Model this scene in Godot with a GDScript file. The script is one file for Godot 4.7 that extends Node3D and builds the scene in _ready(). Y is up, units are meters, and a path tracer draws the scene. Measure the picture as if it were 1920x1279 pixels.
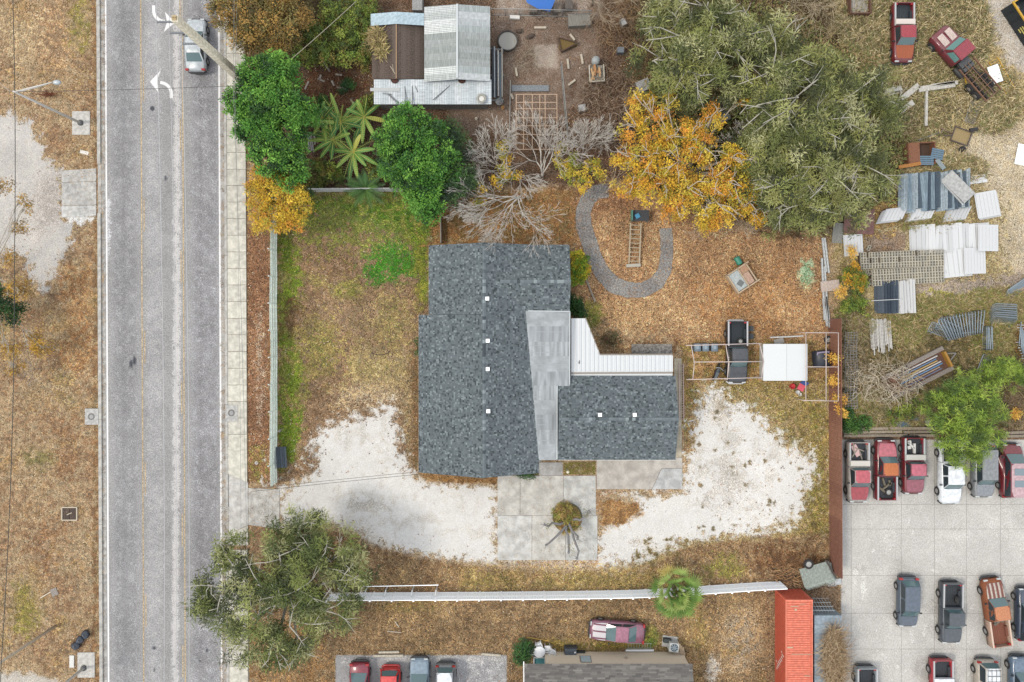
extends Node3D
# Aerial view of a lot beside a road. Metres, y up, north is -z.
# A spot on the ground is given in the photograph's pixels and turned to metres by P(), with its height above ground.
const H := 62.5
const S := 20.5
const CX := 960.0
const CY := 610.0
const GAIN := 1.8
var rng := RandomNumberGenerator.new()
var used := {}
var mats := {}
var texs := {}
var meshes := {}

func P(px: float, py: float, h := 0.0) -> Vector3:
	var k := (H - h) / H / S
	return Vector3((px - CX) * k, h, (py - CY) * k)
func P2(px: float, py: float, h := 0.0) -> Vector2:
	var v := P(px, py, h)
	return Vector2(v.x, v.z)
const ORD := ["first", "second", "third", "fourth", "fifth", "sixth", "seventh", "eighth", "ninth", "tenth", "eleventh", "twelfth", "thirteenth", "fourteenth", "fifteenth", "sixteenth", "seventeenth", "eighteenth", "nineteenth", "twentieth"]
func nth(i: int) -> String: return ORD[i] if i < 20 else ("twenty-" + ORD[i - 20] if i < 29 else "thirtieth")
func rr(a: float, b: float) -> float: return rng.randf_range(a, b)
func lin(r: float, g: float, b: float) -> Color:
	var c := Color(r / 255.0, g / 255.0, b / 255.0).srgb_to_linear()
	return Color(c.r / GAIN, c.g / GAIN, c.b / GAIN)
func C(r: float, g: float, b: float) -> Color: return lin(r, g, b).linear_to_srgb()

# ---------- textures and materials
func ntex(kind: String) -> ImageTexture:
	if texs.has(kind): return texs[kind]
	var n := FastNoiseLite.new()
	n.seed = kind.hash() % 1000
	n.noise_type = FastNoiseLite.TYPE_SIMPLEX_SMOOTH
	var im: Image
	var lo := 0.86
	if kind == "grain":
		n.frequency = 0.25; n.fractal_octaves = 2
		im = n.get_seamless_image(256, 256)
	elif kind == "stain":
		n.frequency = 0.009; n.fractal_octaves = 6; n.fractal_gain = 0.6
		im = n.get_seamless_image(512, 512); lo = 0.84
	elif kind == "blotch":
		n.frequency = 0.02; n.fractal_octaves = 4; n.fractal_gain = 0.7
		im = n.get_seamless_image(512, 512); lo = 0.58
	elif kind == "streak":
		n.frequency = 0.06; n.fractal_octaves = 4
		im = n.get_seamless_image(256, 24); im.resize(256, 256, Image.INTERPOLATE_CUBIC); lo = 0.8
	else:
		n.frequency = 0.06; n.fractal_octaves = 4
		im = n.get_seamless_image(24, 256); im.resize(256, 256, Image.INTERPOLATE_CUBIC); lo = 0.8
	im.convert(Image.FORMAT_L8)
	var d := im.get_data()
	for i in d.size():
		var v := clampf((d[i] / 255.0 - 0.2) / 0.6, 0.0, 1.0)
		d[i] = int(255.0 * (lo + (1.0 - lo) * v))
	im = Image.create_from_data(im.get_width(), im.get_height(), false, Image.FORMAT_L8, d)
	im.convert(Image.FORMAT_RGB8)
	texs[kind] = ImageTexture.create_from_image(im)
	return texs[kind]
func mat(c: Color, rough := 0.85, metal := 0.0, tex := "", scale := 0.5, flags := "") -> StandardMaterial3D:
	var key := "%s|%s|%s|%s|%s|%s" % [c.to_html(), rough, metal, tex, scale, flags]
	if mats.has(key): return mats[key]
	var m := StandardMaterial3D.new()
	m.albedo_color = c
	m.roughness = rough
	m.metallic = metal
	if tex != "":
		m.albedo_texture = ntex(tex)
		m.uv1_triplanar = true
		m.uv1_world_triplanar = flags.contains("w")
		m.uv1_scale = Vector3.ONE * scale
	if flags.contains("v"):
		m.vertex_color_use_as_albedo = true
	if flags.contains("l"):
		m.backlight = Color(0.25, 0.25, 0.25)
	if flags.contains("c"):
		m.clearcoat_enabled = true; m.clearcoat = 0.5; m.clearcoat_roughness = 0.15
	m.cull_mode = BaseMaterial3D.CULL_DISABLED
	mats[key] = m
	return m
func paint(r: float, g: float, b: float) -> StandardMaterial3D: return mat(C(r, g, b), 0.4, 0.0, "stain", 0.6, "c")

# ---------- mesh helpers
func B(smooth := false) -> SurfaceTool:
	var st := SurfaceTool.new()
	st.begin(Mesh.PRIMITIVE_TRIANGLES)
	st.set_smooth_group(0 if smooth else -1)
	return st
func tri(st: SurfaceTool, a: Vector3, b: Vector3, c: Vector3) -> void:
	st.add_vertex(a); st.add_vertex(b); st.add_vertex(c)
func quad(st: SurfaceTool, a: Vector3, b: Vector3, c: Vector3, d: Vector3) -> void:
	tri(st, a, b, c); tri(st, a, c, d)
func box(st: SurfaceTool, c: Vector3, s: Vector3, bs := Basis(), taper := 1.0) -> void:
	var v := []
	for y in [-0.5, 0.5]:
		var t := taper if y > 0 else 1.0
		for p in [Vector2(-0.5, -0.5), Vector2(0.5, -0.5), Vector2(0.5, 0.5), Vector2(-0.5, 0.5)]:
			v.append(c + bs * Vector3(p.x * s.x * t, y * s.y, p.y * s.z * t))
	quad(st, v[4], v[5], v[6], v[7])
	quad(st, v[0], v[3], v[2], v[1])
	for i in 4:
		var j := (i + 1) % 4
		quad(st, v[i], v[j], v[j + 4], v[i + 4])
func bar(st: SurfaceTool, a: Vector3, b: Vector3, w: float, t := -1.0) -> void:
	var d := b - a
	var up := Vector3.UP if absf(d.normalized().y) < 0.95 else Vector3.RIGHT
	var x := up.cross(d).normalized()
	var y := d.cross(x).normalized()
	box(st, (a + b) / 2.0, Vector3(w, t if t > 0 else w, d.length()), Basis(x, y, d.normalized()))
func tube(st: SurfaceTool, pts: Array, r0: float, r1: float, sides := 6) -> void:
	var prev := []
	for i in pts.size():
		var a: Vector3 = pts[maxi(i - 1, 0)]
		var b: Vector3 = pts[mini(i + 1, pts.size() - 1)]
		var d := (b - a).normalized()
		var x := d.cross(Vector3(0.31, 0.9, 0.2)).normalized()
		if absf(d.dot(Vector3(0.31, 0.9, 0.2).normalized())) > 0.98: x = d.cross(Vector3.RIGHT).normalized()
		var y := d.cross(x)
		var r := lerpf(r0, r1, float(i) / maxf(1.0, pts.size() - 1))
		var ring := []
		for k in sides:
			var t := TAU * k / sides
			ring.append(pts[i] + x * cos(t) * r + y * sin(t) * r)
		if i > 0:
			for k in sides:
				var n := (k + 1) % sides
				quad(st, prev[k], prev[n], ring[n], ring[k])
		if i == 0 or i == pts.size() - 1:
			for k in range(1, sides - 1):
				if i == 0: tri(st, ring[0], ring[k + 1], ring[k])
				else: tri(st, ring[0], ring[k], ring[k + 1])
		prev = ring
func lathe(st: SurfaceTool, c: Vector3, prof: Array, seg := 16, bs := Basis()) -> void:
	for i in prof.size() - 1:
		for k in seg:
			var t0 := TAU * k / seg
			var t1 := TAU * (k + 1) / seg
			var f := func(p: Vector2, t: float) -> Vector3: return c + bs * Vector3(cos(t) * p.x, p.y, sin(t) * p.x)
			var a: Vector3 = f.call(prof[i], t0)
			var b: Vector3 = f.call(prof[i], t1)
			var e: Vector3 = f.call(prof[i + 1], t1)
			var g: Vector3 = f.call(prof[i + 1], t0)
			if prof[i].x > 0.0001: tri(st, a, e, b)
			if prof[i + 1].x > 0.0001: tri(st, a, g, e)
func disc(st: SurfaceTool, c: Vector3, r: float, h: float, seg := 16) -> void:
	lathe(st, c, [Vector2(0, 0), Vector2(r, 0), Vector2(r, h), Vector2(0, h)], seg)
func prism(st: SurfaceTool, poly: PackedVector2Array, y0: float, y1: float) -> void:
	var idx := Geometry2D.triangulate_polygon(poly)
	for i in range(0, idx.size(), 3):
		var a := poly[idx[i]]; var b := poly[idx[i + 1]]; var c := poly[idx[i + 2]]
		tri(st, Vector3(a.x, y1, a.y), Vector3(b.x, y1, b.y), Vector3(c.x, y1, c.y))
	if y0 < y1:
		for i in poly.size():
			var a := poly[i]; var b := poly[(i + 1) % poly.size()]
			quad(st, Vector3(a.x, y0, a.y), Vector3(b.x, y0, b.y), Vector3(b.x, y1, b.y), Vector3(a.x, y1, a.y))
func loft(st: SurfaceTool, rings: Array) -> void:
	for i in rings.size() - 1:
		var a: Array = rings[i]
		var b: Array = rings[i + 1]
		for k in a.size():
			var n := (k + 1) % a.size()
			quad(st, a[k], a[n], b[n], b[k])
	for e in [0, rings.size() - 1]:
		var r: Array = rings[e]
		for k in range(1, r.size() - 1): tri(st, r[0], r[k], r[k + 1])
func poly(pts: Array, h := 0.0) -> PackedVector2Array:
	var o := PackedVector2Array()
	for i in range(0, pts.size(), 2): o.append(P2(pts[i], pts[i + 1], h))
	return o

# ---------- scene tree helpers
func numbered(n: String) -> String:
	if not used.has(n):
		used[n] = 0
		return n
	used[n] += 1
	return "%s_%03d" % [n, used[n]]
func done(st: SurfaceTool, m: Material) -> ArrayMesh:
	st.generate_normals()
	var me := st.commit()
	if me.get_surface_count() > 0: me.surface_set_material(0, m)
	return me
func inst(nm: String, me: Mesh, parent: Node3D) -> MeshInstance3D:
	var o := MeshInstance3D.new()
	o.mesh = me
	o.name = numbered(nm) if parent == self else nm
	parent.add_child(o, true)
	return o
func part(nm: String, st: SurfaceTool, m: Material, parent: Node3D) -> MeshInstance3D: return inst(nm, done(st, m), parent)
func tag(o: Node3D, label: String, cat: String, group := "") -> Node3D:
	o.set_meta("label", label)
	o.set_meta("category", cat)
	if group != "": o.set_meta("group", group)
	return o
func thing(nm: String, label: String, cat: String, at := Vector3.ZERO, turn := 0.0, group := "") -> Node3D:
	var o := Node3D.new()
	o.name = numbered(nm)
	add_child(o, true)
	o.position = at
	o.rotation.y = turn
	return tag(o, label, cat, group)
func single(nm: String, st: SurfaceTool, m: Material, label: String, cat: String, group := "") -> Node3D:
	return tag(part(nm, st, m, self), label, cat, group)
func struct(nm: String, st: SurfaceTool, m: Material) -> MeshInstance3D:
	var o := part(nm, st, m, self)
	o.set_meta("kind", "structure")
	return o
func heading(deg: float) -> float:
	var t := deg_to_rad(deg)
	return atan2(-cos(t), -sin(t))
func copy(o: Node3D, nm: String, label: String, at: Vector3, turn := 0.0) -> Node3D:
	var c: Node3D = o.duplicate()
	c.name = numbered(nm)
	add_child(c, true)
	c.position = at
	c.rotation.y = turn
	c.set_meta("label", label)
	return c

# scattered copies of one small mesh: leaves, tufts, shingles
func scatter(nm: String, me: Mesh, m: Material, xf: Array, cols: PackedColorArray, parent: Node3D) -> MultiMeshInstance3D:
	var mm := MultiMesh.new()
	mm.transform_format = MultiMesh.TRANSFORM_3D
	mm.use_colors = true
	mm.mesh = me
	mm.instance_count = xf.size()
	for i in xf.size():
		mm.set_instance_transform(i, xf[i])
		mm.set_instance_color(i, cols[i])
	var o := MultiMeshInstance3D.new()
	o.multimesh = mm
	o.material_override = m
	o.name = numbered(nm) if parent == self else nm
	parent.add_child(o, true)
	o.set_meta("kind", "stuff")
	return o

func _ready() -> void:
	rng.seed = 7
	sky_and_camera()
	make_ground()
	make_road()
	make_slabs()
	make_house()
	make_shed_house()
	make_rear_house()
	make_fences()
	make_poles()
	make_cars()
	make_yard()
	make_stockyard()
	make_top_right()
	make_debris_yard()
	make_south()
	make_trees()
	make_plants()

func sky_and_camera() -> void:
	var cam := Camera3D.new()
	cam.name = "camera"
	cam.projection = Camera3D.PROJECTION_FRUSTUM
	cam.near = 0.5
	cam.far = 2000.0
	cam.size = 1279.0 / S / H * cam.near
	cam.frustum_offset = Vector2(0.0, -(639.5 - CY) / S / H * cam.near)
	cam.position = Vector3(0, H, 0)
	cam.rotation_degrees = Vector3(-90, 0, 0)
	add_child(cam)
	cam.current = true
	var env := Environment.new()
	env.background_mode = Environment.BG_SKY
	var sky := Sky.new()
	var sm := ProceduralSkyMaterial.new()
	sm.sky_top_color = Color(0.92, 0.93, 0.95)
	sm.sky_horizon_color = Color(0.85, 0.86, 0.88)
	sm.ground_bottom_color = Color(0.30, 0.28, 0.25)
	sm.ground_horizon_color = Color(0.45, 0.43, 0.40)
	sm.sun_angle_max = 0.0
	sky.sky_material = sm
	env.sky = sky
	env.tonemap_mode = Environment.TONE_MAPPER_LINEAR
	env.tonemap_exposure = 1.84
	env.sdfgi_enabled = true
	env.ssao_enabled = true
	env.ssil_enabled = true
	var we := WorldEnvironment.new()
	we.name = "air"
	we.environment = env
	add_child(we)
	var sun := DirectionalLight3D.new()
	sun.name = "sun"
	sun.light_energy = 0.48
	sun.light_angular_distance = 13.0
	sun.light_color = Color(1.0, 0.96, 0.90)
	sun.shadow_enabled = true
	add_child(sun)
	sun.look_at_from_position(Vector3(-0.75, 1.0, 0.12), Vector3.ZERO, Vector3.UP)

# ---------- ground: one colour map of what lies on the ground (dry grass, leaf litter, shell sand, dirt, asphalt)
const GX0 := -56.0
const GZ0 := -36.5
const GW := 112.0
const GD := 76.0
const TW := 2048
const TH := 1390
const TPM := 2048.0 / 112.0
var mr := PackedFloat32Array()
var mg := PackedFloat32Array()
var mb := PackedFloat32Array()
var mgrain := PackedFloat32Array()
var mgrass := PackedFloat32Array()
var nmid := PackedByteArray()
var nfine := PackedByteArray()
var nbig := PackedByteArray()
var gmat: StandardMaterial3D

func tx(px: float) -> float: return ((px - CX) / S - GX0) * TPM
func tz(py: float) -> float: return ((py - CY) / S - GZ0) * TPM
func noise_bytes(freq: float, oct: int, sd: int, gain := 0.6) -> PackedByteArray:
	var n := FastNoiseLite.new()
	n.seed = sd
	n.noise_type = FastNoiseLite.TYPE_SIMPLEX
	n.frequency = freq
	n.fractal_octaves = oct
	n.fractal_gain = gain
	var im := n.get_image(TW, TH)
	im.convert(Image.FORMAT_L8)
	return im.get_data()
# a patch of one material: outline in photo pixels, feather and raggedness in photo pixels, two tones of it, grain, how grassy, cover 0..1
func patch(pts: Array, feather: float, wob: float, ca: Vector3, cb: Vector3, grain: float, grassy: float, cover := 1.0) -> void:
	var pl := PackedVector2Array()
	var x0 := 1e9; var x1 := -1e9; var z0 := 1e9; var z1 := -1e9
	for i in range(0, pts.size(), 2):
		var v := Vector2(tx(pts[i]), tz(pts[i + 1]))
		pl.append(v)
		x0 = minf(x0, v.x); x1 = maxf(x1, v.x); z0 = minf(z0, v.y); z1 = maxf(z1, v.y)
	var q := TPM / S
	feather = maxf(feather * q, 0.6); wob *= q
	var pad := feather + wob
	var ix0 := clampi(int(x0 - pad), 0, TW - 1); var ix1 := clampi(int(x1 + pad) + 1, 0, TW - 1)
	var iz0 := clampi(int(z0 - pad), 0, TH - 1); var iz1 := clampi(int(z1 + pad) + 1, 0, TH - 1)
	if ix1 <= ix0 or iz1 <= iz0: return
	var st := 4
	var cw := (ix1 - ix0) / st + 2
	var ch := (iz1 - iz0) / st + 2
	var sd := PackedFloat32Array()
	sd.resize(cw * ch)
	var np := pl.size()
	for j in ch:
		for i in cw:
			var p := Vector2(ix0 + i * st, iz0 + j * st)
			var best := 1e12
			for k in np:
				best = minf(best, p.distance_squared_to(Geometry2D.get_closest_point_to_segment(p, pl[k], pl[(k + 1) % np])))
			best = sqrt(best)
			sd[j * cw + i] = best if Geometry2D.is_point_in_polygon(p, pl) else -best
	var inv := 1.0 / (2.0 * feather)
	for z in range(iz0, iz1 + 1):
		var fz := float(z - iz0) / st
		var jz := int(fz)
		fz -= jz
		for x in range(ix0, ix1 + 1):
			var fx := float(x - ix0) / st
			var jx := int(fx)
			fx -= jx
			var o := jz * cw + jx
			var s := lerpf(lerpf(sd[o], sd[o + 1], fx), lerpf(sd[o + cw], sd[o + cw + 1], fx), fz)
			if s < -pad: continue
			var at := z * TW + x
			var nm := nmid[at] * 0.00392
			var nf := nfine[at] * 0.00392
			s += (nm * 1.3 + nf * 0.7 - 1.0) * wob
			var m := (s + feather) * inv
			if m <= 0.0: continue
			m = minf(m, 1.0) * cover
			if cover < 1.0: m = clampf((m + (nf - 0.5) * 1.2 + (nm - 0.5) * 0.8) * 1.6 - 0.3, 0.0, 1.0) * minf(m * 2.0, 1.0)
			var t := clampf((nm - 0.5) * 2.6 + (nf - 0.5) * 1.4 + 0.5, 0.0, 1.0)
			mr[at] = lerpf(mr[at], lerpf(ca.x, cb.x, t), m)
			mg[at] = lerpf(mg[at], lerpf(ca.y, cb.y, t), m)
			mb[at] = lerpf(mb[at], lerpf(ca.z, cb.z, t), m)
			mgrain[at] = lerpf(mgrain[at], grain, m)
			mgrass[at] = lerpf(mgrass[at], grassy, m)
func blob(cx: float, cy: float, rx: float, ry: float, feather: float, wob: float, ca: Vector3, cb: Vector3, grain: float, grassy: float, cover := 1.0) -> void:
	var pts := []
	for i in 14:
		var a := TAU * i / 14
		pts.append(cx + cos(a) * rx); pts.append(cy + sin(a) * ry)
	patch(pts, feather, wob, ca, cb, grain, grassy, cover)
func strip(x0: float, y0: float, x1: float, y1: float, feather: float, wob: float, ca: Vector3, cb: Vector3, grain: float, grassy: float, cover := 1.0) -> void:
	patch([x0, y0, x1, y0, x1, y1, x0, y1], feather, wob, ca, cb, grain, grassy, cover)

func paint_map() -> void:
	var n := TW * TH
	for a in [mr, mg, mb, mgrain, mgrass]: a.resize(n)
	nmid = noise_bytes(0.045, 3, 11)
	nfine = noise_bytes(0.33, 2, 12, 0.8)
	nbig = noise_bytes(0.008, 3, 13)
	var tan1 := Vector3(204, 174, 132); var tan2 := Vector3(154, 121, 88)
	for i in n:
		var t := clampf((nmid[i] - 128) * 0.008 + (nbig[i] - 128) * 0.006 + (nfine[i] - 128) * 0.005 + 0.45, 0.0, 1.0)
		mr[i] = lerpf(tan1.x, tan2.x, t); mg[i] = lerpf(tan1.y, tan2.y, t); mb[i] = lerpf(tan1.z, tan2.z, t)
		mgrain[i] = 0.3; mgrass[i] = 1.0
	var pale := Vector3(218, 186, 136); var olive := Vector3(150, 142, 66); var dkolive := Vector3(108, 112, 42)
	var brn := Vector3(150, 112, 76); var dbrn := Vector3(112, 80, 52); var rust := Vector3(206, 160, 112); var drust := Vector3(162, 120, 82)
	var shell := Vector3(233, 231, 227); var shell2 := Vector3(210, 205, 197); var grn := Vector3(88, 164, 44); var grn2 := Vector3(62, 132, 28)
	# verge west of the road
	blob(95, 75, 45, 70, 20, 30, Vector3(176, 134, 96), Vector3(206, 164, 118), 0.3, 1, 0.7)
	blob(40, 60, 40, 70, 20, 30, pale, tan1, 0.3, 1, 0.6)
	blob(150, 40, 22, 60, 14, 20, Vector3(178, 152, 88), olive, 0.3, 1, 0.6)
	blob(80, 860, 42, 20, 14, 20, olive, Vector3(128, 122, 70), 0.3, 1, 0.55)
	blob(125, 840, 22, 60, 10, 26, Vector3(140, 98, 70), brn, 0.3, 1, 0.6)
	blob(45, 1140, 26, 56, 14, 22, Vector3(168, 152, 60), olive, 0.3, 1, 0.75)
	blob(80, 1030, 40, 50, 20, 30, Vector3(170, 134, 104), brn, 0.3, 1, 0.6)
	strip(115, 500, 182, 700, 10, 20, Vector3(200, 158, 106), Vector3(166, 120, 76), 0.36, 1, 0.8)
	patch([-40, 212, 30, 214, 62, 232, 75, 268, 100, 312, 118, 320, 118, 408, 142, 416, 132, 450, 108, 500, 84, 546, 62, 530, 46, 484, 0, 474, -40, 474], 4, 26, shell2, Vector3(190, 186, 181), 0.09, 0)
	patch([72, 330, 116, 325, 116, 410, 80, 440, 62, 470, 60, 400], 8, 30, Vector3(168, 158, 148), Vector3(190, 182, 174), 0.16, 0, 0.75)
	patch([112, 404, 182, 398, 182, 414, 140, 424], 3, 12, Vector3(238, 238, 236), shell, 0.1, 0, 0.9)
	patch([-30, 1258, 60, 1262, 112, 1276, 112, 1330, -30, 1330], 4, 14, shell2, Vector3(190, 182, 168), 0.14, 0)
	strip(174, -140, 183, 1400, 2, 8, Vector3(150, 128, 84), brn, 0.25, 0.8, 0.8)
	# strip between sidewalk and wooden fence
	strip(462, 420, 507, 905, 4, 6, Vector3(176, 128, 92), Vector3(134, 94, 66), 0.36, 0.6)
	blob(487, 690, 8, 120, 6, 16, Vector3(226, 214, 200), Vector3(196, 174, 150), 0.2, 0.2, 0.45)
	blob(485, 870, 20, 34, 8, 14, Vector3(190, 150, 92), olive, 0.3, 0.9, 0.6)
	# front yard
	patch([520, 360, 805, 360, 805, 590, 786, 592, 786, 890, 575, 890, 520, 910], 4, 8, Vector3(176, 142, 106), Vector3(132, 102, 72), 0.4, 1)
	patch([520, 360, 860, 360, 860, 460, 700, 440, 620, 398, 520, 430], 14, 40, Vector3(96, 140, 36), Vector3(122, 136, 46), 0.34, 1, 1.0)
	patch([522, 440, 552, 450, 566, 520, 562, 560, 540, 600, 560, 640, 574, 690, 566, 760, 560, 850, 522, 880], 8, 30, Vector3(146, 168, 44), Vector3(108, 134, 36), 0.34, 1, 1.0)
	for k in 40:
		blob(rr(524, 700), rr(380, 760), rr(5, 22), rr(5, 22), 6, 22, [Vector3(140, 152, 56), Vector3(116, 88, 58), Vector3(206, 176, 128), Vector3(126, 142, 46)][k % 4], Vector3(160, 138, 84), 0.34, 1, rr(0.35, 0.7))
	blob(545, 600, 16, 40, 8, 20, Vector3(120, 96, 62), dbrn, 0.3, 1, 0.7)
	patch([692, 470, 706, 452, 740, 440, 776, 462, 800, 470, 798, 520, 760, 516, 712, 532, 690, 530, 686, 500], 14, 40, grn, grn2, 0.34, 1, 0.97)
	patch([740, 420, 806, 420, 806, 560, 786, 580, 780, 520, 770, 470], 10, 30, Vector3(120, 154, 36), Vector3(146, 146, 52), 0.36, 1, 1.0)
	blob(640, 386, 30, 18, 8, 16, Vector3(112, 150, 46), olive, 0.3, 1, 0.8)
	blob(650, 545, 32, 24, 10, 24, Vector3(140, 150, 52), Vector3(158, 146, 76), 0.3, 1, 0.85)
	blob(664, 600, 12, 22, 6, 12, Vector3(128, 138, 76), olive, 0.3, 1, 0.7)
	patch([590, 570, 640, 560, 720, 560, 780, 600, 784, 640, 640, 640, 590, 620], 16, 40, Vector3(190, 158, 120), Vector3(150, 122, 90), 0.36, 1, 0.7)
	patch([660, 640, 784, 640, 784, 890, 770, 880, 756, 800, 740, 745, 690, 750, 650, 720], 14, 40, Vector3(190, 166, 122), Vector3(156, 134, 86), 0.36, 1, 0.85)
	blob(700, 690, 60, 30, 16, 34, Vector3(168, 156, 84), Vector3(190, 164, 110), 0.32, 1, 0.7)
	strip(772, 640, 786, 890, 6, 12, Vector3(142, 120, 66), brn, 0.34, 1, 0.8)
	blob(650, 415, 130, 44, 30, 60, Vector3(112, 146, 46), Vector3(138, 142, 62), 0.34, 1, 0.8)
	blob(735, 600, 40, 60, 20, 40, Vector3(136, 144, 56), Vector3(170, 146, 92), 0.34, 1, 0.6)
	blob(690, 745, 70, 24, 14, 40, Vector3(216, 200, 172), Vector3(190, 162, 118), 0.24, 0.4, 0.7)
	blob(600, 650, 46, 60, 20, 50, Vector3(138, 148, 56), Vector3(160, 140, 80), 0.34, 1, 0.7)
	# shell drive west
	patch([524, 918, 556, 906, 584, 886, 592, 852, 584, 826, 604, 800, 640, 786, 690, 776, 722, 762, 735, 752, 742, 766, 746, 800, 754, 850, 766, 880, 784, 898, 826, 903, 932, 906, 934, 1052, 900, 1058, 840, 1050, 780, 1042, 716, 1030, 684, 1014, 652, 992, 600, 986, 556, 990, 524, 992], 8, 34, shell, Vector3(219, 217, 212), 0.05, 0)
	for k in 44:
		# wheel tracks: long thin arcs of greyer shell sand
		var cx := rr(600, 860); var cy := rr(900, 1010); var rad := rr(40, 160); var a := rr(PI, TAU) if k % 2 else rr(-0.6, 0.6) + PI; var da := rr(0.25, 0.7)
		if k % 3 == 0: cx = rr(560, 700); cy = rr(830, 930); rad = rr(60, 130)
		var arc := []
		for i in 6: arc.append(cx + cos(a + da * i / 5.0) * rad); arc.append(cy + sin(a + da * i / 5.0) * rad * 0.5)
		for i in 6: arc.append(cx + cos(a + da * (5 - i) / 5.0) * (rad - rr(2, 5))); arc.append(cy + sin(a + da * (5 - i) / 5.0) * (rad - 4) * 0.5)
		patch(arc, 1.5, 5, Vector3(172, 166, 155), Vector3(206, 201, 192), 0.08, 0, rr(0.6, 0.85))
	for k in 16:
		blob(rr(560, 900), rr(925, 1030), rr(10, 46), rr(3, 9), 5, 26, Vector3(182, 175, 162), Vector3(210, 205, 196), 0.1, 0, rr(0.45, 0.7))
	for k in 10:
		blob(rr(600, 730), rr(800, 900), rr(4, 9), rr(12, 34), 4, 20, Vector3(182, 175, 162), Vector3(210, 205, 196), 0.1, 0, rr(0.45, 0.7))
	strip(524, 915, 545, 990, 6, 10, Vector3(206, 200, 192), shell2, 0.12, 0, 0.6)
	patch([785, 886, 1010, 888, 1010, 866, 932, 892, 932, 908, 800, 902], 3, 8, Vector3(186, 142, 88), Vector3(142, 102, 58), 0.34, 1)
	# back yard of rust-coloured leaves
	patch([820, 380, 1090, 340, 1260, 360, 1420, 420, 1545, 430, 1550, 590, 1556, 720, 1470, 760, 1420, 740, 1300, 720, 1296, 860, 1280, 860, 1280, 640, 1070, 600, 1068, 460, 806, 460], 8, 22, rust, drust, 0.42, 0.8)
	patch([820, 350, 1080, 350, 1090, 440, 1070, 460, 806, 460, 806, 400], 12, 30, Vector3(138, 116, 66), Vector3(158, 112, 66), 0.36, 1, 0.8)
	blob(1190, 590, 80, 26, 14, 40, Vector3(222, 174, 116), rust, 0.36, 0.8, 0.75)
	blob(1420, 570, 110, 60, 26, 60, Vector3(206, 158, 106), Vector3(176, 126, 78), 0.36, 0.8, 0.8)
	blob(1110, 590, 18, 26, 8, 14, Vector3(112, 138, 42), olive, 0.3, 1, 0.9)
	blob(1140, 380, 70, 22, 10, 20, Vector3(140, 92, 66), drust, 0.34, 0.4, 0.7)
	blob(1200, 650, 90, 14, 8, 18, Vector3(140, 104, 62), dbrn, 0.34, 0.8, 0.7)
	blob(1512, 516, 15, 30, 3, 14, Vector3(142, 190, 142), Vector3(168, 190, 150), 0.2, 0, 0.95)
	strip(1284, 700, 1312, 860, 6, 12, Vector3(190, 142, 82), Vector3(142, 128, 56), 0.34, 0.9, 0.8)
	patch([1340, 690, 1560, 690, 1560, 1010, 1520, 1040, 1200, 1070, 1130, 1080, 1130, 1040, 1290, 1000, 1300, 740], 12, 36, Vector3(188, 160, 106), Vector3(142, 128, 66), 0.42, 1, 0.95)
	patch([1490, 740, 1556, 740, 1556, 1060, 1510, 1040, 1500, 900, 1520, 840], 10, 34, Vector3(142, 140, 52), Vector3(176, 146, 84), 0.38, 1, 0.8)
	strip(1280, 640, 1560, 720, 8, 16, Vector3(198, 148, 90), Vector3(148, 128, 66), 0.4, 1, 0.7)
	# shell drive east
	patch([1124, 940, 1180, 932, 1278, 920, 1282, 880, 1296, 830, 1302, 772, 1322, 728, 1342, 726, 1366, 748, 1404, 762, 1440, 790, 1476, 832, 1518, 846, 1538, 880, 1514, 920, 1506, 960, 1482, 986, 1420, 1004, 1340, 1012, 1284, 1022, 1230, 1042, 1180, 1062, 1120, 1070, 940, 1064, 934, 1050, 1124, 1050], 8, 40, shell, Vector3(219, 217, 212), 0.06, 0)
	blob(1370, 905, 40, 60, 20, 60, Vector3(176, 167, 154), shell2, 0.2, 0, 0.75)
	blob(650, 1000, 44, 12, 8, 30, Vector3(150, 140, 122), Vector3(196, 188, 174), 0.2, 0, 0.7)
	blob(690, 945, 44, 14, 8, 30, Vector3(160, 152, 138), Vector3(200, 194, 182), 0.14, 0, 0.65)
	blob(1350, 770, 26, 30, 10, 26, Vector3(186, 160, 116), Vector3(214, 206, 196), 0.3, 0.6, 0.6)
	for k in 26:
		blob(rr(1290, 1500), rr(800, 1000), rr(4, 22), rr(5, 26), 4, 24, Vector3(168, 159, 145), Vector3(206, 200, 190), 0.16, 0, rr(0.45, 0.7))
	for k in 60:
		blob(rr(1300, 1540), rr(760, 1010), rr(1.5, 4), rr(1.5, 4), 1.5, 5, Vector3(150, 126, 92), Vector3(120, 108, 80), 0.2, 0.5, 0.7)
	patch([1122, 936, 1186, 938, 1204, 956, 1184, 978, 1152, 990, 1124, 984], 4, 18, Vector3(190, 144, 90), Vector3(150, 110, 66), 0.36, 1)
	blob(1200, 1016, 26, 10, 6, 14, Vector3(182, 160, 126), shell2, 0.26, 0.4, 0.6)
	strip(940, 1054, 1120, 1070, 4, 12, Vector3(206, 186, 158), Vector3(170, 132, 92), 0.3, 0.3, 0.6)
	# lawn south of the drives
	patch([490, 1000, 560, 992, 660, 998, 690, 1022, 780, 1046, 930, 1066, 1120, 1078, 1200, 1068, 1300, 1022, 1420, 1010, 1556, 1000, 1570, 1110, 1440, 1300, 480, 1300], 4, 14, Vector3(184, 150, 106), Vector3(132, 102, 70), 0.42, 1)
	strip(860, 1068, 1330, 1108, 8, 22, Vector3(150, 138, 66), Vector3(182, 150, 92), 0.36, 1, 0.75)
	blob(770, 1140, 60, 18, 12, 26, olive, Vector3(166, 132, 66), 0.34, 1, 0.7)
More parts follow.
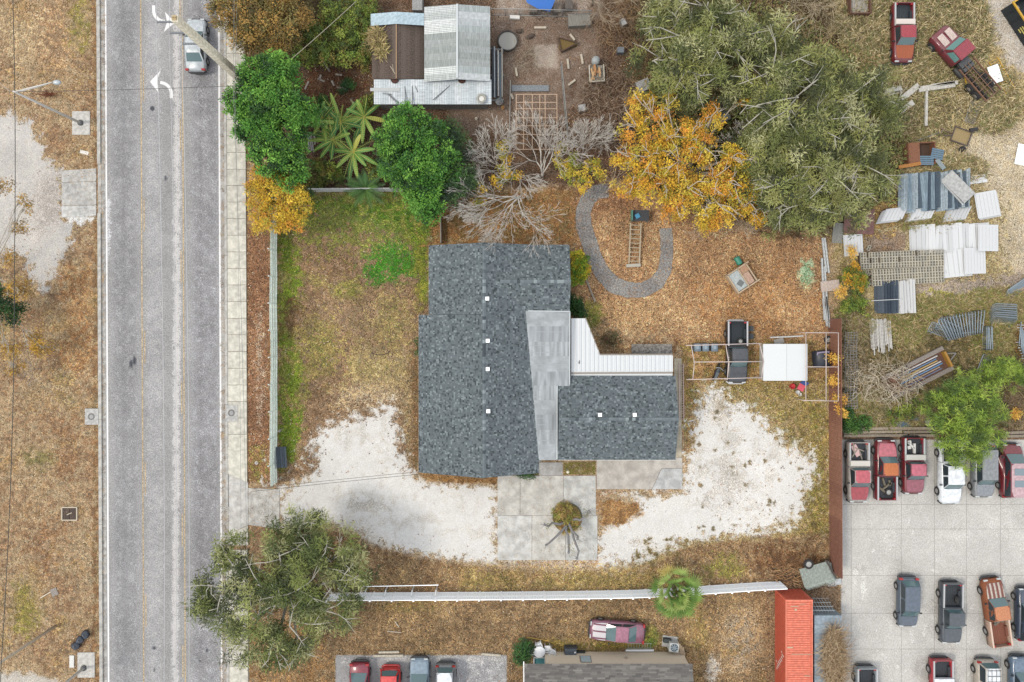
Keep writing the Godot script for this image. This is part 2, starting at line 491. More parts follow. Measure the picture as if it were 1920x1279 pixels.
	patch([700, 1150, 940, 1130, 1450, 1130, 1450, 1300, 500, 1300, 560, 1200], 12, 30, Vector3(174, 142, 100), Vector3(128, 102, 70), 0.44, 1, 0.7)
	blob(1140, 1208, 150, 12, 8, 16, Vector3(132, 132, 44), Vector3(160, 134, 66), 0.34, 1, 0.85)
	blob(1218, 1195, 18, 22, 6, 10, Vector3(96, 140, 40), olive, 0.3, 1, 0.9)
	blob(1390, 1200, 44, 70, 14, 40, Vector3(206, 188, 164), Vector3(172, 140, 98), 0.3, 0.3, 0.85)
	blob(1335, 1250, 16, 26, 6, 16, Vector3(222, 216, 208), Vector3(196, 184, 166), 0.2, 0.1, 0.9)
	blob(1310, 1190, 24, 60, 10, 26, Vector3(150, 136, 64), Vector3(180, 142, 90), 0.36, 1, 0.7)
	blob(1360, 1062, 40, 20, 8, 24, Vector3(140, 138, 56), olive, 0.34, 1, 0.7)
	blob(1470, 1050, 70, 30, 12, 30, Vector3(166, 112, 70), dbrn, 0.36, 0.8, 0.7)
	for k in 90:
		var bx := rr(0, 180) if k % 2 else rr(500, 1450); var by := rr(0, 1279) if k % 2 else rr(1068, 1279)
		if k % 2 and bx < 140 and by > 200 and by < 560: continue
		blob(bx, by, rr(5, 26), rr(5, 26), 7, 26, [Vector3(132, 98, 66), Vector3(150, 142, 74), Vector3(220, 192, 142), Vector3(170, 128, 88), Vector3(128, 116, 60)][k % 5], Vector3(176, 142, 94), 0.36, 1, rr(0.35, 0.65))
	for k in 50:
		blob(rr(1080, 1540), rr(400, 700), rr(4, 20), rr(4, 20), 6, 24, [Vector3(150, 98, 60), Vector3(226, 178, 122), Vector3(176, 124, 72), Vector3(142, 112, 66)][k % 4], rust, 0.4, 0.8, rr(0.35, 0.7))
	# leaf-strewn verge under the south-west oak
	blob(500, 1240, 110, 70, 14, 40, Vector3(200, 158, 104), Vector3(158, 118, 72), 0.36, 1, 0.6)
	# lots behind the trees, north
	patch([500, -140, 1190, -140, 1190, 330, 1080, 350, 820, 352, 590, 352, 500, 330], 6, 14, Vector3(132, 108, 88), Vector3(98, 74, 56), 0.36, 0.15)
	patch([380, -140, 700, -140, 700, 110, 560, 120, 420, 100], 10, 20, Vector3(104, 96, 50), Vector3(82, 66, 42), 0.4, 0.8, 0.9)
	patch([920, 30, 1120, 30, 1130, 180, 1050, 230, 960, 230, 880, 250, 840, 220, 840, 198, 922, 196], 8, 16, Vector3(152, 132, 116), Vector3(124, 102, 86), 0.2, 0)
	blob(1140, 230, 70, 80, 16, 40, Vector3(142, 116, 98), Vector3(96, 72, 56), 0.4, 0, 0.85)
	patch([930, -140, 1130, -140, 1130, 34, 930, 34], 4, 10, Vector3(176, 160, 146), Vector3(142, 122, 106), 0.2, 0)
	patch([998, 84, 1044, 82, 1046, 128, 1002, 126], 2, 6, Vector3(182, 168, 152), Vector3(160, 144, 130), 0.12, 0)
	blob(620, 175, 70, 50, 12, 30, Vector3(140, 92, 64), Vector3(104, 70, 50), 0.4, 0, 0.7)
	# under the oaks and the east yard
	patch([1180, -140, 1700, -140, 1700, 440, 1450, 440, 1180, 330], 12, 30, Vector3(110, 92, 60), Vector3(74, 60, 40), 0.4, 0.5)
	patch([1560, -140, 1990, -140, 1990, 806, 1580, 806, 1580, 620, 1560, 430, 1690, 400, 1690, 110, 1560, 60], 8, 24, Vector3(202, 180, 132), Vector3(154, 136, 88), 0.4, 0.9, 1.0)
	blob(1760, 60, 60, 80, 20, 40, Vector3(214, 188, 126), Vector3(184, 154, 92), 0.4, 1, 0.8)
	patch([1830, -140, 1990, -140, 1990, 130, 1930, 150, 1890, 120, 1850, 40], 5, 26, Vector3(206, 198, 186), Vector3(180, 168, 152), 0.2, 0)
	patch([1780, 290, 1830, 240, 1990, 220, 1990, 520, 1900, 520, 1870, 470, 1880, 400, 1840, 340], 8, 50, Vector3(214, 198, 170), Vector3(182, 164, 132), 0.24, 0.05)
	patch([1700, 532, 1860, 520, 1990, 500, 1990, 560, 1860, 570, 1710, 574], 5, 22, Vector3(186, 170, 156), Vector3(160, 144, 128), 0.24, 0.05, 0.95)
	patch([1620, 436, 1700, 430, 1700, 480, 1620, 478], 5, 14, Vector3(164, 142, 122), Vector3(126, 104, 84), 0.3, 0)
	blob(1770, 570, 90, 20, 8, 24, Vector3(142, 140, 52), olive, 0.38, 1, 0.8)
	blob(1640, 400, 60, 40, 14, 34, Vector3(140, 104, 64), Vector3(166, 132, 76), 0.38, 0.8, 0.7)
	patch([1580, 600, 1990, 620, 1990, 806, 1580, 806], 10, 40, Vector3(146, 126, 84), Vector3(96, 88, 52), 0.42, 0.9, 0.85)
	blob(1880, 620, 40, 60, 14, 34, Vector3(186, 148, 84), Vector3(140, 108, 60), 0.4, 1, 0.7)
	patch([1580, 806, 1990, 806, 1990, 826, 1580, 826], 3, 8, Vector3(150, 122, 96), Vector3(110, 88, 70), 0.34, 0)
	patch([1440, 1070, 1580, 1060, 1580, 1300, 1440, 1300], 6, 16, Vector3(170, 138, 104), Vector3(126, 98, 72), 0.4, 0.2, 0.85)
	# asphalt of the road, worn in long bands
	var a0 := Vector3(171, 170, 170); var a1 := Vector3(153, 152, 152)
	strip(196, -200, 414, 1500, 0.6, 0, a0, a1, 0.11, 0)
	patch([206, -200, 256, -200, 262, 1500, 212, 1500], 7, 8, Vector3(144, 144, 146), Vector3(156, 156, 158), 0.14, 0, 0.85)
	patch([224, -200, 234, -200, 240, 1500, 230, 1500], 4, 6, Vector3(128, 127, 131), Vector3(142, 142, 144), 0.16, 0, 0.6)
	patch([272, -200, 300, -200, 304, 1500, 276, 1500], 6, 8, Vector3(174, 174, 177), a0, 0.11, 0, 0.8)
	patch([326, -200, 336, -200, 338, 500, 332, 1500, 320, 1500, 324, 700], 4, 3, Vector3(212, 210, 208), Vector3(202, 200, 199), 0.05, 0, 0.95)
	patch([356, -200, 408, -200, 412, 1500, 360, 1500], 6, 8, Vector3(144, 143, 147), Vector3(156, 156, 159), 0.15, 0, 0.8)
	patch([370, -200, 379, -200, 382, 1500, 373, 1500], 3, 5, Vector3(120, 119, 122), Vector3(150, 149, 152), 0.2, 0, 0.65)
	for o in [[245, 683, 3, 10], [252, 675, 3, 11], [310, 334, 2, 5], [257, 385, 2, 2], [285, 203, 4, 5], [326, 652, 1.5, 3], [288, 1215, 5, 3], [289, 1256, 2, 3], [388, 1220, 2, 4], [375, 1240, 2, 3]]:
		blob(o[0], o[1], o[2], o[3], 1, 2, Vector3(66, 68, 78), Vector3(86, 88, 96), 0.1, 0)
	patch([198, 368, 206, 372, 206, 480, 199, 500], 2, 6, Vector3(228, 230, 234), Vector3(196, 196, 200), 0.1, 0, 0.7)
	for o in [[202, 345, 214, 322], [206, 350, 220, 326], [200, 338, 208, 322]]:
		patch([o[0], o[1], o[2], o[3], o[2] + 1.5, o[3], o[0] + 1.5, o[1]], 0.6, 0, Vector3(96, 96, 102), Vector3(110, 110, 114), 0.1, 0, 0.8)
	# worn asphalt of the south car park, concrete of the east lot
	strip(628, 1228, 950, 1400, 1, 0, Vector3(176, 175, 176), Vector3(158, 157, 158), 0.1, 0)
	patch([866, 1240, 930, 1232, 946, 1250, 940, 1300, 860, 1300], 6, 20, Vector3(150, 150, 152), Vector3(170, 169, 170), 0.2, 0, 0.8)
	for o in [[640, 1234, 700, 1244], [720, 1231, 770, 1238], [780, 1231, 850, 1238], [870, 1232, 948, 1240]]:
		strip(o[0], o[1], o[2], o[3], 2, 8, Vector3(206, 203, 198), Vector3(188, 186, 182), 0.16, 0, 0.6)
	strip(1576, 824, 1990, 1400, 1, 0, Vector3(210, 208, 203), Vector3(194, 192, 187), 0.07, 0)
	for k in 70:
		blob(rr(1590, 1950), rr(940, 1290), rr(4, 26), rr(4, 30), 4, 16, Vector3(154, 150, 143) if k % 2 else Vector3(232, 231, 227), Vector3(196, 194, 188), 0.1, 0, rr(0.3, 0.65))
	for k in 60:
		var sx := rr(1585, 1930); var sy := rr(950, 1280); var an := rng.randf() * TAU; var ln := rr(6, 30)
		var ex := sx + cos(an) * ln; var ey := sy + sin(an) * ln
		patch([sx, sy, (sx + ex) / 2 + rr(-5, 5), (sy + ey) / 2 + rr(-5, 5), ex, ey, ex + 1.2, ey + 1.2, (sx + ex) / 2 + 2, (sy + ey) / 2 + 2, sx + 1.2, sy + 1.2], 1.2, 3, Vector3(238, 238, 235) if k % 3 else Vector3(150, 146, 140), Vector3(222, 221, 217), 0.05, 0, 0.6)
	for k in 12:
		blob(rr(1590, 1900), rr(1060, 1280), rr(2, 5), rr(8, 24), 2, 8, Vector3(236, 236, 232), Vector3(216, 215, 210), 0.1, 0, 0.5)
	for k in 60:
		blob(rr(1500, 1560) if k % 2 else rr(1190, 1300), rr(760, 1000) if k % 2 else rr(1000, 1060), rr(2, 6), rr(2, 6), 2, 8, Vector3(150, 124, 80), Vector3(120, 104, 60), 0.3, 0.8, 0.7)

func make_ground() -> void:
	paint_map()
	var n := TW * TH
	var nsp := noise_bytes(0.7, 1, 15)
	var lut := PackedByteArray()
	lut.resize(1024)
	for i in 1024:
		var c := lin(i * 0.25, i * 0.25, i * 0.25).linear_to_srgb()
		lut[i] = clampi(int(c.r * 255.0 + 0.5), 0, 255)
	var data := PackedByteArray()
	data.resize(n * 3)
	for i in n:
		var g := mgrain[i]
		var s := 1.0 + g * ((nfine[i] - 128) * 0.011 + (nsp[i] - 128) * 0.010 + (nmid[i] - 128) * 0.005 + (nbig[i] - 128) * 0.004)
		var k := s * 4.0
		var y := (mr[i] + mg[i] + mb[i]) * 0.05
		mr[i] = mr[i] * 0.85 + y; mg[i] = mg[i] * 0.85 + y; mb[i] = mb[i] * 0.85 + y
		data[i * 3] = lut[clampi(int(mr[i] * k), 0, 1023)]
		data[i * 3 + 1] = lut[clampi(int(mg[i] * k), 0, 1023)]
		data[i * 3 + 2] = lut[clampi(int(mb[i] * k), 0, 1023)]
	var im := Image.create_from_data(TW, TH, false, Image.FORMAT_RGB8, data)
	gmat = StandardMaterial3D.new()
	gmat.albedo_texture = ImageTexture.create_from_image(im)
	gmat.roughness = 0.95
	gmat.metallic_specular = 0.2
	gmat.cull_mode = BaseMaterial3D.CULL_DISABLED
	# the ground itself, gently uneven
	var st := B(true)
	var nx := 140; var nz := 96
	var hn := FastNoiseLite.new()
	hn.seed = 5; hn.frequency = 0.2
	for j in nz:
		for i in nx:
			for q in [[0, 0], [1, 0], [1, 1], [0, 0], [1, 1], [0, 1]]:
				var u: float = float(i + q[0]) / nx
				var v: float = float(j + q[1]) / nz
				st.set_uv(Vector2(u, v))
				var x := GX0 + u * GW
				var z := GZ0 + v * GD
				var edge: bool = i + q[0] == 0 or i + q[0] == nx or j + q[1] == 0 or j + q[1] == nz
				st.add_vertex(Vector3(x, 0.0 if edge else -0.012 + 0.01 * hn.get_noise_2d(x, z), z))
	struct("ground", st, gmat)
	var far := B()
	var o := 900.0
	for r in [[-o, -o, o, GZ0], [-o, GZ0 + GD, o, o], [-o, GZ0, GX0, GZ0 + GD], [GX0 + GW, GZ0, o, GZ0 + GD]]:
		quad(far, Vector3(r[0], 0, r[1]), Vector3(r[2], 0, r[1]), Vector3(r[2], 0, r[3]), Vector3(r[0], 0, r[3]))
	struct("surrounding_ground", far, mat(C(178, 148, 100), 0.95, 0.0, "blotch", 0.04, "w"))
	# grass tufts standing on it
	var me := tuft_mesh()
	var xf := []; var cols := PackedColorArray()
	for k in 230000:
		var x := rr(-48.5, 48.5); var z := rr(-31.5, 34.0)
		var ti := int((x - GX0) * TPM); var tj := int((z - GZ0) * TPM)
		var at := tj * TW + ti
		if mgrass[at] < rng.randf() * 0.95 + 0.04: continue
		var s := rr(0.7, 1.5)
		var t := Transform3D(Basis(Vector3.UP, rng.randf() * TAU).scaled(Vector3(s, s * rr(0.6, 1.2), s)), Vector3(x, -0.015, z))
		xf.append(t)
		var f := rr(0.78, 1.3)
		var w := rr(-0.06, 0.06)
		cols.append(lin(minf(mr[at] * (f + w), 250), minf(mg[at] * f, 250), minf(mb[at] * (f - w), 250)))
	var g := scatter("grass", me, mat(Color.WHITE, 0.9, 0, "", 1, "vl"), xf, cols, self)
	tag(g, "short dry grass and green tufts covering the open ground", "grass")
	# fallen leaves, on the yards and blown onto the drives
	xf = []; cols = PackedColorArray()
	var lp := [lin(200, 146, 92), lin(156, 108, 70), lin(112, 80, 60), lin(226, 186, 132), lin(190, 154, 112), lin(236, 220, 192), lin(90, 66, 52)]
	var spots := [[1075, 345, 1550, 730, 9500], [462, 420, 507, 905, 2600], [560, 120, 700, 330, 2500], [500, 1000, 1450, 1279, 9000], [1290, 720, 1560, 1010, 4200], [521, 370, 790, 890, 4200], [1060, 100, 1190, 340, 3000], [0, 0, 180, 1279, 5000], [1570, 560, 1910, 800, 2500]]
	for r in spots:
		for k in r[4]:
			var p := P(rr(r[0], r[2]), rr(r[1], r[3]))
			var at := int((p.z - GZ0) * TPM) * TW + int((p.x - GX0) * TPM)
			if mgrass[at] < 0.02 and rng.randf() > 0.16: continue
			if nmid[at] + (nbig[at] - 128) < 108 + int(rr(0, 40)): continue
			p.y = rr(0.0, 0.05)
			xf.append(Transform3D(Basis.from_euler(Vector3(rr(-0.5, 0.5), rng.randf() * TAU, rr(-0.5, 0.5))).scaled(Vector3.ONE * rr(0.6, 1.3)), p))
			cols.append(lp[rng.randi() % lp.size()])
	g = scatter("fallen_leaves", leaf_mesh(), mat(Color.WHITE, 0.9, 0, "", 1, "vl"), xf, cols, self)
	tag(g, "dry brown fallen leaves strewn over the yards", "leaves")

func tuft_mesh() -> ArrayMesh:
	var st := B()
	for i in 6:
		var a := TAU * i / 6 + rr(-0.4, 0.4)
		var d := Vector3(cos(a), 0, sin(a)); var n := Vector3(-d.z, 0, d.x)
		var b := d * rr(0.0, 0.05)
		var l := rr(0.09, 0.17)
		tri(st, b - n * 0.018, b + n * 0.018, b + d * l * 0.8 + Vector3(0, l * rr(0.35, 0.8), 0))
	return done(st, null)
func leaf_mesh() -> ArrayMesh:
	var st := B()
	var a := Vector3(-0.07, 0, 0); var b := Vector3(0, 0.012, 0.035); var c := Vector3(0.07, 0.01, 0); var d := Vector3(0, 0.012, -0.035)
	tri(st, a, b, c); tri(st, a, c, d)
	return done(st, null)

# flat sheet with the colours of the ground map
func sheet(nm: String, pts: PackedVector2Array, y: float, m: Material, parent: Node3D = null) -> MeshInstance3D:
	var st := B()
	var idx := Geometry2D.triangulate_polygon(pts)
	for i in idx:
		st.set_uv(Vector2((pts[i].x - GX0) / GW, (pts[i].y - GZ0) / GD))
		st.add_vertex(Vector3(pts[i].x, y, pts[i].y))
	if parent: return part(nm, st, m, parent)
	return struct(nm, st, m)
func slab(nm: String, pts: PackedVector2Array, y0: float, y1: float, m: Material, parent: Node3D) -> MeshInstance3D:
	var st := B()
	prism(st, pts, y0, y1)
	return part(nm, st, m, parent)
func group_struct(nm: String) -> Node3D:
	var o := Node3D.new()
	o.name = nm
	add_child(o, true)
	o.set_meta("kind", "structure")
	return o

func make_road() -> void:
	# lines run very slightly east of south, as in the photograph
	var sl := func(x: float, y: float) -> float: return x + y * 0.0045
	var road := sheet("road", poly([196, -400, 413, -400, 418, 1700, 206, 1700]), 0.0, gmat)
	var wl := mat(Color(0.78, 0.78, 0.78), 0.7, 0, "grain", 0.8, "w")
	var yl := mat(C(228, 202, 156), 0.7, 0, "blotch", 0.35, "w")
	var line := func(nm: String, x: float, w: float, y0: float, y1: float, m: Material) -> void:
		var st := B()
		var y := y0
		while y < y1 - 0.1:
			var e := minf(y + 60.0, y1)
			quad(st, P(sl.call(x, y), y, 0.004), P(sl.call(x, y) + w, y, 0.004), P(sl.call(x, e) + w, e, 0.004), P(sl.call(x, e), e, 0.004))
			y = e
		part(nm, st, m, road)
	line.call("edge_line", 196.0, 3.2, -300, 1600, wl)
	line.call("edge_line", 408.5, 3.2, -300, 1600, wl)
	line.call("yellow_line", 262.5, 2.2, -300, 1600, yl)
	line.call("yellow_line", 340.5, 2.2, -300, 1600, yl)
	for y in [-120, 128, 372, 620, 866, 1114, 1360]:
		line.call("yellow_dash", 267.2, 2.0, y, y + 62, yl)
		line.call("yellow_dash", 336.2, 2.0, y - 150, y - 90, yl)
	# two turn arrows: a bent shaft and a barbed head
	for f in [[283, 184, -1.0], [335, 8, 1.0]]:
		var st := B()
		var pts := []
		for i in 9:
			var a := float(i) / 8.0 * PI / 2.0
			pts.append(Vector2(sin(a) * 24.0, cos(a) * 24.0))
		# shaft from the tail, round a quarter turn to the head; f[2] -1 points left
		var cx: float
		var cy: float
		var head := PackedVector2Array()
		if f[2] < 0:
			cx = 300.0; cy = 176.0
			for i in 8:
				var q := func(p: Vector2, r: float) -> Vector3: return P(cx + p.x * r, cy - p.y * r, 0.004)
				quad(st, q.call(pts[i], 1.0), q.call(pts[i + 1], 1.0), q.call(pts[i + 1], 0.76), q.call(pts[i], 0.76))
			quad(st, P(cx + 18.2, cy, 0.004), P(cx + 24, cy, 0.004), P(cx + 24, cy + 8, 0.004), P(cx + 18.2, cy + 8, 0.004))
			head = poly([281, 153, 301, 132, 295, 149, 295, 158, 298, 175], 0.004)
		else:
			cx = 309.0; cy = 19.0
			for i in 8:
				var q := func(p: Vector2, r: float) -> Vector3: return P(cx - p.x * r, cy + p.y * r, 0.004)
				quad(st, q.call(pts[i], 1.0), q.call(pts[i + 1], 1.0), q.call(pts[i + 1], 0.76), q.call(pts[i], 0.76))
			quad(st, P(cx - 24, cy - 9, 0.004), P(cx - 18.2, cy - 9, 0.004), P(cx - 18.2, cy, 0.004), P(cx - 24, cy, 0.004))
			head = poly([328, 42, 307, 60, 312, 45, 312, 36, 309, 22], 0.004)
		prism(st, head, 0.004, 0.004)
		part("turn_arrow", st, wl, road)
	# kerbs with a joint about every three metres, gutters beside them
	var km := mat(C(206, 204, 198), 0.85, 0, "stain", 0.35, "w")
	for k in [[182.0, 188.0, 195.5], [420.0, 424.5, 412.0]]:
		var kerb := group_struct("kerb_west" if k[0] < 300 else "kerb_east")
		var y := -280.0
		while y < 1560.0:
			var e := y + rr(92, 100)
			var x0: float = sl.call(k[0], y); var x1: float = sl.call(k[1], y)
			var pts := poly([x0, y, x1, y, sl.call(k[1], e), e - 0.4, sl.call(k[0], e), e - 0.4])
			var low: bool = (k[0] < 300 and y > 230 and y < 400) or (k[0] > 300 and y > 860 and y < 990)
			slab("kerbstone", pts, -0.1, 0.03 if low else 0.13, km, kerb)
			var gx: float = sl.call(minf(k[1], k[2]) if k[0] < 300 else k[2], y)
			var gx2: float = sl.call(k[2] if k[0] < 300 else k[0], y)
			var gt := 0.45
			slab("gutter", poly([gx + 0.2, y, gx2 - 0.2, y, gx2 + gt, e - 0.4, gx + gt, e - 0.4]), -0.05, 0.012, mat(C(200, 199, 195) if rng.randf() < 0.5 else C(190, 189, 186), 0.85, 0, "stain", 0.4, "w"), kerb)
			y = e
	# sidewalk of square slabs
	var walk := group_struct("sidewalk")
	var tones := [mat(C(234, 231, 217), 0.9, 0, "stain", 0.3, "w"), mat(C(229, 226, 212), 0.9, 0, "stain", 0.37, "w"), mat(C(225, 222, 209), 0.9, 0, "stain", 0.33, "w")]
	var ys := -270.0
	while ys < 1560.0:
		var e := ys + rr(30.4, 31.6)
		if not (e > 876 and ys < 1010):
			slab("slab", poly([sl.call(425.2, ys), ys + 0.35, sl.call(460, ys), ys + 0.35, sl.call(460, e), e - 0.35, sl.call(425.2, e), e - 0.35]), -0.05, 0.13 + rr(-0.004, 0.004), tones[rng.randi() % 3], walk)
		ys = e
	# driveway apron across the sidewalk
	var ap := group_struct("driveway_apron")
	var am := mat(C(224, 223, 219), 0.85, 0, "stain", 0.25, "w")
	slab("slab", poly([428, 889, 465, 905, 465, 985, 430, 1000]), -0.05, 0.06, am, ap)
	slab("slab", poly([465.6, 915, 524, 918, 524, 992, 465.6, 984]), -0.05, 0.035, mat(C(216, 215, 210), 0.85, 0, "stain", 0.25, "w"), ap)
	slab("slab", poly([428.2, 838, 463.6, 838, 464, 904, 428.2, 888.5]), -0.05, 0.11, tones[0], ap)
	slab("slab", poly([430.2, 1000.6, 465, 985.6, 466, 1022, 430.2, 1022]), -0.05, 0.11, tones[1], ap)
	var aw := group_struct("driveway_apron_west")
	slab("slab", poly([116, 320, 180.5, 316, 180.5, 340, 116, 342]), -0.05, 0.04, mat(C(208, 207, 203), 0.85, 0, "stain", 0.4, "w"), aw)
	slab("slab", poly([116, 342.8, 180.5, 340.8, 180.5, 384, 116, 386]), -0.05, 0.042, mat(C(214, 213, 209), 0.85, 0, "stain", 0.4, "w"), aw)
	slab("slab", poly([116, 386.8, 180.5, 384.8, 180.5, 404, 116, 408]), -0.05, 0.04, mat(C(224, 224, 221), 0.85, 0, "stain", 0.4, "w"), aw)
	# storm drain slabs with round covers
	var dk := mat(C(120, 122, 124), 0.6, 0.3, "stain", 2.0)
	for d in [[161, 766, 186, 796, 173, 781, "concrete drain slab with round iron cover beside the west kerb"], [424, 759, 447, 790, 435, 774, "concrete drain slab with round iron cover set in the sidewalk"]]:
		var y := 0.15
		var t := thing("storm_drain", d[6], "drain", P(d[4], d[5]))
		var st := B()
		box(st, P((d[0] + d[2]) / 2.0, (d[1] + d[3]) / 2.0) - t.position + Vector3(0, y - 0.05, 0), Vector3((d[2] - d[0]) / S, 0.12, (d[3] - d[1]) / S))
		part("slab", st, mat(C(206, 205, 202), 0.9, 0, "stain", 0.5), t)
		st = B()
		lathe(st, Vector3(0, y + 0.011, 0), [Vector2(0.2, 0.0), Vector2(0.2, 0.02), Vector2(0.31, 0.02), Vector2(0.31, 0)], 20)
		part("ring", st, dk, t)
		st = B()
		disc(st, Vector3(0, y + 0.011, 0), 0.185, 0.012, 20)
		disc(st, Vector3(0, y + 0.023, 0), 0.06, 0.012, 10)
		part("cover", st, mat(C(170, 171, 172), 0.6, 0.2, "grain", 3), t)

func make_slabs() -> void:
	var con := [mat(C(222, 222, 218), 0.9, 0, "stain", 0.17, "w"), mat(C(216, 217, 213), 0.9, 0, "stain", 0.2, "w"), mat(C(213, 215, 213), 0.9, 0, "stain", 0.14, "w"), mat(C(220, 218, 211), 0.9, 0, "stain", 0.16, "w")]
	var dr := group_struct("concrete_driveway")
	for r in [[933, 892, 975, 966], [975.6, 892, 1056, 966], [1056.6, 892, 1117, 966], [933, 966.6, 997, 1050], [997.6, 966.6, 1060, 1050], [1060.6, 966.6, 1120, 1050]]:
		slab("panel", poly([r[0], r[1], r[2], r[1], r[2], r[3], r[0], r[3]]), -0.1, 0.05, con[rng.randi() % 4], dr)
	slab("panel", poly([1011, 867, 1055, 867, 1055, 891.4, 1011, 891.4]), -0.1, 0.05, mat(C(194, 194, 192), 0.9, 0, "stain", 0.2, "w"), dr)
	var pad := group_struct("garage_apron")
	slab("panel", poly([1118.5, 858, 1279, 858, 1279, 878, 1240, 878, 1222, 917, 1118.5, 917]), -0.1, 0.06, mat(C(211, 206, 198), 0.9, 0, "stain", 0.16, "w"), pad)
	slab("panel", poly([1240.6, 878.6, 1279, 878.6, 1279, 917, 1222.8, 917]), -0.1, 0.06, mat(C(206, 208, 208), 0.9, 0, "stain", 0.2, "w"), pad)
	slab("panel", poly([1264, 672, 1278, 672, 1278, 857.4, 1264, 857.4]), -0.1, 0.06, mat(C(204, 194, 172), 0.9, 0, "stain", 0.2, "w"), pad)
	slab("panel", poly([1184, 645, 1260, 645, 1260, 664, 1184, 664]), -0.1, 0.06, mat(C(170, 166, 160), 0.9, 0, "blotch", 0.3, "w"), pad)
	# U-shaped garden path
	var path := group_struct("garden_path")
	var mid := [[1140, 357, 13], [1118, 360, 14], [1102, 374, 14], [1094, 396, 14], [1094, 422, 15], [1104, 452, 15], [1114, 482, 14], [1128, 510, 15], [1150, 534, 16], [1178, 544, 15], [1206, 544, 14], [1232, 530, 14], [1246, 508, 13], [1250, 480, 12], [1250, 452, 12], [1248, 428, 12]]
	var pt := [mat(C(176, 174, 172), 0.95, 0, "blotch", 0.5, "w"), mat(C(166, 164, 162), 0.95, 0, "blotch", 0.45, "w"), mat(C(184, 182, 178), 0.95, 0, "blotch", 0.55, "w")]
	for i in mid.size() - 1:
		var a := Vector2(mid[i][0], mid[i][1]); var b := Vector2(mid[i + 1][0], mid[i + 1][1])
		var da: Vector2 = (Vector2(mid[mini(i + 1, mid.size() - 1)][0], mid[mini(i + 1, mid.size() - 1)][1]) - Vector2(mid[maxi(i - 1, 0)][0], mid[maxi(i - 1, 0)][1])).normalized().orthogonal() * mid[i][2]
		var j2 := mini(i + 2, mid.size() - 1)
		var db: Vector2 = (Vector2(mid[j2][0], mid[j2][1]) - a).normalized().orthogonal() * mid[i + 1][2]
		var ed := []
		for s in [1.0, -1.0]:
			for q in 5:
				var f := q / 4.0 if s > 0 else 1.0 - q / 4.0
				var p: Vector2 = a.lerp(b, f) + da.lerp(db, f) * s * (1.0 + (rr(-0.05, 0.05) if q > 0 and q < 4 else 0.0))
				ed.append(p.x); ed.append(p.y)
		slab("panel", poly(ed), -0.05, 0.035 + (i % 3) * 0.003, pt[i % 3], path)
	# east lot: concrete panels with joints between them
	var lot := group_struct("concrete_lot")
	var xs := [1577.0, 1596.0, 1690.0, 1752.0, 1812.0, 1876.0, 1960.0, 2060.0]
	sheet("joint_filler", poly([1576.5, 824, 2060, 824, 2060, 1400, 1576.5, 1400]), 0.006, mat(C(150, 147, 140), 0.95), lot)
	var ys := [824.0, 946.0, 992.0, 1079.0, 1150.0, 1217.0, 1300.0, 1400.0]
	for i in xs.size() - 1:
		for j in ys.size() - 1:
			sheet("panel", poly([xs[i] + 0.32, ys[j] + 0.32, xs[i + 1] - 0.32, ys[j] + 0.32, xs[i + 1] - 0.32, ys[j + 1] - 0.32, xs[i] + 0.32, ys[j + 1] - 0.32]), 0.012 + 0.004 * ((i + j) % 2), gmat, lot)
	var park := poly([630, 1238, 644, 1232, 668, 1234, 690, 1229, 720, 1231, 760, 1229, 800, 1232, 846, 1234, 870, 1229, 930, 1229, 944, 1238, 950, 1262, 950, 1400, 628, 1400])
	sheet("car_park", park, 0.006, gmat)

# ---------- roofs
# one shingled slope: eave corners a, b and ridge corners c (above b), d (above a)
func slope(parent: Node3D, a: Vector3, b: Vector3, c: Vector3, d: Vector3, pal: Array, tw := 0.14, ex := 0.14) -> void:
	var st := B()
	var n := (b - a).cross(d - a).normalized()
	if n.y < 0: n = -n
	var t := n * -0.12
	quad(st, a, b, c, d)
	quad(st, a + t, b + t, c + t, d + t)
	quad(st, a, b, b + t, a + t); quad(st, b, c, c + t, b + t); quad(st, c, d, d + t, c + t); quad(st, d, a, a + t, d + t)
	part("roof_deck", st, mat(C(84, 92, 100), 0.95), parent)
	var key := "shingle%s" % tw
	if not meshes.has(key):
		var s2 := B()
		box(s2, Vector3(0, 0, 0), Vector3(1, 0.02, 1))
		meshes[key] = done(s2, null)
	var up := ((d + c) / 2.0 - (a + b) / 2.0)
	var rows := int(up.length() / ex)
	var xf := []; var cols := PackedColorArray()
	for r in rows:
		var f0 := (r + 0.5) / rows
		var l := a.lerp(d, f0); var e := b.lerp(c, f0)
		var len := l.distance_to(e)
		var dir := (e - l).normalized()
		var u := n.cross(dir).normalized()
		var bs := Basis(dir, n, u)
		var tilt := Basis(dir, 0.055 if u.dot(up) < 0 else -0.055)
		var x := -rr(0.0, tw)
		while x < len:
			var w := tw * rr(0.55, 1.6)
			var x0 := maxf(x, 0.0); var x1 := minf(x + w, len)
			if x1 - x0 > 0.03:
				xf.append(Transform3D((tilt * bs) * Basis.from_scale(Vector3(x1 - x0 - 0.008, rr(0.7, 1.6), ex * 1.25)), l + dir * ((x0 + x1) / 2.0) + n * 0.016))
				var cc: Color = pal[rng.randi() % pal.size()]
				var f := rr(0.85, 1.15)
				cols.append(Color(cc.r * f, cc.g * f, cc.b * f))
			x += w
	scatter("shingles", meshes[key], mat(Color.WHITE, 0.95, 0, "", 1, "v"), xf, cols, parent)
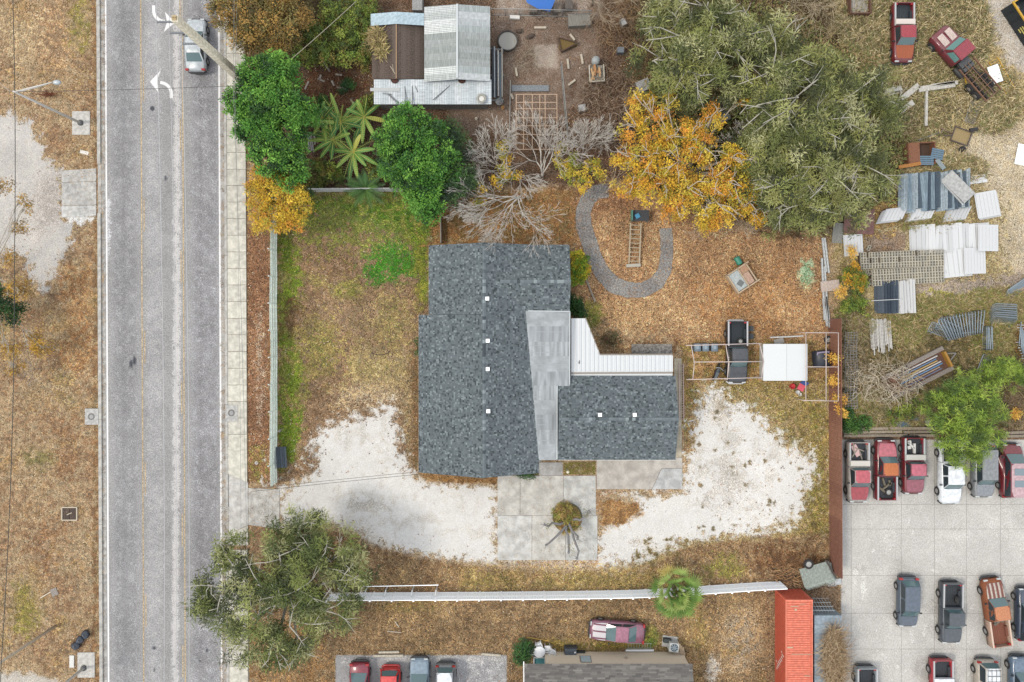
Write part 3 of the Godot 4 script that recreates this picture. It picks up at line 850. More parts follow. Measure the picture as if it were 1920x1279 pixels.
func ridge_cap(parent: Node3D, a: Vector3, b: Vector3, pal: Array, side: Vector3) -> void:
	var n := int(a.distance_to(b) / 0.28)
	for i in n:
		var st := B()
		var p := a.lerp(b, (i + 0.5) / n); var h := (b - a) / n * 0.54
		quad(st, p - h + Vector3(0, 0.055, 0), p + h + Vector3(0, 0.045, 0), p + h + side * 0.15 + Vector3(0, 0.0, 0), p - h + side * 0.15 + Vector3(0, 0.01, 0))
		quad(st, p - h + Vector3(0, 0.055, 0), p + h + Vector3(0, 0.045, 0), p + h - side * 0.15 + Vector3(0, 0.0, 0), p - h - side * 0.15 + Vector3(0, 0.01, 0))
		var c: Color = pal[rng.randi() % pal.size()]
		part("ridge_shingle", st, mat(Color(c.r * 1.25, c.g * 1.25, c.b * 1.25).linear_to_srgb(), 0.95), parent)
func roof_vent(parent: Node3D, p: Vector3) -> void:
	var st := B()
	box(st, p + Vector3(0, 0.06, 0), Vector3(0.34, 0.14, 0.34), Basis(), 0.85)
	part("roof_vent", st, mat(Color(0.9, 0.9, 0.9), 0.6), parent)

func make_house() -> void:
	var pal := [lin(62, 71, 76), lin(96, 106, 111), lin(101, 111, 116), lin(106, 116, 121), lin(98, 108, 113), lin(104, 114, 119), lin(130, 141, 145), lin(84, 94, 99), lin(100, 110, 115)]
	var h := thing("house", "low house with blue-grey shingle roofs, grey flat roof and white metal porch roof", "house", Vector3.ZERO)
	var wall := mat(C(226, 222, 212), 0.8, 0, "grain", 1.0, "w")
	# walls under the eaves
	var st := B()
	prism(st, poly([815, 470, 1060, 470, 1060, 590, 1040, 720, 1255, 715, 1255, 850, 1035, 850, 1000, 876, 795, 876, 795, 600, 815, 598], 2.6), 0.0, 2.55)
	part("wall", st, wall, h)
	# main gable: ridge north-south; the west eave steps out south of the porch
	var rx := P(908, 0, 5.0).x
	var ze := func(py: float, hh: float) -> float: return P(0, py, hh).z
	var pitch := 0.4
	var west := func(px0: float, y0: float, y1: float) -> void:
		var x := P(px0, 0, 2.85).x
		var hh := 5.0 - pitch * (rx - x)
		slope(h, Vector3(x, hh, ze.call(y0, hh)), Vector3(x, hh, ze.call(y1, hh)), Vector3(rx, 5, ze.call(y1, hh)), Vector3(rx, 5, ze.call(y0, hh)), pal)
		var f := B()
		box(f, Vector3(x - 0.02, hh - 0.12, (ze.call(y0, hh) + ze.call(y1, hh)) / 2.0), Vector3(0.03, 0.2, absf(ze.call(y1, hh) - ze.call(y0, hh))))
		part("fascia", f, mat(Color(0.82, 0.82, 0.8), 0.6), h)
	west.call(805, 460, 590)
	west.call(785, 590.5, 886)
	var xe := P(1010, 0, 3.1).x
	var he := 5.0 - pitch * (xe - rx)
	slope(h, Vector3(xe, he, ze.call(460, 2.9)), Vector3(xe, he, ze.call(886, 2.9)), Vector3(rx, 5, ze.call(886, 2.9)), Vector3(rx, 5, ze.call(460, 2.9)), pal)
	ridge_cap(h, Vector3(rx, 5.02, ze.call(461, 2.9)), Vector3(rx, 5.02, ze.call(885, 2.9)), pal, Vector3(1, -0.4, 0))
	# gable ends
	for zz in [ze.call(468, 2.9), ze.call(878, 2.9)]:
		var gw := B()
		var xl := P(795 if zz > 0 else 815, 0, 2.6).x
		tri(gw, Vector3(xl, 2.5, zz), Vector3(xe - 0.4, 2.9, zz), Vector3(rx, 4.8, zz))
		part("gable_wall", gw, wall, h)
	# cross wing to the east, ridge east-west
	var rz: float = P(0, 528, 4.65).z
	var zn: float = P(0, 459.5, 3.37).z
	var zs: float = P(0, 585, 3.55).z
	var xw := rx + 0.5
	var x1 := P(1068, 0, 3.5).x
	slope(h, Vector3(xw + 0.2, 3.37, zn), Vector3(x1, 3.37, zn), Vector3(x1, 4.65, rz), Vector3(xw + 0.2, 4.65, rz), pal)
	slope(h, Vector3(xw + 0.2, 3.55, zs), Vector3(x1, 3.55, zs), Vector3(x1, 4.65, rz), Vector3(xw + 0.2, 4.65, rz), pal)
	ridge_cap(h, Vector3(P(938, 0, 4.65).x, 4.67, rz), Vector3(x1, 4.67, rz), pal, Vector3(0, -0.4, 1))
	var ge := B()
	tri(ge, Vector3(x1 - 0.3, 3.2, zn + 0.3), Vector3(x1 - 0.3, 3.4, zs - 0.3), Vector3(x1 - 0.3, 4.5, rz))
	quad(ge, Vector3(x1 - 0.3, 2.4, zn + 0.3), Vector3(x1 - 0.3, 2.4, zs - 0.3), Vector3(x1 - 0.3, 3.4, zs - 0.3), Vector3(x1 - 0.3, 3.2, zn + 0.3))
	part("gable_wall", ge, wall, h)
	# flat membrane roof between the gables, in welded sheets
	var fm := [mat(C(178, 185, 189), 0.75, 0, "stain", 0.16, "w"), mat(C(172, 179, 184), 0.75, 0, "streak", 0.12, "w"), mat(C(180, 187, 191), 0.75, 0, "streak", 0.15, "w")]
	var fh := func(z: float) -> float: return 3.62 - 0.036 * (z + 1.15)
	var rows := [583.0, 612.0, 640.0, 668.0, 696.0, 723.0, 750.0, 778.0, 806.0, 834.0, 863.0]
	for i in rows.size() - 1:
		var z0: float = P(0, rows[i], 3.4).z; var z1: float = P(0, rows[i + 1], 3.4).z
		var f := B()
		var xr := P(1069 if rows[i] < 720 else 1045.5, 0, 3.4).x
		var y0: float = fh.call(z0) + (i % 2) * 0.006; var y1: float = fh.call(z1) + (i % 2) * 0.006
		var a := Vector3(0.6, y0, z0); var b := Vector3(xr, y0, z0); var c := Vector3(xr, y1, z1 + 0.04); var d := Vector3(0.6, y1, z1 + 0.04)
		var t := Vector3(0, -0.16, 0)
		quad(f, a, b, c, d); quad(f, b, c, c + t, b + t); quad(f, c, d, d + t, c + t); quad(f, a, b, b + t, a + t)
		part("membrane_sheet", f, fm[i % 3], h)
	for q in [600.0, 622.0, 648.0, 661.0, 684.0, 690.0, 731.0, 744.0, 757.0, 769.0, 785.0, 797.0, 812.0, 826.0, 841.0]:
		var sm := B()
		var zz: float = P(0, q, 3.4).z
		bar(sm, Vector3(1.0 + maxf(0.0, q - 700.0) * 0.0075, fh.call(zz) + 0.012, zz), Vector3(P((1068 if q < 720 else 1045) - rr(4, 24), 0, 3.4).x, fh.call(zz) + 0.012, zz + rr(-0.08, 0.08)), rr(0.04, 0.08), 0.012)
		part("seam", sm, mat(C(166, 173, 178), 0.75), h)
	var edge := B()
	var ex := P(1045.5, 0, 3.4).x
	bar(edge, Vector3(ex - 0.04, fh.call(4.9) + 0.02, P(0, 724, 3.4).z), Vector3(ex - 0.04, fh.call(11.6) + 0.02, P(0, 862, 3.4).z), 0.09, 0.05)
	bar(edge, Vector3(P(1068, 0, 3.4).x, fh.call(-1.1) + 0.02, P(0, 586, 3.4).z), Vector3(P(1068, 0, 3.4).x, fh.call(4.9) + 0.02, P(0, 721, 3.4).z), 0.07, 0.05)
	bar(edge, Vector3(1.4, fh.call(-1.1) + 0.03, P(0, 583, 3.4).z), Vector3(P(1068, 0, 3.4).x, fh.call(-1.1) + 0.02, P(0, 584, 3.4).z), 0.07, 0.05)
	part("flashing", edge, mat(C(206, 214, 218), 0.5), h)
	# white ribbed metal roof
	var wm := mat(Color(0.745, 0.76, 0.77), 0.5, 0, "grain", 0.5, "w")
	var g := B()
	var mp := poly([1070.5, 597, 1098, 597, 1125, 666, 1261, 666, 1261, 706, 1070.5, 707], 2.95)
	prism(g, mp, 2.85, 2.95)
	part("metal_roof", g, wm, h)
	var rib := B()
	for k in 24:
		var px := 1072.0 + k * 8.2
		var y0 := 598.0 if px < 1098 else (598.0 + (px - 1098.0) * 2.52 if px < 1125 else 667.0)
		bar(rib, P(px, y0, 2.99), P(px, 697, 2.99), 0.07, 0.11)
	part("rib", rib, wm, h)
	var gut := B()
	bar(gut, P(1071, 700, 2.99), P(1261, 699, 2.99), 0.14, 0.08)
	bar(gut, P(1125, 664.5, 2.97), P(1261, 664.5, 2.97), 0.08, 0.06)
	bar(gut, P(1098, 596, 2.97), P(1125, 664.5, 2.97), 0.07, 0.06)
	part("gutter", gut, mat(C(150, 142, 132), 0.6), h)
	var sc := B()
	box(sc, P(1087, 679, 3.0), Vector3(0.16, 0.04, 0.28), Basis(Vector3.UP, -0.4))
	part("roof_patch", sc, mat(C(120, 124, 126), 0.7), h)
	# garage wing
	var r2: float = P(0, 786, 4.25).z
	var gx0 := P(1046, 0, 3).x; var gxm := P(1069, 0, 3).x; var gx1 := P(1266.5, 0, 3).x
	var zn2: float = P(0, 705, 3.0).z; var zs2: float = P(0, 862, 3.0).z
	var pn := (4.25 - 3.0) / (r2 - zn2)
	var zm: float = P(0, 724, 3.2).z
	slope(h, Vector3(gxm, 3.0, zn2), Vector3(gx1, 3.0, zn2), Vector3(gx1, 4.25, r2), Vector3(gxm, 4.25, r2), pal)
	slope(h, Vector3(gx0, 3.0 + pn * (zm - zn2), zm), Vector3(gxm - 0.01, 3.0 + pn * (zm - zn2), zm), Vector3(gxm - 0.01, 4.25, r2), Vector3(gx0, 4.25, r2), pal)
	slope(h, Vector3(gx0, 3.0, zs2), Vector3(gx1, 3.0, zs2), Vector3(gx1, 4.25, r2), Vector3(gx0, 4.25, r2), pal)
	ridge_cap(h, Vector3(gx0, 4.27, r2), Vector3(gx1, 4.27, r2), pal, Vector3(0, -0.35, 1))
	var gg := B()
	tri(gg, Vector3(gx1 - 0.3, 2.8, zn2 + 0.3), Vector3(gx1 - 0.3, 2.8, zs2 - 0.3), Vector3(gx1 - 0.3, 4.05, r2))
	quad(gg, Vector3(gx1 - 0.3, 2.4, zn2 + 0.3), Vector3(gx1 - 0.3, 2.4, zs2 - 0.3), Vector3(gx1 - 0.3, 2.9, zs2 - 0.3), Vector3(gx1 - 0.3, 2.9, zn2 + 0.3))
	part("gable_wall", gg, wall, h)
	var tr := B()
	box(tr, Vector3((gx0 + gx1) / 2, 2.9, zs2 + 0.03), Vector3(gx1 - gx0, 0.2, 0.04))
	part("fascia", tr, mat(Color(0.82, 0.82, 0.8), 0.6), h)
	for v in [[913.5, 560], [914.5, 639], [914.5, 692], [915.5, 771]]: roof_vent(h, P(v[0], v[1], 4.95))
	for v in [[1125, 778], [1190, 778]]: roof_vent(h, P(v[0], v[1], 4.15))

# ---------- the old shed-like house to the north
func make_shed_house() -> void:
	var h := thing("shed_house", "ramshackle shed house with brown felt roof, silver tin roof and white lean-to", "house", Vector3.ZERO)
	var st := B()
	prism(st, poly([704, 50, 912, 30, 912, 190, 708, 190], 2.2), 0.0, 2.2)
	part("wall", st, mat(C(150, 146, 140), 0.9, 0, "blotch", 0.4, "w"), h)
	# brown felt gable, laid in strips
	var y := 46.0
	var fel := [mat(C(122, 107, 97), 0.98, 0, "blotch", 0.7, "w"), mat(C(114, 99, 90), 0.98, 0, "blotch", 0.6, "w"), mat(C(128, 114, 104), 0.98, 0, "blotch", 0.8, "w")]
	for side in [0, 1]:
		for i in 6:
			var f := B()
			var x0 := 697.0 if side == 0 else 743.5
			var x1 := 743.0 if side == 0 else 794.5
			var a0 := lerpf(x0, x1, i / 6.0); var a1 := lerpf(x0, x1, (i + 1.0) / 6.0) + 0.3
			var hh := func(px: float) -> float: return 3.1 - 0.016 * absf(px - 743.0)
			var lift := 0.006 * (i % 2)
			var top := 43.5 + (743.0 - a0 if side == 0 else a0 - 743.0) * 0.05
			quad(f, P(a0, top, hh.call(a0) + lift), P(a1, top, hh.call(a1) + lift), P(a1, 148, hh.call(a1) + lift), P(a0, 148, hh.call(a0) + lift))
			part("felt_strip", f, fel[(i + side) % 3], h)
	var rc := B()
	bar(rc, P(743, 44, 3.13), P(743, 147, 3.13), 0.1, 0.04)
	part("ridge_board", rc, mat(C(176, 146, 116), 0.9, 0, "grain", 2, "w"), h)
	# pale blue tin at the north end, with laps
	var bl := mat(C(196, 220, 232), 0.5, 0.2, "stain", 0.7, "w")
	for side in [0, 1]:
		for k in 3:
			var f := B()
			var x0 := 695.0 if side == 0 else 743.0
			var x1 := 743.0 if side == 0 else 795.0
			var ya := 22.0 + k * 7.4; var yb := ya + 7.8
			var ha := 2.85 if side == 0 else 3.18; var hb := 3.18 if side == 0 else 2.95
			var da := 4.0 if side == 0 else 0.0; var db := 0.0 if side == 0 else 3.0
			quad(f, P(x0, ya + da, ha + k * 0.012), P(x1, ya + db, hb + k * 0.012), P(x1, yb + db, hb + k * 0.012), P(x0, yb + da, ha + k * 0.012))
			part("tin_sheet", f, bl, h)
	# silver corrugated gable: each lap is a sheet with its own waves
	var sil := [mat(C(206, 213, 214), 0.45, 0.35, "streak", 0.6, "w"), mat(C(190, 198, 198), 0.5, 0.3, "streak", 0.5, "w"), mat(C(216, 222, 223), 0.45, 0.35, "stain", 0.6, "w")]
	var dirty := [mat(C(170, 178, 176), 0.7, 0.2, "streak", 0.45, "w"), mat(C(180, 187, 186), 0.7, 0.2, "streak", 0.6, "w")]
	for side in [0, 1]:
		for i in 11:
			var ya := 8.0 + i * 12.7; var yb := ya + 13.4
			var x0 := 795.5 if side == 0 else 857.0
			var x1 := 857.0 if side == 0 else 919.0
			var f := B()
			for w in 4:
				var w0 := lerpf(ya, yb, w / 4.0); var w1 := lerpf(ya, yb, (w + 1) / 4.0)
				var wm := (w0 + w1) / 2
				var ha := 3.0 if side == 0 else 3.55
				var hb := 3.55 if side == 0 else 3.05
				var da := 5.0 if side == 0 else 0.0
				var db := 0.0 if side == 0 else 4.0
				var u := 0.012 + 0.006 * (i % 2)
				quad(f, P(x0, w0 + da, ha), P(x1, w0 + db, hb), P(x1, wm + db, hb + u), P(x0, wm + da, ha + u))
				quad(f, P(x0, wm + da, ha + u), P(x1, wm + db, hb + u), P(x1, w1 + db, hb), P(x0, w1 + da, ha))
			part("tin_sheet", f, dirty[(i + side) % 2] if i > 3 and i < 9 else sil[(i + side) % 3], h)
	var rg := B()
	bar(rg, P(857, 7, 3.6), P(857, 146, 3.6), 0.16, 0.03)
	part("ridge_cap", rg, mat(C(214, 220, 222), 0.5, 0.3), h)
	# white lean-to over the south side, sheets running north-south
	var ws := [mat(C(216, 226, 232), 0.5, 0.1, "streak2", 0.4, "w"), mat(C(208, 219, 226), 0.55, 0.1, "streak2", 0.5, "w"), mat(C(222, 231, 236), 0.5, 0.1, "stain", 0.5, "w")]
	for i in 16:
		var f := B()
		var a0 := 701.0 + i * 13.75; var a1 := a0 + 14.1
		for w in 3:
			var w0 := lerpf(a0, a1, w / 3.0); var w1 := lerpf(a0, a1, (w + 1) / 3.0); var wm := (w0 + w1) / 2
			quad(f, P(w0, 149, 2.75), P(wm, 149, 2.765), P(wm, 195.5, 2.465), P(w0, 195.5, 2.45))
			quad(f, P(wm, 149, 2.765), P(w1, 149, 2.75), P(w1, 195.5, 2.45), P(wm, 195.5, 2.465))
		part("tin_sheet", f, ws[i % 3], h)
	var bd := B()
	for o in [[722, 168, 0.28, 2.6, 0.0], [735, 183, 0.12, 1.0, 0.75], [760, 175, 0.06, 1.6, 1.5], [773, 176, 0.08, 1.8, 1.57], [778, 160, 0.05, 1.2, 1.2], [830, 172, 0.07, 2.2, -0.7], [726, 176, 0.05, 0.8, 0.1]]:
		var k := mat(C(196, 200, 200), 0.8) if o[2] > 0.2 else mat(C(122, 126, 130), 0.9)
		var bb := B()
		box(bb, P(o[0], o[1], 2.66), Vector3(o[3], 0.05, o[2]), Basis(Vector3.UP, -o[4]) * Basis(Vector3.RIGHT, 0.12))
		part("loose_board", bb, k, h)
	# two rusty holes where flues came through
	for o in [[740, 149], [866, 149]]:
		var f := B()
		lathe(f, P(o[0], o[1], 2.8), [Vector2(0, 0.02), Vector2(0.3, 0.02), Vector2(0.34, 0.06), Vector2(0.34, -0.05)], 14)
		part("flue_plate", f, mat(C(112, 74, 62), 0.95, 0, "blotch", 2, "w"), h)
	# things resting on the lean-to and beside the house
	var t := thing("round_tub", "round pale tub lying on the white lean-to corner", "tub", P(903, 186, 2.58))
	var f := B(true)
	lathe(f, Vector3.ZERO, [Vector2(0, 0.08), Vector2(0.26, 0.08), Vector2(0.3, 0.24), Vector2(0.42, 0.22), Vector2(0.36, 0.0), Vector2(0, 0)], 20)
	part("basin", f, mat(C(190, 190, 180), 0.8, 0, "stain", 2), t)
	f = B()
	disc(f, Vector3(0, 0.09, 0), 0.24, 0.05, 16)
	part("lid", f, mat(C(226, 226, 220), 0.7), t)
	var pl := thing("branch", "dead forked branch lying on the brown felt roof", "branch", P(739, 136, 2.9))
	f = B()
	tube(f, [Vector3(0.35, 0.08, 0.5), Vector3(0, 0.15, 0), Vector3(-0.3, 0.12, -0.5)], 0.06, 0.04)
	tube(f, [Vector3(0, 0.15, 0), Vector3(-0.15, 0.1, -0.7)], 0.04, 0.02)
	part("limb", f, mat(C(176, 164, 146), 0.9), pl)

# ---------- house at the south edge
func make_rear_house() -> void:
	var h := thing("neighbour_house", "beige house with a dark grey shingle roof at the south edge", "house", Vector3.ZERO)
	var wall := mat(C(255, 238, 212), 0.85, 0, "grain", 0.8, "w")
	var z0 := P(0, 1222).z
	var x0 := P(1021, 0).x; var x1 := P(1279, 0).x
	var st := B()
	box(st, Vector3((x0 + x1) / 2, 1.25, z0 + 4.2), Vector3(x1 - x0, 2.5, 8.4))
	part("wall", st, wall, h)
	var pal := [lin(98, 96, 94), lin(112, 109, 106), lin(120, 117, 113), lin(106, 103, 101), lin(130, 126, 122)]
	var ze := P(0, 1245, 2.7).z
	var xa := P(983, 0, 2.7).x; var xb := P(1298, 0, 2.7).x
	slope(h, Vector3(xa, 2.7, ze), Vector3(xb, 2.7, ze), Vector3(xb, 4.4, ze + 4.6), Vector3(xa, 4.4, ze + 4.6), pal, 0.55, 0.15)
	slope(h, Vector3(xa, 2.7, ze + 9.2), Vector3(xb, 2.7, ze + 9.2), Vector3(xb, 4.4, ze + 4.6), Vector3(xa, 4.4, ze + 4.6), pal, 0.55, 0.15)
	st = B()
	box(st, Vector3(xa - 0.04, 2.7, ze + 1.4), Vector3(0.1, 0.2, 2.9), Basis(Vector3.RIGHT, -0.355))
	part("barge_board", st, mat(Color(0.86, 0.86, 0.86), 0.6), h)
	# window in the north wall
	st = B()
	var wx := P(1098, 0, 1.4).x
	box(st, Vector3(wx, 1.45, z0 - 0.02), Vector3(1.0, 1.2, 0.06))
	var w := part("window", st, mat(C(140, 128, 118), 0.7), h)
	for k in 3:
		st = B()
		box(st, Vector3(wx, 1.85 - k * 0.37, z0 - 0.06), Vector3(0.86, 0.32, 0.03))
		part("pane", st, mat(C(186, 206, 214), 0.15), w)
	st = B()
	box(st, Vector3(P(1174, 0, 1.2).x, 1.3, z0 - 0.06), Vector3(0.22, 0.3, 0.12))
	part("meter_box", st, mat(C(196, 180, 160), 0.7), h)

# ---------- fences
func make_fences() -> void:
	# weathered grey-green board fence along the sidewalk
	var f := thing("wooden_fence", "weathered grey-green board fence along the sidewalk verge", "fence", P(520, 640))
	var bm := [mat(Color(0.86, 0.90, 0.865), 0.9, 0, "streak2", 0.7, "w"), mat(Color(0.82, 0.87, 0.83), 0.9, 0, "streak2", 0.6, "w"), mat(Color(0.89, 0.925, 0.885), 0.9, 0, "streak2", 0.8, "w"), mat(Color(0.84, 0.875, 0.82), 0.9, 0, "stain", 0.7, "w")]
	var y := 372.0
	var px := 518.0
	while y < 900.0:
		var e := minf(y + 49.4, 904.0)
		var nx := 519.5 + rr(-1.2, 1.2)
		var a := P(px, y) - f.position; var b := P(nx, e) - f.position
		var d := (b - a)
		var lean := Vector3(rr(-0.02, 0.1), 1.9, 0)
		var post := B()
		box(post, a + Vector3(-0.07, 1.0, 0), Vector3(0.1, 2.1, 0.1))
		part("post", post, mat(C(226, 232, 226), 0.9), f)
		var n := int(d.length() / 0.145)
		for k in n:
			var p0 := a.lerp(b, (k + 0.5) / n)
			var st := B()
			var h := 1.9 + rr(-0.02, 0.03)
			var bs := Basis(Vector3(0, 0, 1), -lean.x / 1.9)
			box(st, p0 + Vector3(lean.x * 0.5 + rr(-0.006, 0.006), h / 2, 0), Vector3(0.02, h, 0.138), bs)
			part("board", st, bm[rng.randi() % 4], f)
		for r in [0.35, 1.0, 1.65]:
			var st := B()
			bar(st, a + Vector3(0.055 + lean.x * r / 1.9, r, 0.02), b + Vector3(0.055 + lean.x * r / 1.9, r, -0.02), 0.09, 0.06)
			part("rail", st, bm[rng.randi() % 4], f)
		y = e; px = nx
	# white vinyl fence across the south
	var w := thing("vinyl_fence", "long white vinyl privacy fence curving across the south lawn", "fence", P(1060, 1112))
	var wm := mat(Color(0.91, 0.94, 0.96), 0.5)
	var wp := mat(Color(0.93, 0.94, 0.95), 0.5)
	var path := [[622, 1111.5], [900, 1110], [1060, 1108.5], [1180, 1106.5], [1240, 1104], [1300, 1100], [1360, 1096], [1420, 1092], [1463, 1090]]
	var pts := []
	for i in path.size() - 1:
		var a := P(path[i][0], path[i][1]); var b := P(path[i + 1][0], path[i + 1][1])
		var n := maxi(1, roundi(a.distance_to(b) / 1.86))
		for k in n: pts.append(a.lerp(b, float(k) / n) - w.position)
	pts.append(P(1463, 1090) - w.position)
	for i in pts.size() - 1:
		var a: Vector3 = pts[i]; var b: Vector3 = pts[i + 1]
		var dir := (b - a).normalized()
		var bs := Basis(dir, Vector3.UP, dir.cross(Vector3.UP))
		var st := B()
		box(st, a + Vector3(0, 0.98, 0), Vector3(0.13, 1.96, 0.13), bs)
		box(st, a + Vector3(0, 1.99, 0), Vector3(0.17, 0.07, 0.17), bs, 0.5)
		part("post", st, wp, w)
		st = B()
		var m := (a + b) / 2
		var n := 9
		for k in n:
			box(st, a.lerp(b, (k + 0.5) / n) + Vector3(0, 0.95, 0), Vector3((b - a).length() / n - 0.015, 1.55, 0.03), bs)
		part("picket_panel", st, wm, w)
		for r in [0.12, 1.0, 1.78]:
			st = B()
			box(st, m + Vector3(0, r, 0), Vector3((b - a).length() - 0.14, 0.13, 0.055), bs)
			part("rail", st, wp, w)
	# short open rail frame in front of it
	var fr := thing("rail_frame", "open white post and rail frame standing before the vinyl fence", "fence", P(755, 1099))
	var st := B()
	bar(st, P(680, 1100, 1.0) - fr.position, P(822, 1097, 1.0) - fr.position, 0.06)
	part("rail", st, wp, fr)
	for x in [690, 727, 776, 820]:
		st = B()
		bar(st, P(x, 1099) - fr.position, P(x, 1099, 0) - fr.position + Vector3(0, 1.02, 0), 0.08)
		bar(st, P(x, 1099, 0) - fr.position + Vector3(0, 1.0, 0), P(x, 1099) - fr.position + Vector3(-0.1, 1.2, 0.62), 0.1, 0.06)
		part("post", st, mat(C(222, 226, 228), 0.6), fr)
	# rust-brown sheet metal fence beside the lot
	var b := thing("sheet_metal_fence", "tall rust-brown corrugated sheet metal fence beside the concrete lot", "fence", P(1555, 840))
	var tones := [mat(C(166, 116, 96), 0.7, 0.0, "stain", 0.6, "w"), mat(C(154, 106, 88), 0.75, 0.0, "stain", 0.5, "w"), mat(C(174, 124, 102), 0.7, 0.0, "stain", 0.5, "w")]
	var yy := 598.0
	while yy < 1066.0:
		var e := minf(yy + 21.5, 1068.0)
		var pa := P(1553 + (yy - 600) * 0.004, yy) - b.position; var pb := P(1553 + (e - 600) * 0.004, e) - b.position
		st = B()
		var ln := Vector3(0.06 + rr(-0.02, 0.03), 2.3 + rr(-0.02, 0.02), 0)
		for k in 6:
			var q0 := pa.lerp(pb, k / 6.0); var q1 := pa.lerp(pb, (k + 0.5) / 6.0); var q2 := pa.lerp(pb, (k + 1) / 6.0)
			var o := Vector3(0.035, 0, 0)
			quad(st, q0, q1 + o, q1 + o + ln, q0 + ln)
			quad(st, q1 + o, q2, q2 + ln, q1 + o + ln)
		part("metal_sheet", st, tones[rng.randi() % 3], b)
		if int((yy - 598) / 21.5) % 4 == 0:
			st = B()
			box(st, pa + Vector3(0.14, 1.1, 0), Vector3(0.09, 2.2, 0.09))
			part("post", st, mat(C(120, 110, 100), 0.8), b)
		yy = e
	for r in [0.5, 2.25]:
		st = B()
		bar(st, P(1553, 598) - b.position + Vector3(0.1, r, 0), P(1555, 1068) - b.position + Vector3(0.1, r, 0), 0.06)
		part("rail", st, tones[1], b)
	# low white fence behind the front yard, half under the trees
	var lw := thing("low_white_fence", "narrow white board fence at the north end of the front yard", "fence", P(660, 356))
	for k in 9:
		st = B()
		var a := P(586 + k * 19.5, 359.5 - k * 0.1) - lw.position
		box(st, a + Vector3(0.46, 0.75, 0), Vector3(0.9, 1.5, 0.04))
		part("panel", st, mat(C(240, 242, 242), 0.8, 0, "streak", 0.8, "w"), lw)
	# plank edging north of the house
	st = B()
	bar(st, P(827, 402) + Vector3(0, 0.4, 0), P(828, 457) + Vector3(0, 0.4, 0), 0.1, 0.8)
	single("plank_fence", st, mat(C(170, 160, 148), 0.9, 0, "streak", 1, "w"), "short grey plank fence running from the tree to the house", "fence")

# ---------- poles and wires
func pole(nm: String, label: String, base: Vector3, top: Vector3, r0: float, r1: float, m: Material, square := false) -> Node3D:
	var t := thing(nm, label, "pole", base)
	var st := B(not square)
	if square:
		var a: Array = []; var b: Array = []
		for q in [Vector2(-1, -1), Vector2(1, -1), Vector2(1, 1), Vector2(-1, 1)]:
			a.append(Vector3(q.x * r0, -0.1, q.y * r0)); b.append(top - base + Vector3(q.x * r1, 0, q.y * r1))
		loft(st, [a, b])
	else:
		tube(st, [Vector3(0, -0.1, 0), (top - base) * 0.5, top - base], r0, r1, 10)
	part("shaft", st, m, t)
	return t
func wire(pts: Array, r: float, c: Color, label: String) -> void:
	# pts: photo pixel and height of each support; sags between them
	var w := []
	for i in pts.size() - 1:
		var a := P(pts[i][0], pts[i][1], pts[i][2]); var b := P(pts[i + 1][0], pts[i + 1][1], pts[i + 1][2])
		var n := 10
		for k in n:
			var f := float(k) / n
			w.append(a.lerp(b, f) - Vector3(0, a.distance_to(b) * 0.012 * 4.0 * f * (1 - f), 0))
	w.append(P(pts[-1][0], pts[-1][1], pts[-1][2]))
	var st := B(true)
	tube(st, w, r, r, 5)
	single("overhead_wire", st, mat(c, 0.6, 0.3), label, "wire", "overhead wires along the road")

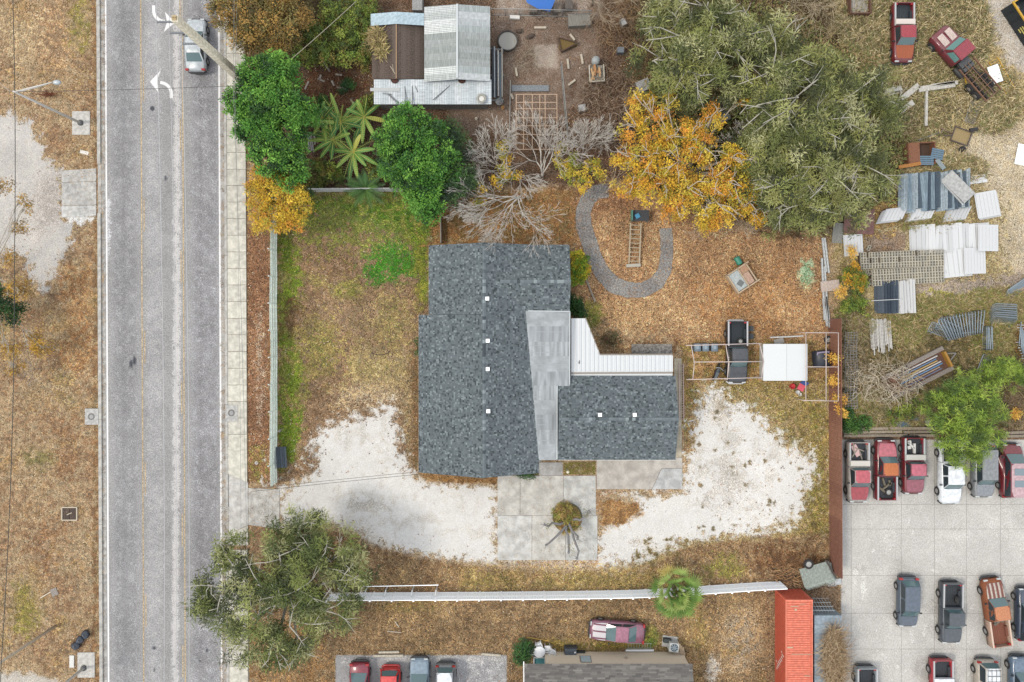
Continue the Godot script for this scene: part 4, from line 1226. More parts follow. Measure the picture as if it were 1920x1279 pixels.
func make_poles() -> void:
	var conc := mat(Color(0.86, 0.835, 0.76), 0.85, 0, "stain", 0.6)
	var base := P(458, 153)
	var t := pole("utility_pole", "tall square concrete utility pole leaning over the road in perspective, with three insulator arms", base, P(318, 26, 12.9) * Vector3(0, 1, 0) + Vector3(base.x, 0, base.z), 0.33, 0.23, conc, true)
	for a in [12.3, 10.4, 8.4]:
		var st := B(true)
		var n := []
		for k in 14: n.append(Vector2(0.1 if k % 2 else 0.065, k * 0.11 / 1.0))
		n.push_front(Vector2(0, 0)); n.append(Vector2(0, 1.5))
		lathe(st, Vector3(-0.15, a, 0), n, 10, Basis(Vector3.BACK, PI / 2))
		part("insulator_arm", st, mat(C(122, 128, 134), 0.5), t)
	var cap := B()
	box(cap, Vector3(0, 12.95, 0), Vector3(0.34, 0.12, 0.34))
	for k in [-0.09, 0.09]: box(cap, Vector3(k, 13.05, 0), Vector3(0.08, 0.1, 0.08))
	part("cap", cap, mat(C(190, 170, 130), 0.8), t)
	# phase wires and the dark communication lines
	var pale := C(206, 208, 212)
	var dark := C(74, 72, 70)
	var arm := func(h: float) -> Array:
		var k := H / (H - h)
		return [CX + (base.x - 1.65) * S * k, CY + base.z * S * k, h]
	var q: Array = arm.call(12.3)
	wire([[q[0] - 4, -520, 12.0], q, [q[0] + 9, 1760, 12.0]], 0.022, pale, "pale overhead line on the top insulator, westernmost above the road")
	q = arm.call(10.4)
	wire([[q[0] - 3, -520, 10.2], q, [q[0] + 6, 1760, 10.2]], 0.018, pale, "pale overhead line on the middle insulator, along the bright road seam")
	q = arm.call(8.4)
	wire([[q[0] - 3, -520, 8.2], q, [q[0] + 8, 1760, 8.2]], 0.022, pale, "pale overhead line on the lowest insulator, above the eastern lane")
	wire([[437, -300, 7.0], [437, 153, 7.0], [470, 1700, 7.0]], 0.016, C(150, 152, 150), "thin grey cable above the sidewalk and green tree")
	wire([[447, -300, 6.4], [440, 153, 6.4], [448, 1700, 6.4]], 0.014, C(160, 162, 160), "second thin cable above the sidewalk, near its outer edge")
	wire([[12, -300, 8.8], [27, 480, 8.6], [2, 1245, 8.6], [-30, 1700, 8.6]], 0.028, dark, "dark overhead line along the western verge")
	wire([[20, 172, 8.4], [457, 160, 8.0]], 0.018, dark, "dark cable crossing the road from street lamp to concrete pole")
	wire([[-60, 112, 8.2], [20, 172, 8.4]], 0.022, C(196, 190, 178), "pale guy cable running off from the street lamp top")
	wire([[470, 917, 5.5], [792, 884, 3.4]], 0.018, C(120, 118, 114), "upper of two service cables from the roadside to the house corner")
	wire([[470, 922, 5.4], [790, 889, 3.3]], 0.018, C(92, 90, 88), "lower of two service cables from the roadside to the house corner")
	wire([[540, 116, 6.0], [668, 2, 6.0]], 0.03, C(176, 168, 150), "pale cable over the shrubs by the shed house")
	# street lamps with concrete footing slabs
	var alu := mat(C(244, 242, 236), 0.5, 0.1, "grain", 1)
	for l in [[152, 231, 8.5, 136, 209, 169, 253, 0.15, "street lamp with double arm standing on a concrete slab west of the road"], [158, 1252, 8.5, 146, 1223, 178, 1270, 0.3, "street lamp pole by the black bags, cut by the south-west picture corner"]]:
		var b := P(l[0], l[1])
		var s := pole("street_lamp", l[8], b, b + Vector3(0, l[2], 0), 0.13, 0.075, alu)
		var st := B()
		box(st, P((l[3] + l[5]) / 2.0, (l[4] + l[6]) / 2.0) - b + Vector3(0, 0.02, 0), Vector3((l[5] - l[3]) / S, 0.1, (l[6] - l[4]) / S))
		part("footing_slab", st, mat(C(220, 218, 212), 0.9, 0, "stain", 0.5), s)
		st = B(true)
		disc(st, Vector3(0, 0.07, 0), 0.26, 0.12, 12)
		part("base_plate", st, mat(C(124, 126, 128), 0.6, 0.3, "blotch", 2), s)
		var hd := Vector3(3.45, l[2] + 0.35, -0.6) if l[1] < 600 else Vector3(2.4, l[2] + 0.3, 0.2)
		for dy in [0.0, -0.45]:
			st = B(true)
			tube(st, [Vector3(0, l[2] + dy, 0.05 + dy * 0.3), hd * 0.55 + Vector3(0, l[2] * 0.45 + dy * 0.4, 0), hd + Vector3(-0.15, 0, 0)], 0.045, 0.035, 8)
			part("arm", st, alu, s)
		st = B(true)
		lathe(st, hd + Vector3(0.2, -0.05, 0), [Vector2(0, 0.16), Vector2(0.16, 0.13), Vector2(0.24, 0.0), Vector2(0.14, -0.12), Vector2(0, -0.14)], 14, Basis().scaled(Vector3(1.5, 1, 0.9)))
		part("lamp_head", st, mat(C(196, 204, 208), 0.4, 0.2), s)
	var wb := P(104, 1174)
	pole("timber_pole", "weathered timber pole in the western verge", wb, wb + Vector3(0, 8.8, 0), 0.14, 0.1, mat(C(226, 212, 188), 0.95, 0, "streak2", 1.0))

# ---------- vehicles. Local axes: front towards -z, ground at y 0.
const KIND := {
	"sedan": {"L": 4.75, "W": 1.82, "hood": 0.92, "belt": 0.96, "tail": 0.98, "zb": [0.27, 0.84], "zt": [0.41, 0.69], "roof": 1.44, "bed": 0.0},
	"hatch": {"L": 4.45, "W": 1.8, "hood": 0.96, "belt": 1.0, "tail": 1.0, "zb": [0.24, 0.95], "zt": [0.38, 0.86], "roof": 1.55, "bed": 0.0},
	"suv": {"L": 4.7, "W": 1.85, "hood": 1.08, "belt": 1.12, "tail": 1.1, "zb": [0.26, 0.975], "zt": [0.37, 0.93], "roof": 1.78, "bed": 0.0},
	"coupe": {"L": 4.85, "W": 1.85, "hood": 0.88, "belt": 0.92, "tail": 0.98, "zb": [0.29, 0.86], "zt": [0.46, 0.68], "roof": 1.32, "bed": 0.0},
	"pickup": {"L": 5.3, "W": 1.88, "hood": 1.08, "belt": 1.12, "tail": 1.1, "zb": [0.27, 0.575], "zt": [0.36, 0.555], "roof": 1.74, "bed": 0.59},
	"extcab": {"L": 5.5, "W": 1.9, "hood": 1.08, "belt": 1.12, "tail": 1.1, "zb": [0.25, 0.64], "zt": [0.34, 0.62], "roof": 1.76, "bed": 0.655},
	"van": {"L": 4.8, "W": 1.88, "hood": 1.02, "belt": 1.12, "tail": 1.1, "zb": [0.17, 0.985], "zt": [0.33, 0.95], "roof": 1.75, "bed": 0.0},
}
func ring(w: float, y0: float, top: float, z: float) -> Array:
	var r := []
	for p in [[-0.86, y0], [-0.97, y0 + 0.12], [-1.0, lerpf(y0, top, 0.5)], [-0.965, top - 0.12], [-0.86, top - 0.02], [0.0, top + 0.03], [0.86, top - 0.02], [0.965, top - 0.12], [1.0, lerpf(y0, top, 0.5)], [0.97, y0 + 0.12], [0.86, y0]]:
		r.append(Vector3(p[0] * w, p[1], z))
	return r
func car(kind: String, px: float, py: float, head: float, label: String, col: Dictionary) -> Node3D:
	var k: Dictionary = KIND[kind]
	var L: float = k.L * col.get("scale", 1.0); var W: float = k.W; var hw := W / 2
	var at := P(px, py, 0.55); at.y = 0.012
	var cat := "pickup truck" if k.bed > 0 else ("van" if kind == "van" else "car")
	var t := thing("pickup_truck" if k.bed > 0 else ("minivan" if kind == "van" else "parked_car"), label, cat, at, heading(head), col.get("group", "cars parked on the concrete lot"))
	var body: Material = col.body
	var hoodm: Material = col.get("hood", body)
	var roofm: Material = col.get("roof", body)
	var glass := mat(C(96, 122, 126), 0.06, 0.0)
	var black := mat(C(46, 48, 52), 0.6)
	var Z := func(f: float) -> float: return -L / 2 + f * L
	# lower body
	var st := B(true)
	var prof := [[0.0, 0.6, 0.5, k.hood - 0.34], [0.008, 0.74, 0.36, k.hood - 0.24], [0.025, 0.85, 0.3, k.hood - 0.14], [0.055, 0.92, 0.26, k.hood - 0.08], [0.11, 0.975, 0.24, k.hood - 0.03], [0.24, 1.0, 0.24, k.hood], [k.zb[0] + 0.03, 1.0, 0.24, k.belt]]
	if k.bed > 0: prof.append_array([[k.bed - 0.02, 1.0, 0.26, k.belt], [k.bed, 0.99, 0.28, k.belt]])
	else: prof.append_array([[0.6, 1.0, 0.24, k.belt + 0.02], [0.84, 0.99, 0.24, k.tail], [0.93, 0.96, 0.26, k.tail - 0.02], [0.97, 0.9, 0.3, k.tail - 0.08], [0.99, 0.82, 0.36, k.tail - 0.16], [1.0, 0.68, 0.5, k.tail - 0.3]])
	var rings := []
	for p in prof: rings.append(ring(hw * p[1], p[2], p[3], Z.call(p[0])))
	loft(st, rings)
	part("body", st, body, t)
	# hood: a shallow pressed panel
	st = B(true)
	var hz0: float = Z.call(0.05); var hz1: float = Z.call(k.zb[0] - 0.005)
	for i in 5:
		for j in 6:
			var q := []
			for c in [[i, j], [i, j + 1], [i + 1, j + 1], [i + 1, j]]:
				var f: float = c[0] / 5.0; var s: float = c[1] / 3.0 - 1.0
				var w := hw * lerpf(0.66, 0.84, minf(pow(f, 0.6) * 1.3, 1.0))
				q.append(Vector3(s * w, lerpf(k.hood - 0.06, k.hood + 0.075, pow(f, 0.5)) + 0.012 - 0.02 * s * s + (0.015 if absf(s) > 0.5 and absf(s) < 0.9 else 0.0), lerpf(hz0, hz1, f)))
			quad(st, q[0], q[1], q[2], q[3])
	part("hood", st, hoodm, t)
	if col.has("stripe"):
		for s in col.get("stripes", [0.0]):
			st = B()
			for i in 4:
				var f0 := i / 4.0; var f1 := (i + 1) / 4.0
				var y0 := lerpf(k.hood - 0.06, k.hood + 0.075, pow(f0, 0.5)) + 0.036; var y1 := lerpf(k.hood - 0.06, k.hood + 0.075, pow(f1, 0.5)) + 0.036
				var sw: float = col.get("sw", 0.09)
				quad(st, Vector3(s * hw - sw, y0, lerpf(hz0, hz1, f0)), Vector3(s * hw + sw, y0, lerpf(hz0, hz1, f0)), Vector3(s * hw + sw, y1, lerpf(hz0, hz1, f1)), Vector3(s * hw - sw, y1, lerpf(hz0, hz1, f1)))
			part("hood_stripe", st, col.stripe, t)
	# cabin frame and glass
	var b0: float = Z.call(k.zb[0]); var b1: float = Z.call(k.zb[1]); var t0: float = Z.call(k.zt[0]); var t1: float = Z.call(k.zt[1])
	var sideglass := mat(C(58, 68, 74), 0.08)
	var wb := hw * 0.91; var wt := hw * 0.75; var yb: float = k.belt - 0.03; var yt: float = k.roof - 0.03
	st = B()
	var lo := [Vector3(-wb * 0.9, yb, b0), Vector3(wb * 0.9, yb, b0), Vector3(wb, yb, b1), Vector3(-wb, yb, b1)]
	var hi := [Vector3(-wt, yt, t0), Vector3(wt, yt, t0), Vector3(wt, yt, t1), Vector3(-wt, yt, t1)]
	loft(st, [lo, hi])
	part("cabin", st, body, t)
	st = B(true)
	for i in 5:
		for j in 6:
			var q := []
			for c in [[i, j], [i, j + 1], [i + 1, j + 1], [i + 1, j]]:
				var f: float = c[0] / 5.0; var s: float = c[1] / 3.0 - 1.0
				var e := 0.05 if c[0] == 0 or c[0] == 5 or absf(s) > 0.99 else 0.0
				q.append(Vector3(s * wt * 1.02, k.roof - e + 0.025 * (1.0 - s * s), lerpf(t0 - 0.03, t1 + 0.03, f)))
			quad(st, q[0], q[1], q[2], q[3])
	part("roof_panel", st, roofm, t)
	var gm := {"windshield": glass, "rear_window": glass, "side_window": sideglass}
	var pane := func(nm: String, a: Vector3, b: Vector3, c: Vector3, d: Vector3, ins: float) -> void:
		var n := (b - a).cross(d - a).normalized()
		var m := (a + b + c + d) / 4
		if n.dot(m - Vector3(0, yb, (b0 + b1) / 2)) < 0: n = -n
		var g := B()
		var q := []
		for v in [a, b, c, d]: q.append(v + (m - v) * ins + n * 0.012)
		for i in 4:
			var f0 := i / 4.0; var f1 := (i + 1) / 4.0
			var bow := 0.05 if nm != "side_window" else 0.0
			var o0 := n * bow * sin(PI * f0); var o1 := n * bow * sin(PI * f1)
			var p0: Vector3 = q[0]; var p1: Vector3 = q[1]; var p2: Vector3 = q[2]; var p3: Vector3 = q[3]
			quad(g, p0.lerp(p1, f0) + o0, p0.lerp(p1, f1) + o1, p3.lerp(p2, f1) + o1 * 0.6, p3.lerp(p2, f0) + o0 * 0.6)
		part(nm, g, gm[nm], t)
	pane.call("windshield", lo[0], lo[1], hi[1], hi[0], 0.05)
	if k.bed > 0 or true: pane.call("rear_window", lo[3], lo[2], hi[2], hi[3], 0.14)
	for s in [-1, 1]:
		var l0: Vector3 = lo[0] if s < 0 else lo[1]; var l1: Vector3 = lo[3] if s < 0 else lo[2]
		var h0: Vector3 = hi[0] if s < 0 else hi[1]; var h1: Vector3 = hi[3] if s < 0 else hi[2]
		if b1 - b0 > 1.8:
			pane.call("side_window", l0, l0.lerp(l1, 0.5), h0.lerp(h1, 0.45), h0, 0.11)
			pane.call("side_window", l0.lerp(l1, 0.52), l1, h1, h0.lerp(h1, 0.47), 0.11)
		else:
			pane.call("side_window", l0, l1, h1, h0, 0.1)
		# wheels
		for z in [0.185, 0.79]:
			var wg := B(true)
			var r := 0.34 if k.bed == 0 else 0.37
			var bs := Basis(Vector3.BACK, PI / 2)
			var wc := Vector3(s * (hw - 0.09), r, Z.call(z))
			lathe(wg, wc, [Vector2(r * 0.62, -0.11), Vector2(r * 0.94, -0.11), Vector2(r, -0.08), Vector2(r, 0.08), Vector2(r * 0.94, 0.11), Vector2(r * 0.62, 0.11)], 18, bs)
			var wh := part("wheel", wg, mat(C(48, 48, 50), 0.9, 0, "grain", 4), t)
			wg = B(true)
			lathe(wg, wc, [Vector2(0, -0.1), Vector2(r * 0.2, -0.1), Vector2(r * 0.5, -0.07), Vector2(r * 0.62, -0.1), Vector2(r * 0.62, 0.1), Vector2(r * 0.5, 0.07), Vector2(r * 0.2, 0.1), Vector2(0, 0.1)], 14, bs)
			part("rim", wg, mat(C(190, 190, 190), 0.4, 0.5), wh)
			wg = B()
			for q in 10:
				var a0 := PI * q / 10; var a1 := PI * (q + 1) / 10
				var x: float = s * (hw + 0.012)
				quad(wg, Vector3(x, r + sin(a0) * r * 1.06, wc.z + cos(a0) * r * 1.06), Vector3(x, r + sin(a1) * r * 1.06, wc.z + cos(a1) * r * 1.06), Vector3(x, r + sin(a1) * r * 1.2, wc.z + cos(a1) * r * 1.2), Vector3(x, r + sin(a0) * r * 1.2, wc.z + cos(a0) * r * 1.2))
			part("wheel_arch", wg, black, t)
		var mg := B()
		box(mg, Vector3(s * (hw + 0.1), k.belt + 0.05, Z.call(k.zb[0] + 0.06)), Vector3(0.2, 0.13, 0.09))
		part("mirror", mg, black, t)
		var lg := B()
		box(lg, Vector3(s * hw * 0.62, k.hood - 0.24, Z.call(0.014)), Vector3(0.34, 0.14, 0.12))
		part("headlight", lg, mat(C(206, 212, 214), 0.2), t)
		lg = B()
		box(lg, Vector3(s * hw * 0.8, k.tail - 0.16, Z.call(0.975)), Vector3(0.3, 0.22, 0.16))
		part("tail_light", lg, mat(C(176, 34, 36), 0.3), t)
	# bumpers
	for e in [0.0, 1.0]:
		st = B(true)
		var w := hw * 0.9
		tube(st, [Vector3(-w, 0.42, Z.call(0.03 if e == 0 else 0.975)), Vector3(-w * 0.7, 0.42, Z.call(-0.006 if e == 0 else 1.008)), Vector3(w * 0.7, 0.42, Z.call(-0.006 if e == 0 else 1.008)), Vector3(w, 0.42, Z.call(0.03 if e == 0 else 0.975))], 0.1, 0.1, 8)
		part("bumper", st, col.get("bumper", black), t)
	# open cargo bed
	if k.bed > 0:
		var z0: float = Z.call(k.bed + 0.008); var z1: float = Z.call(0.995)
		var zc := (z0 + z1) / 2; var zl := z1 - z0
		st = B()
		box(st, Vector3(0, 0.62, zc), Vector3(W - 0.2, 0.06, zl - 0.06))
		for i in 7: box(st, Vector3(-hw * 0.66 + i * hw * 0.22, 0.66, zc), Vector3(0.07, 0.025, zl - 0.1))
		part("bed_floor", st, col.get("bed", mat(C(60, 66, 74), 0.8, 0, "stain", 1)), t)
		for s in [-1, 1]:
			st = B(true)
			var rg := []
			for z in [z0, z0 + 0.1, zc, z1 - 0.12, z1]:
				var e := 0.03 if z == z0 or z == z1 else 0.0
				rg.append([Vector3(s * (hw - 0.02 - e), 0.32, z), Vector3(s * (hw - e), 0.7, z), Vector3(s * (hw - 0.04 - e), 1.1, z), Vector3(s * (hw - 0.15), 1.1, z), Vector3(s * (hw - 0.17), 0.62, z), Vector3(s * (hw - 0.17), 0.34, z)])
			loft(st, rg)
			part("bed_side", st, col.get("bedside", body), t)
			st = B()
			box(st, Vector3(s * (hw - 0.095), 1.115, zc), Vector3(0.14, 0.03, zl - 0.04))
			part("bed_rail", st, col.get("rail", mat(C(186, 188, 190), 0.6)), t)
			st = B()
			box(st, Vector3(s * (hw - 0.26), 0.76, Z.call(0.79)), Vector3(0.2, 0.24, 0.9))
			part("wheel_well", st, col.get("bed", mat(C(60, 66, 74), 0.8, 0, "stain", 1)), t)
		st = B()
		box(st, Vector3(0, 0.84, z1 - 0.02), Vector3(W - 0.32, 0.5, 0.07))
		part("tailgate", st, col.get("bedside", body), t)
		st = B()
		box(st, Vector3(0, 0.86, z0 + 0.03), Vector3(W - 0.32, 0.5, 0.06))
		part("bed_front", st, body, t)
		if col.has("toolbox"):
			st = B()
			box(st, Vector3(0, 1.12, z0 + 0.32), Vector3(W - 0.06, 0.3, 0.48), Basis(), 0.95)
			part("toolbox", st, col.toolbox, t)
	return t
# something loose lying in a truck bed: fore 0 (cab) .. 1 (tailgate), side -1 .. 1
func bed_at(truck: Node3D, fore: float, side: float, y := 0.68) -> Vector3:
	return truck.transform * Vector3(side * 0.6, y, lerpf(0.5, 2.4, fore))
func board(label: String, at: Vector3, size: Vector3, turn: float, m: Material, nm := "board", group := "") -> Node3D:
	var t := thing(nm, label, nm.replace("_", " "), at, turn, group)
	var st := B()
	box(st, Vector3(0, size.y / 2, 0), size)
	part("slab" if nm != "board" else "plank", st, m, t)
	return t
func loose_wheel(label: String, at: Vector3, r := 0.33, tilt := 0.0, turn := 0.0) -> Node3D:
	var t := thing("loose_wheel", label, "wheel", at, turn)
	var bs := Basis(Vector3.RIGHT, tilt)
	var st := B(true)
	lathe(st, Vector3(0, 0.11 + absf(sin(tilt)) * (r - 0.1), 0), [Vector2(r * 0.58, -0.1), Vector2(r * 0.9, -0.11), Vector2(r, -0.06), Vector2(r, 0.06), Vector2(r * 0.9, 0.11), Vector2(r * 0.58, 0.1)], 18, bs)
	part("tyre", st, mat(C(52, 52, 54), 0.95, 0, "grain", 4), t)
	st = B(true)
	lathe(st, Vector3(0, 0.11 + absf(sin(tilt)) * (r - 0.1), 0), [Vector2(0, 0.05), Vector2(r * 0.15, 0.05), Vector2(r * 0.4, -0.02), Vector2(r * 0.58, 0.09), Vector2(r * 0.58, -0.09), Vector2(0, -0.05)], 14, bs)
	part("rim", st, mat(C(186, 186, 182), 0.5, 0.4), t)
	return t

func make_cars() -> void:
	var red := paint(176, 62, 72); var maroon := paint(128, 40, 48); var pink := paint(206, 110, 122); var white := mat(Color(0.78, 0.8, 0.82), 0.35, 0, "stain", 0.4, "c")
	var silver := mat(C(214, 222, 226), 0.35, 0.2, "stain", 0.4, "c"); var grey := mat(C(150, 154, 158), 0.45, 0.1, "stain", 0.6, "c"); var slate := paint(88, 102, 118); var navy := paint(72, 84, 104)
	var orange := mat(C(238, 142, 84), 0.75, 0, "blotch", 1.2); var rust := mat(C(176, 104, 66), 0.9, 0, "blotch", 1.0); var black := paint(44, 46, 52); var blue := paint(140, 162, 180)
	var t: Node3D
	# on the road
	car("sedan", 369, 86, -90, "silver sedan driving north in the eastern lane under the concrete pole", {"body": silver, "group": "cars on the road"})
	# row under the stockyard, west to east
	t = car("pickup", 1606, 884, 90, "red pickup with white toolbox and boards in its bed, beside the brown fence", {"body": mat(C(176, 172, 168), 0.5, 0, "stain", 0.6, "c"), "hood": red, "roof": paint(206, 92, 104), "toolbox": mat(C(216, 212, 204), 0.7), "scale": 1.03})
	board("pink board lying in the bed of the red pickup by the fence", bed_at(t, 0.75, 0.2), Vector3(0.5, 0.06, 1.1), 0.5, mat(C(216, 182, 182), 0.8))
	for q in [[0.5, -0.5, 0.3], [0.6, 0.5, -0.6], [0.8, -0.3, 1.2], [0.9, 0.6, 0.1]]:
		board("grey scrap strip in the bed of the red pickup by the fence", bed_at(t, q[0], q[1], 0.69), Vector3(0.1, 0.08, 0.9), q[2], mat(C(150, 142, 130), 0.9), "board", "scrap strips in the red pickup")
	t = car("pickup", 1658, 880, -90, "maroon pickup with an orange roof, backed in, a spare wheel in its bed", {"body": maroon, "hood": pink, "roof": orange, "scale": 1.02})
	loose_wheel("spare wheel lying in the bed of the orange-roofed maroon pickup", bed_at(t, 0.8, 0.4, 0.67), 0.36)
	for q in [[0.3, -0.3, 0.3, 0.7], [0.5, 0.2, -0.9, 1.0], [0.35, 0.6, 0.2, 0.5], [0.7, -0.5, 0.9, 0.8]]:
		board("rusty scrap metal piece in the orange-roofed pickup bed", bed_at(t, q[0], q[1], 0.69), Vector3(0.16, 0.14, q[3]), q[2], mat(C(150, 140, 120), 0.8, 0.2, "blotch", 2), "scrap_metal", "scrap in the orange-roofed pickup")
	t = car("pickup", 1709, 872, 90, "faded pink-red pickup with white toolbox and white junk in its bed", {"body": maroon, "hood": paint(160, 84, 100), "roof": paint(208, 104, 124), "toolbox": mat(C(206, 206, 200), 0.7), "scale": 0.96, "rail": mat(C(196, 206, 206), 0.6)})
	for q in [[0.55, -0.2, 0.0, 0.9, 0.2], [0.7, 0.3, 0.7, 0.8, 0.16], [0.85, 0.55, 0.1, 0.3, 0.3], [0.6, 0.6, 0.2, 0.3, 0.3]]:
		board("white junk piece in the bed of the faded pink-red pickup", bed_at(t, q[0], q[1], 0.69), Vector3(q[4], 0.16, q[3]), q[2], mat(C(226, 226, 222), 0.7), "scrap_piece", "white junk in the faded pickup")
	car("extcab", 1778, 884, 90, "white extended-cab pickup half under the bright green tree", {"body": white, "scale": 1.04})
	car("suv", 1840, 882, 90, "grey-blue sport utility with roof hatch under the bright green tree's edge", {"body": grey, "hood": mat(C(150, 156, 164), 0.5, 0.1, "stain", 0.8, "c")})
	t = car("van", 1893, 882, -90, "maroon minivan with a pinkish roof at the east end of the row", {"body": maroon, "roof": paint(214, 180, 186), "hood": maroon})
	for z in [-0.1, 0.95]:
		var g := B()
		box(g, Vector3(0, 1.785, z), Vector3(0.86, 0.02, 0.6))
		part("roof_window", g, mat(C(130, 146, 156), 0.15), t)
	# second row
	car("hatch", 1700, 1127, 91, "dark slate hatchback alone in the middle of the concrete lot", {"body": slate, "roof": paint(92, 106, 124), "bumper": mat(C(60, 64, 70), 0.5)})
	t = car("pickup", 1780, 1147, 91, "dark slate pickup with empty bed between hatchback and striped truck", {"body": paint(76, 84, 94), "scale": 1.03})
	loose_wheel("black tyre leaning inside the dark slate pickup's bed", bed_at(t, 0.4, -0.55, 0.67), 0.34, 1.3, 1.57)
	t = car("pickup", 1864, 1146, -98, "brown and white striped pickup with orange roof and rusty bed", {"body": rust, "hood": mat(C(214, 202, 190), 0.6, 0, "stain", 1), "roof": mat(C(216, 146, 106), 0.8, 0, "stain", 1.2), "stripe": mat(C(138, 84, 74), 0.7, 0, "stain", 1), "stripes": [-0.6, -0.2, 0.2, 0.6], "sw": 0.1, "bed": mat(C(166, 104, 82), 0.95, 0, "blotch", 1.2), "bedside": mat(C(214, 180, 158), 0.7, 0, "blotch", 1.0), "rail": mat(C(222, 196, 178), 0.7), "scale": 1.16})
	for q in [[0.1, -0.4, 0.3, 0.7], [0.2, 0.1, -0.9, 0.9], [0.15, 0.5, 1.2, 0.6]]:
		board("metal scrap at the front of the striped pickup's rusty bed", bed_at(t, q[0], q[1], 0.69), Vector3(0.2, 0.16, q[3]), q[2], mat(C(160, 150, 136), 0.7, 0.3, "blotch", 2), "scrap_metal", "scrap in the striped pickup")
	car("suv", 1922, 1150, -90, "dark navy sport utility cut by the east edge of the picture", {"body": navy})
	# third row, cut by the south edge
	car("pickup", 1621, 1303, 90, "pale blue-grey pickup, its bed alone showing, nearest the container", {"body": mat(C(160, 172, 180), 0.45, 0.1, "stain", 0.6, "c"), "toolbox": mat(C(150, 130, 120), 0.8, 0, "blotch", 1)})
	car("pickup", 1762, 1288, 90, "bright red pickup with white toolbox and a dark bed", {"body": paint(178, 44, 58), "toolbox": white})
	t = car("suv", 1846, 1284, 90, "beige sport utility with a white slatted roof rack", {"body": mat(C(206, 198, 184), 0.5, 0, "stain", 0.6, "c"), "roof": white})
	for z in [-0.1, 0.4, 0.9, 1.4, 1.9]:
		var g := B()
		box(g, Vector3(0, 1.84, z), Vector3(1.2, 0.03, 0.04))
		part("roof_bar", g, mat(C(110, 112, 112), 0.5), t)
	for x in [-0.56, -0.2, 0.2, 0.56]:
		var g := B()
		box(g, Vector3(x, 1.82, 0.9), Vector3(0.04, 0.04, 2.2))
		part("roof_rail", g, mat(C(150, 152, 152), 0.5), t)
	car("suv", 1910, 1278, -90, "slate blue sport utility cut by the south-east picture corner", {"body": paint(112, 134, 158)})
	# yard trucks
	t = car("pickup", 1380, 660, 90, "black pickup with an open bed parked by the carport frame", {"body": black, "hood": paint(66, 70, 78), "roof": paint(70, 74, 82), "group": "trucks standing in the yards", "bed": mat(C(44, 54, 62), 0.8, 0, "stain", 1), "scale": 1.06, "rail": mat(C(196, 196, 200), 0.6), "bumper": mat(C(206, 206, 206), 0.5)})
	loose_wheel("silver spare wheel lying in the black pickup's bed", bed_at(t, 0.25, -0.5, 0.68), 0.3)
	t = car("pickup", 1690, 64, 90, "old red pickup with white toolbox standing in the weeds", {"body": maroon, "hood": mat(C(206, 116, 80), 0.9, 0, "blotch", 1.5), "roof": mat(C(206, 84, 96), 0.7, 0, "blotch", 1.0), "toolbox": mat(C(226, 216, 208), 0.7), "group": "trucks standing in the yards", "bed": mat(C(56, 68, 78), 0.7, 0, "blotch", 1)})
	# south car park
	var pk := {"group": "cars in the south car park"}
	car("sedan", 675, 1290, 90, "dark red sedan in the south car park, westernmost of four", {"body": paint(150, 50, 70)}.merged(pk))
	car("suv", 733, 1298, 90, "bright red sport utility in the south car park", {"body": paint(214, 44, 46), "roof": paint(236, 70, 66), "bumper": paint(200, 40, 40)}.merged(pk))
	car("sedan", 787, 1282, -90, "pale blue-grey sedan nose-in to the lawn, south car park", {"body": blue}.merged(pk))
	car("suv", 836, 1292, 90, "silver sport utility with white roof, easternmost of four in the south car park", {"body": grey, "roof": white}.merged(pk))
	# sports coupe on the lawn
	car("coupe", 1157, 1183, 184, "mauve and white sports coupe with dark hood stripes on the lawn", {"body": paint(158, 104, 126), "hood": mat(C(230, 224, 228), 0.4, 0, "grain", 0.5, "c"), "roof": paint(180, 116, 140), "stripe": mat(C(120, 62, 84), 0.5), "stripes": [-0.66, 0.0, 0.66], "sw": 0.06, "group": "cars on the south lawn", "scale": 1.02})
	flatbed(red)

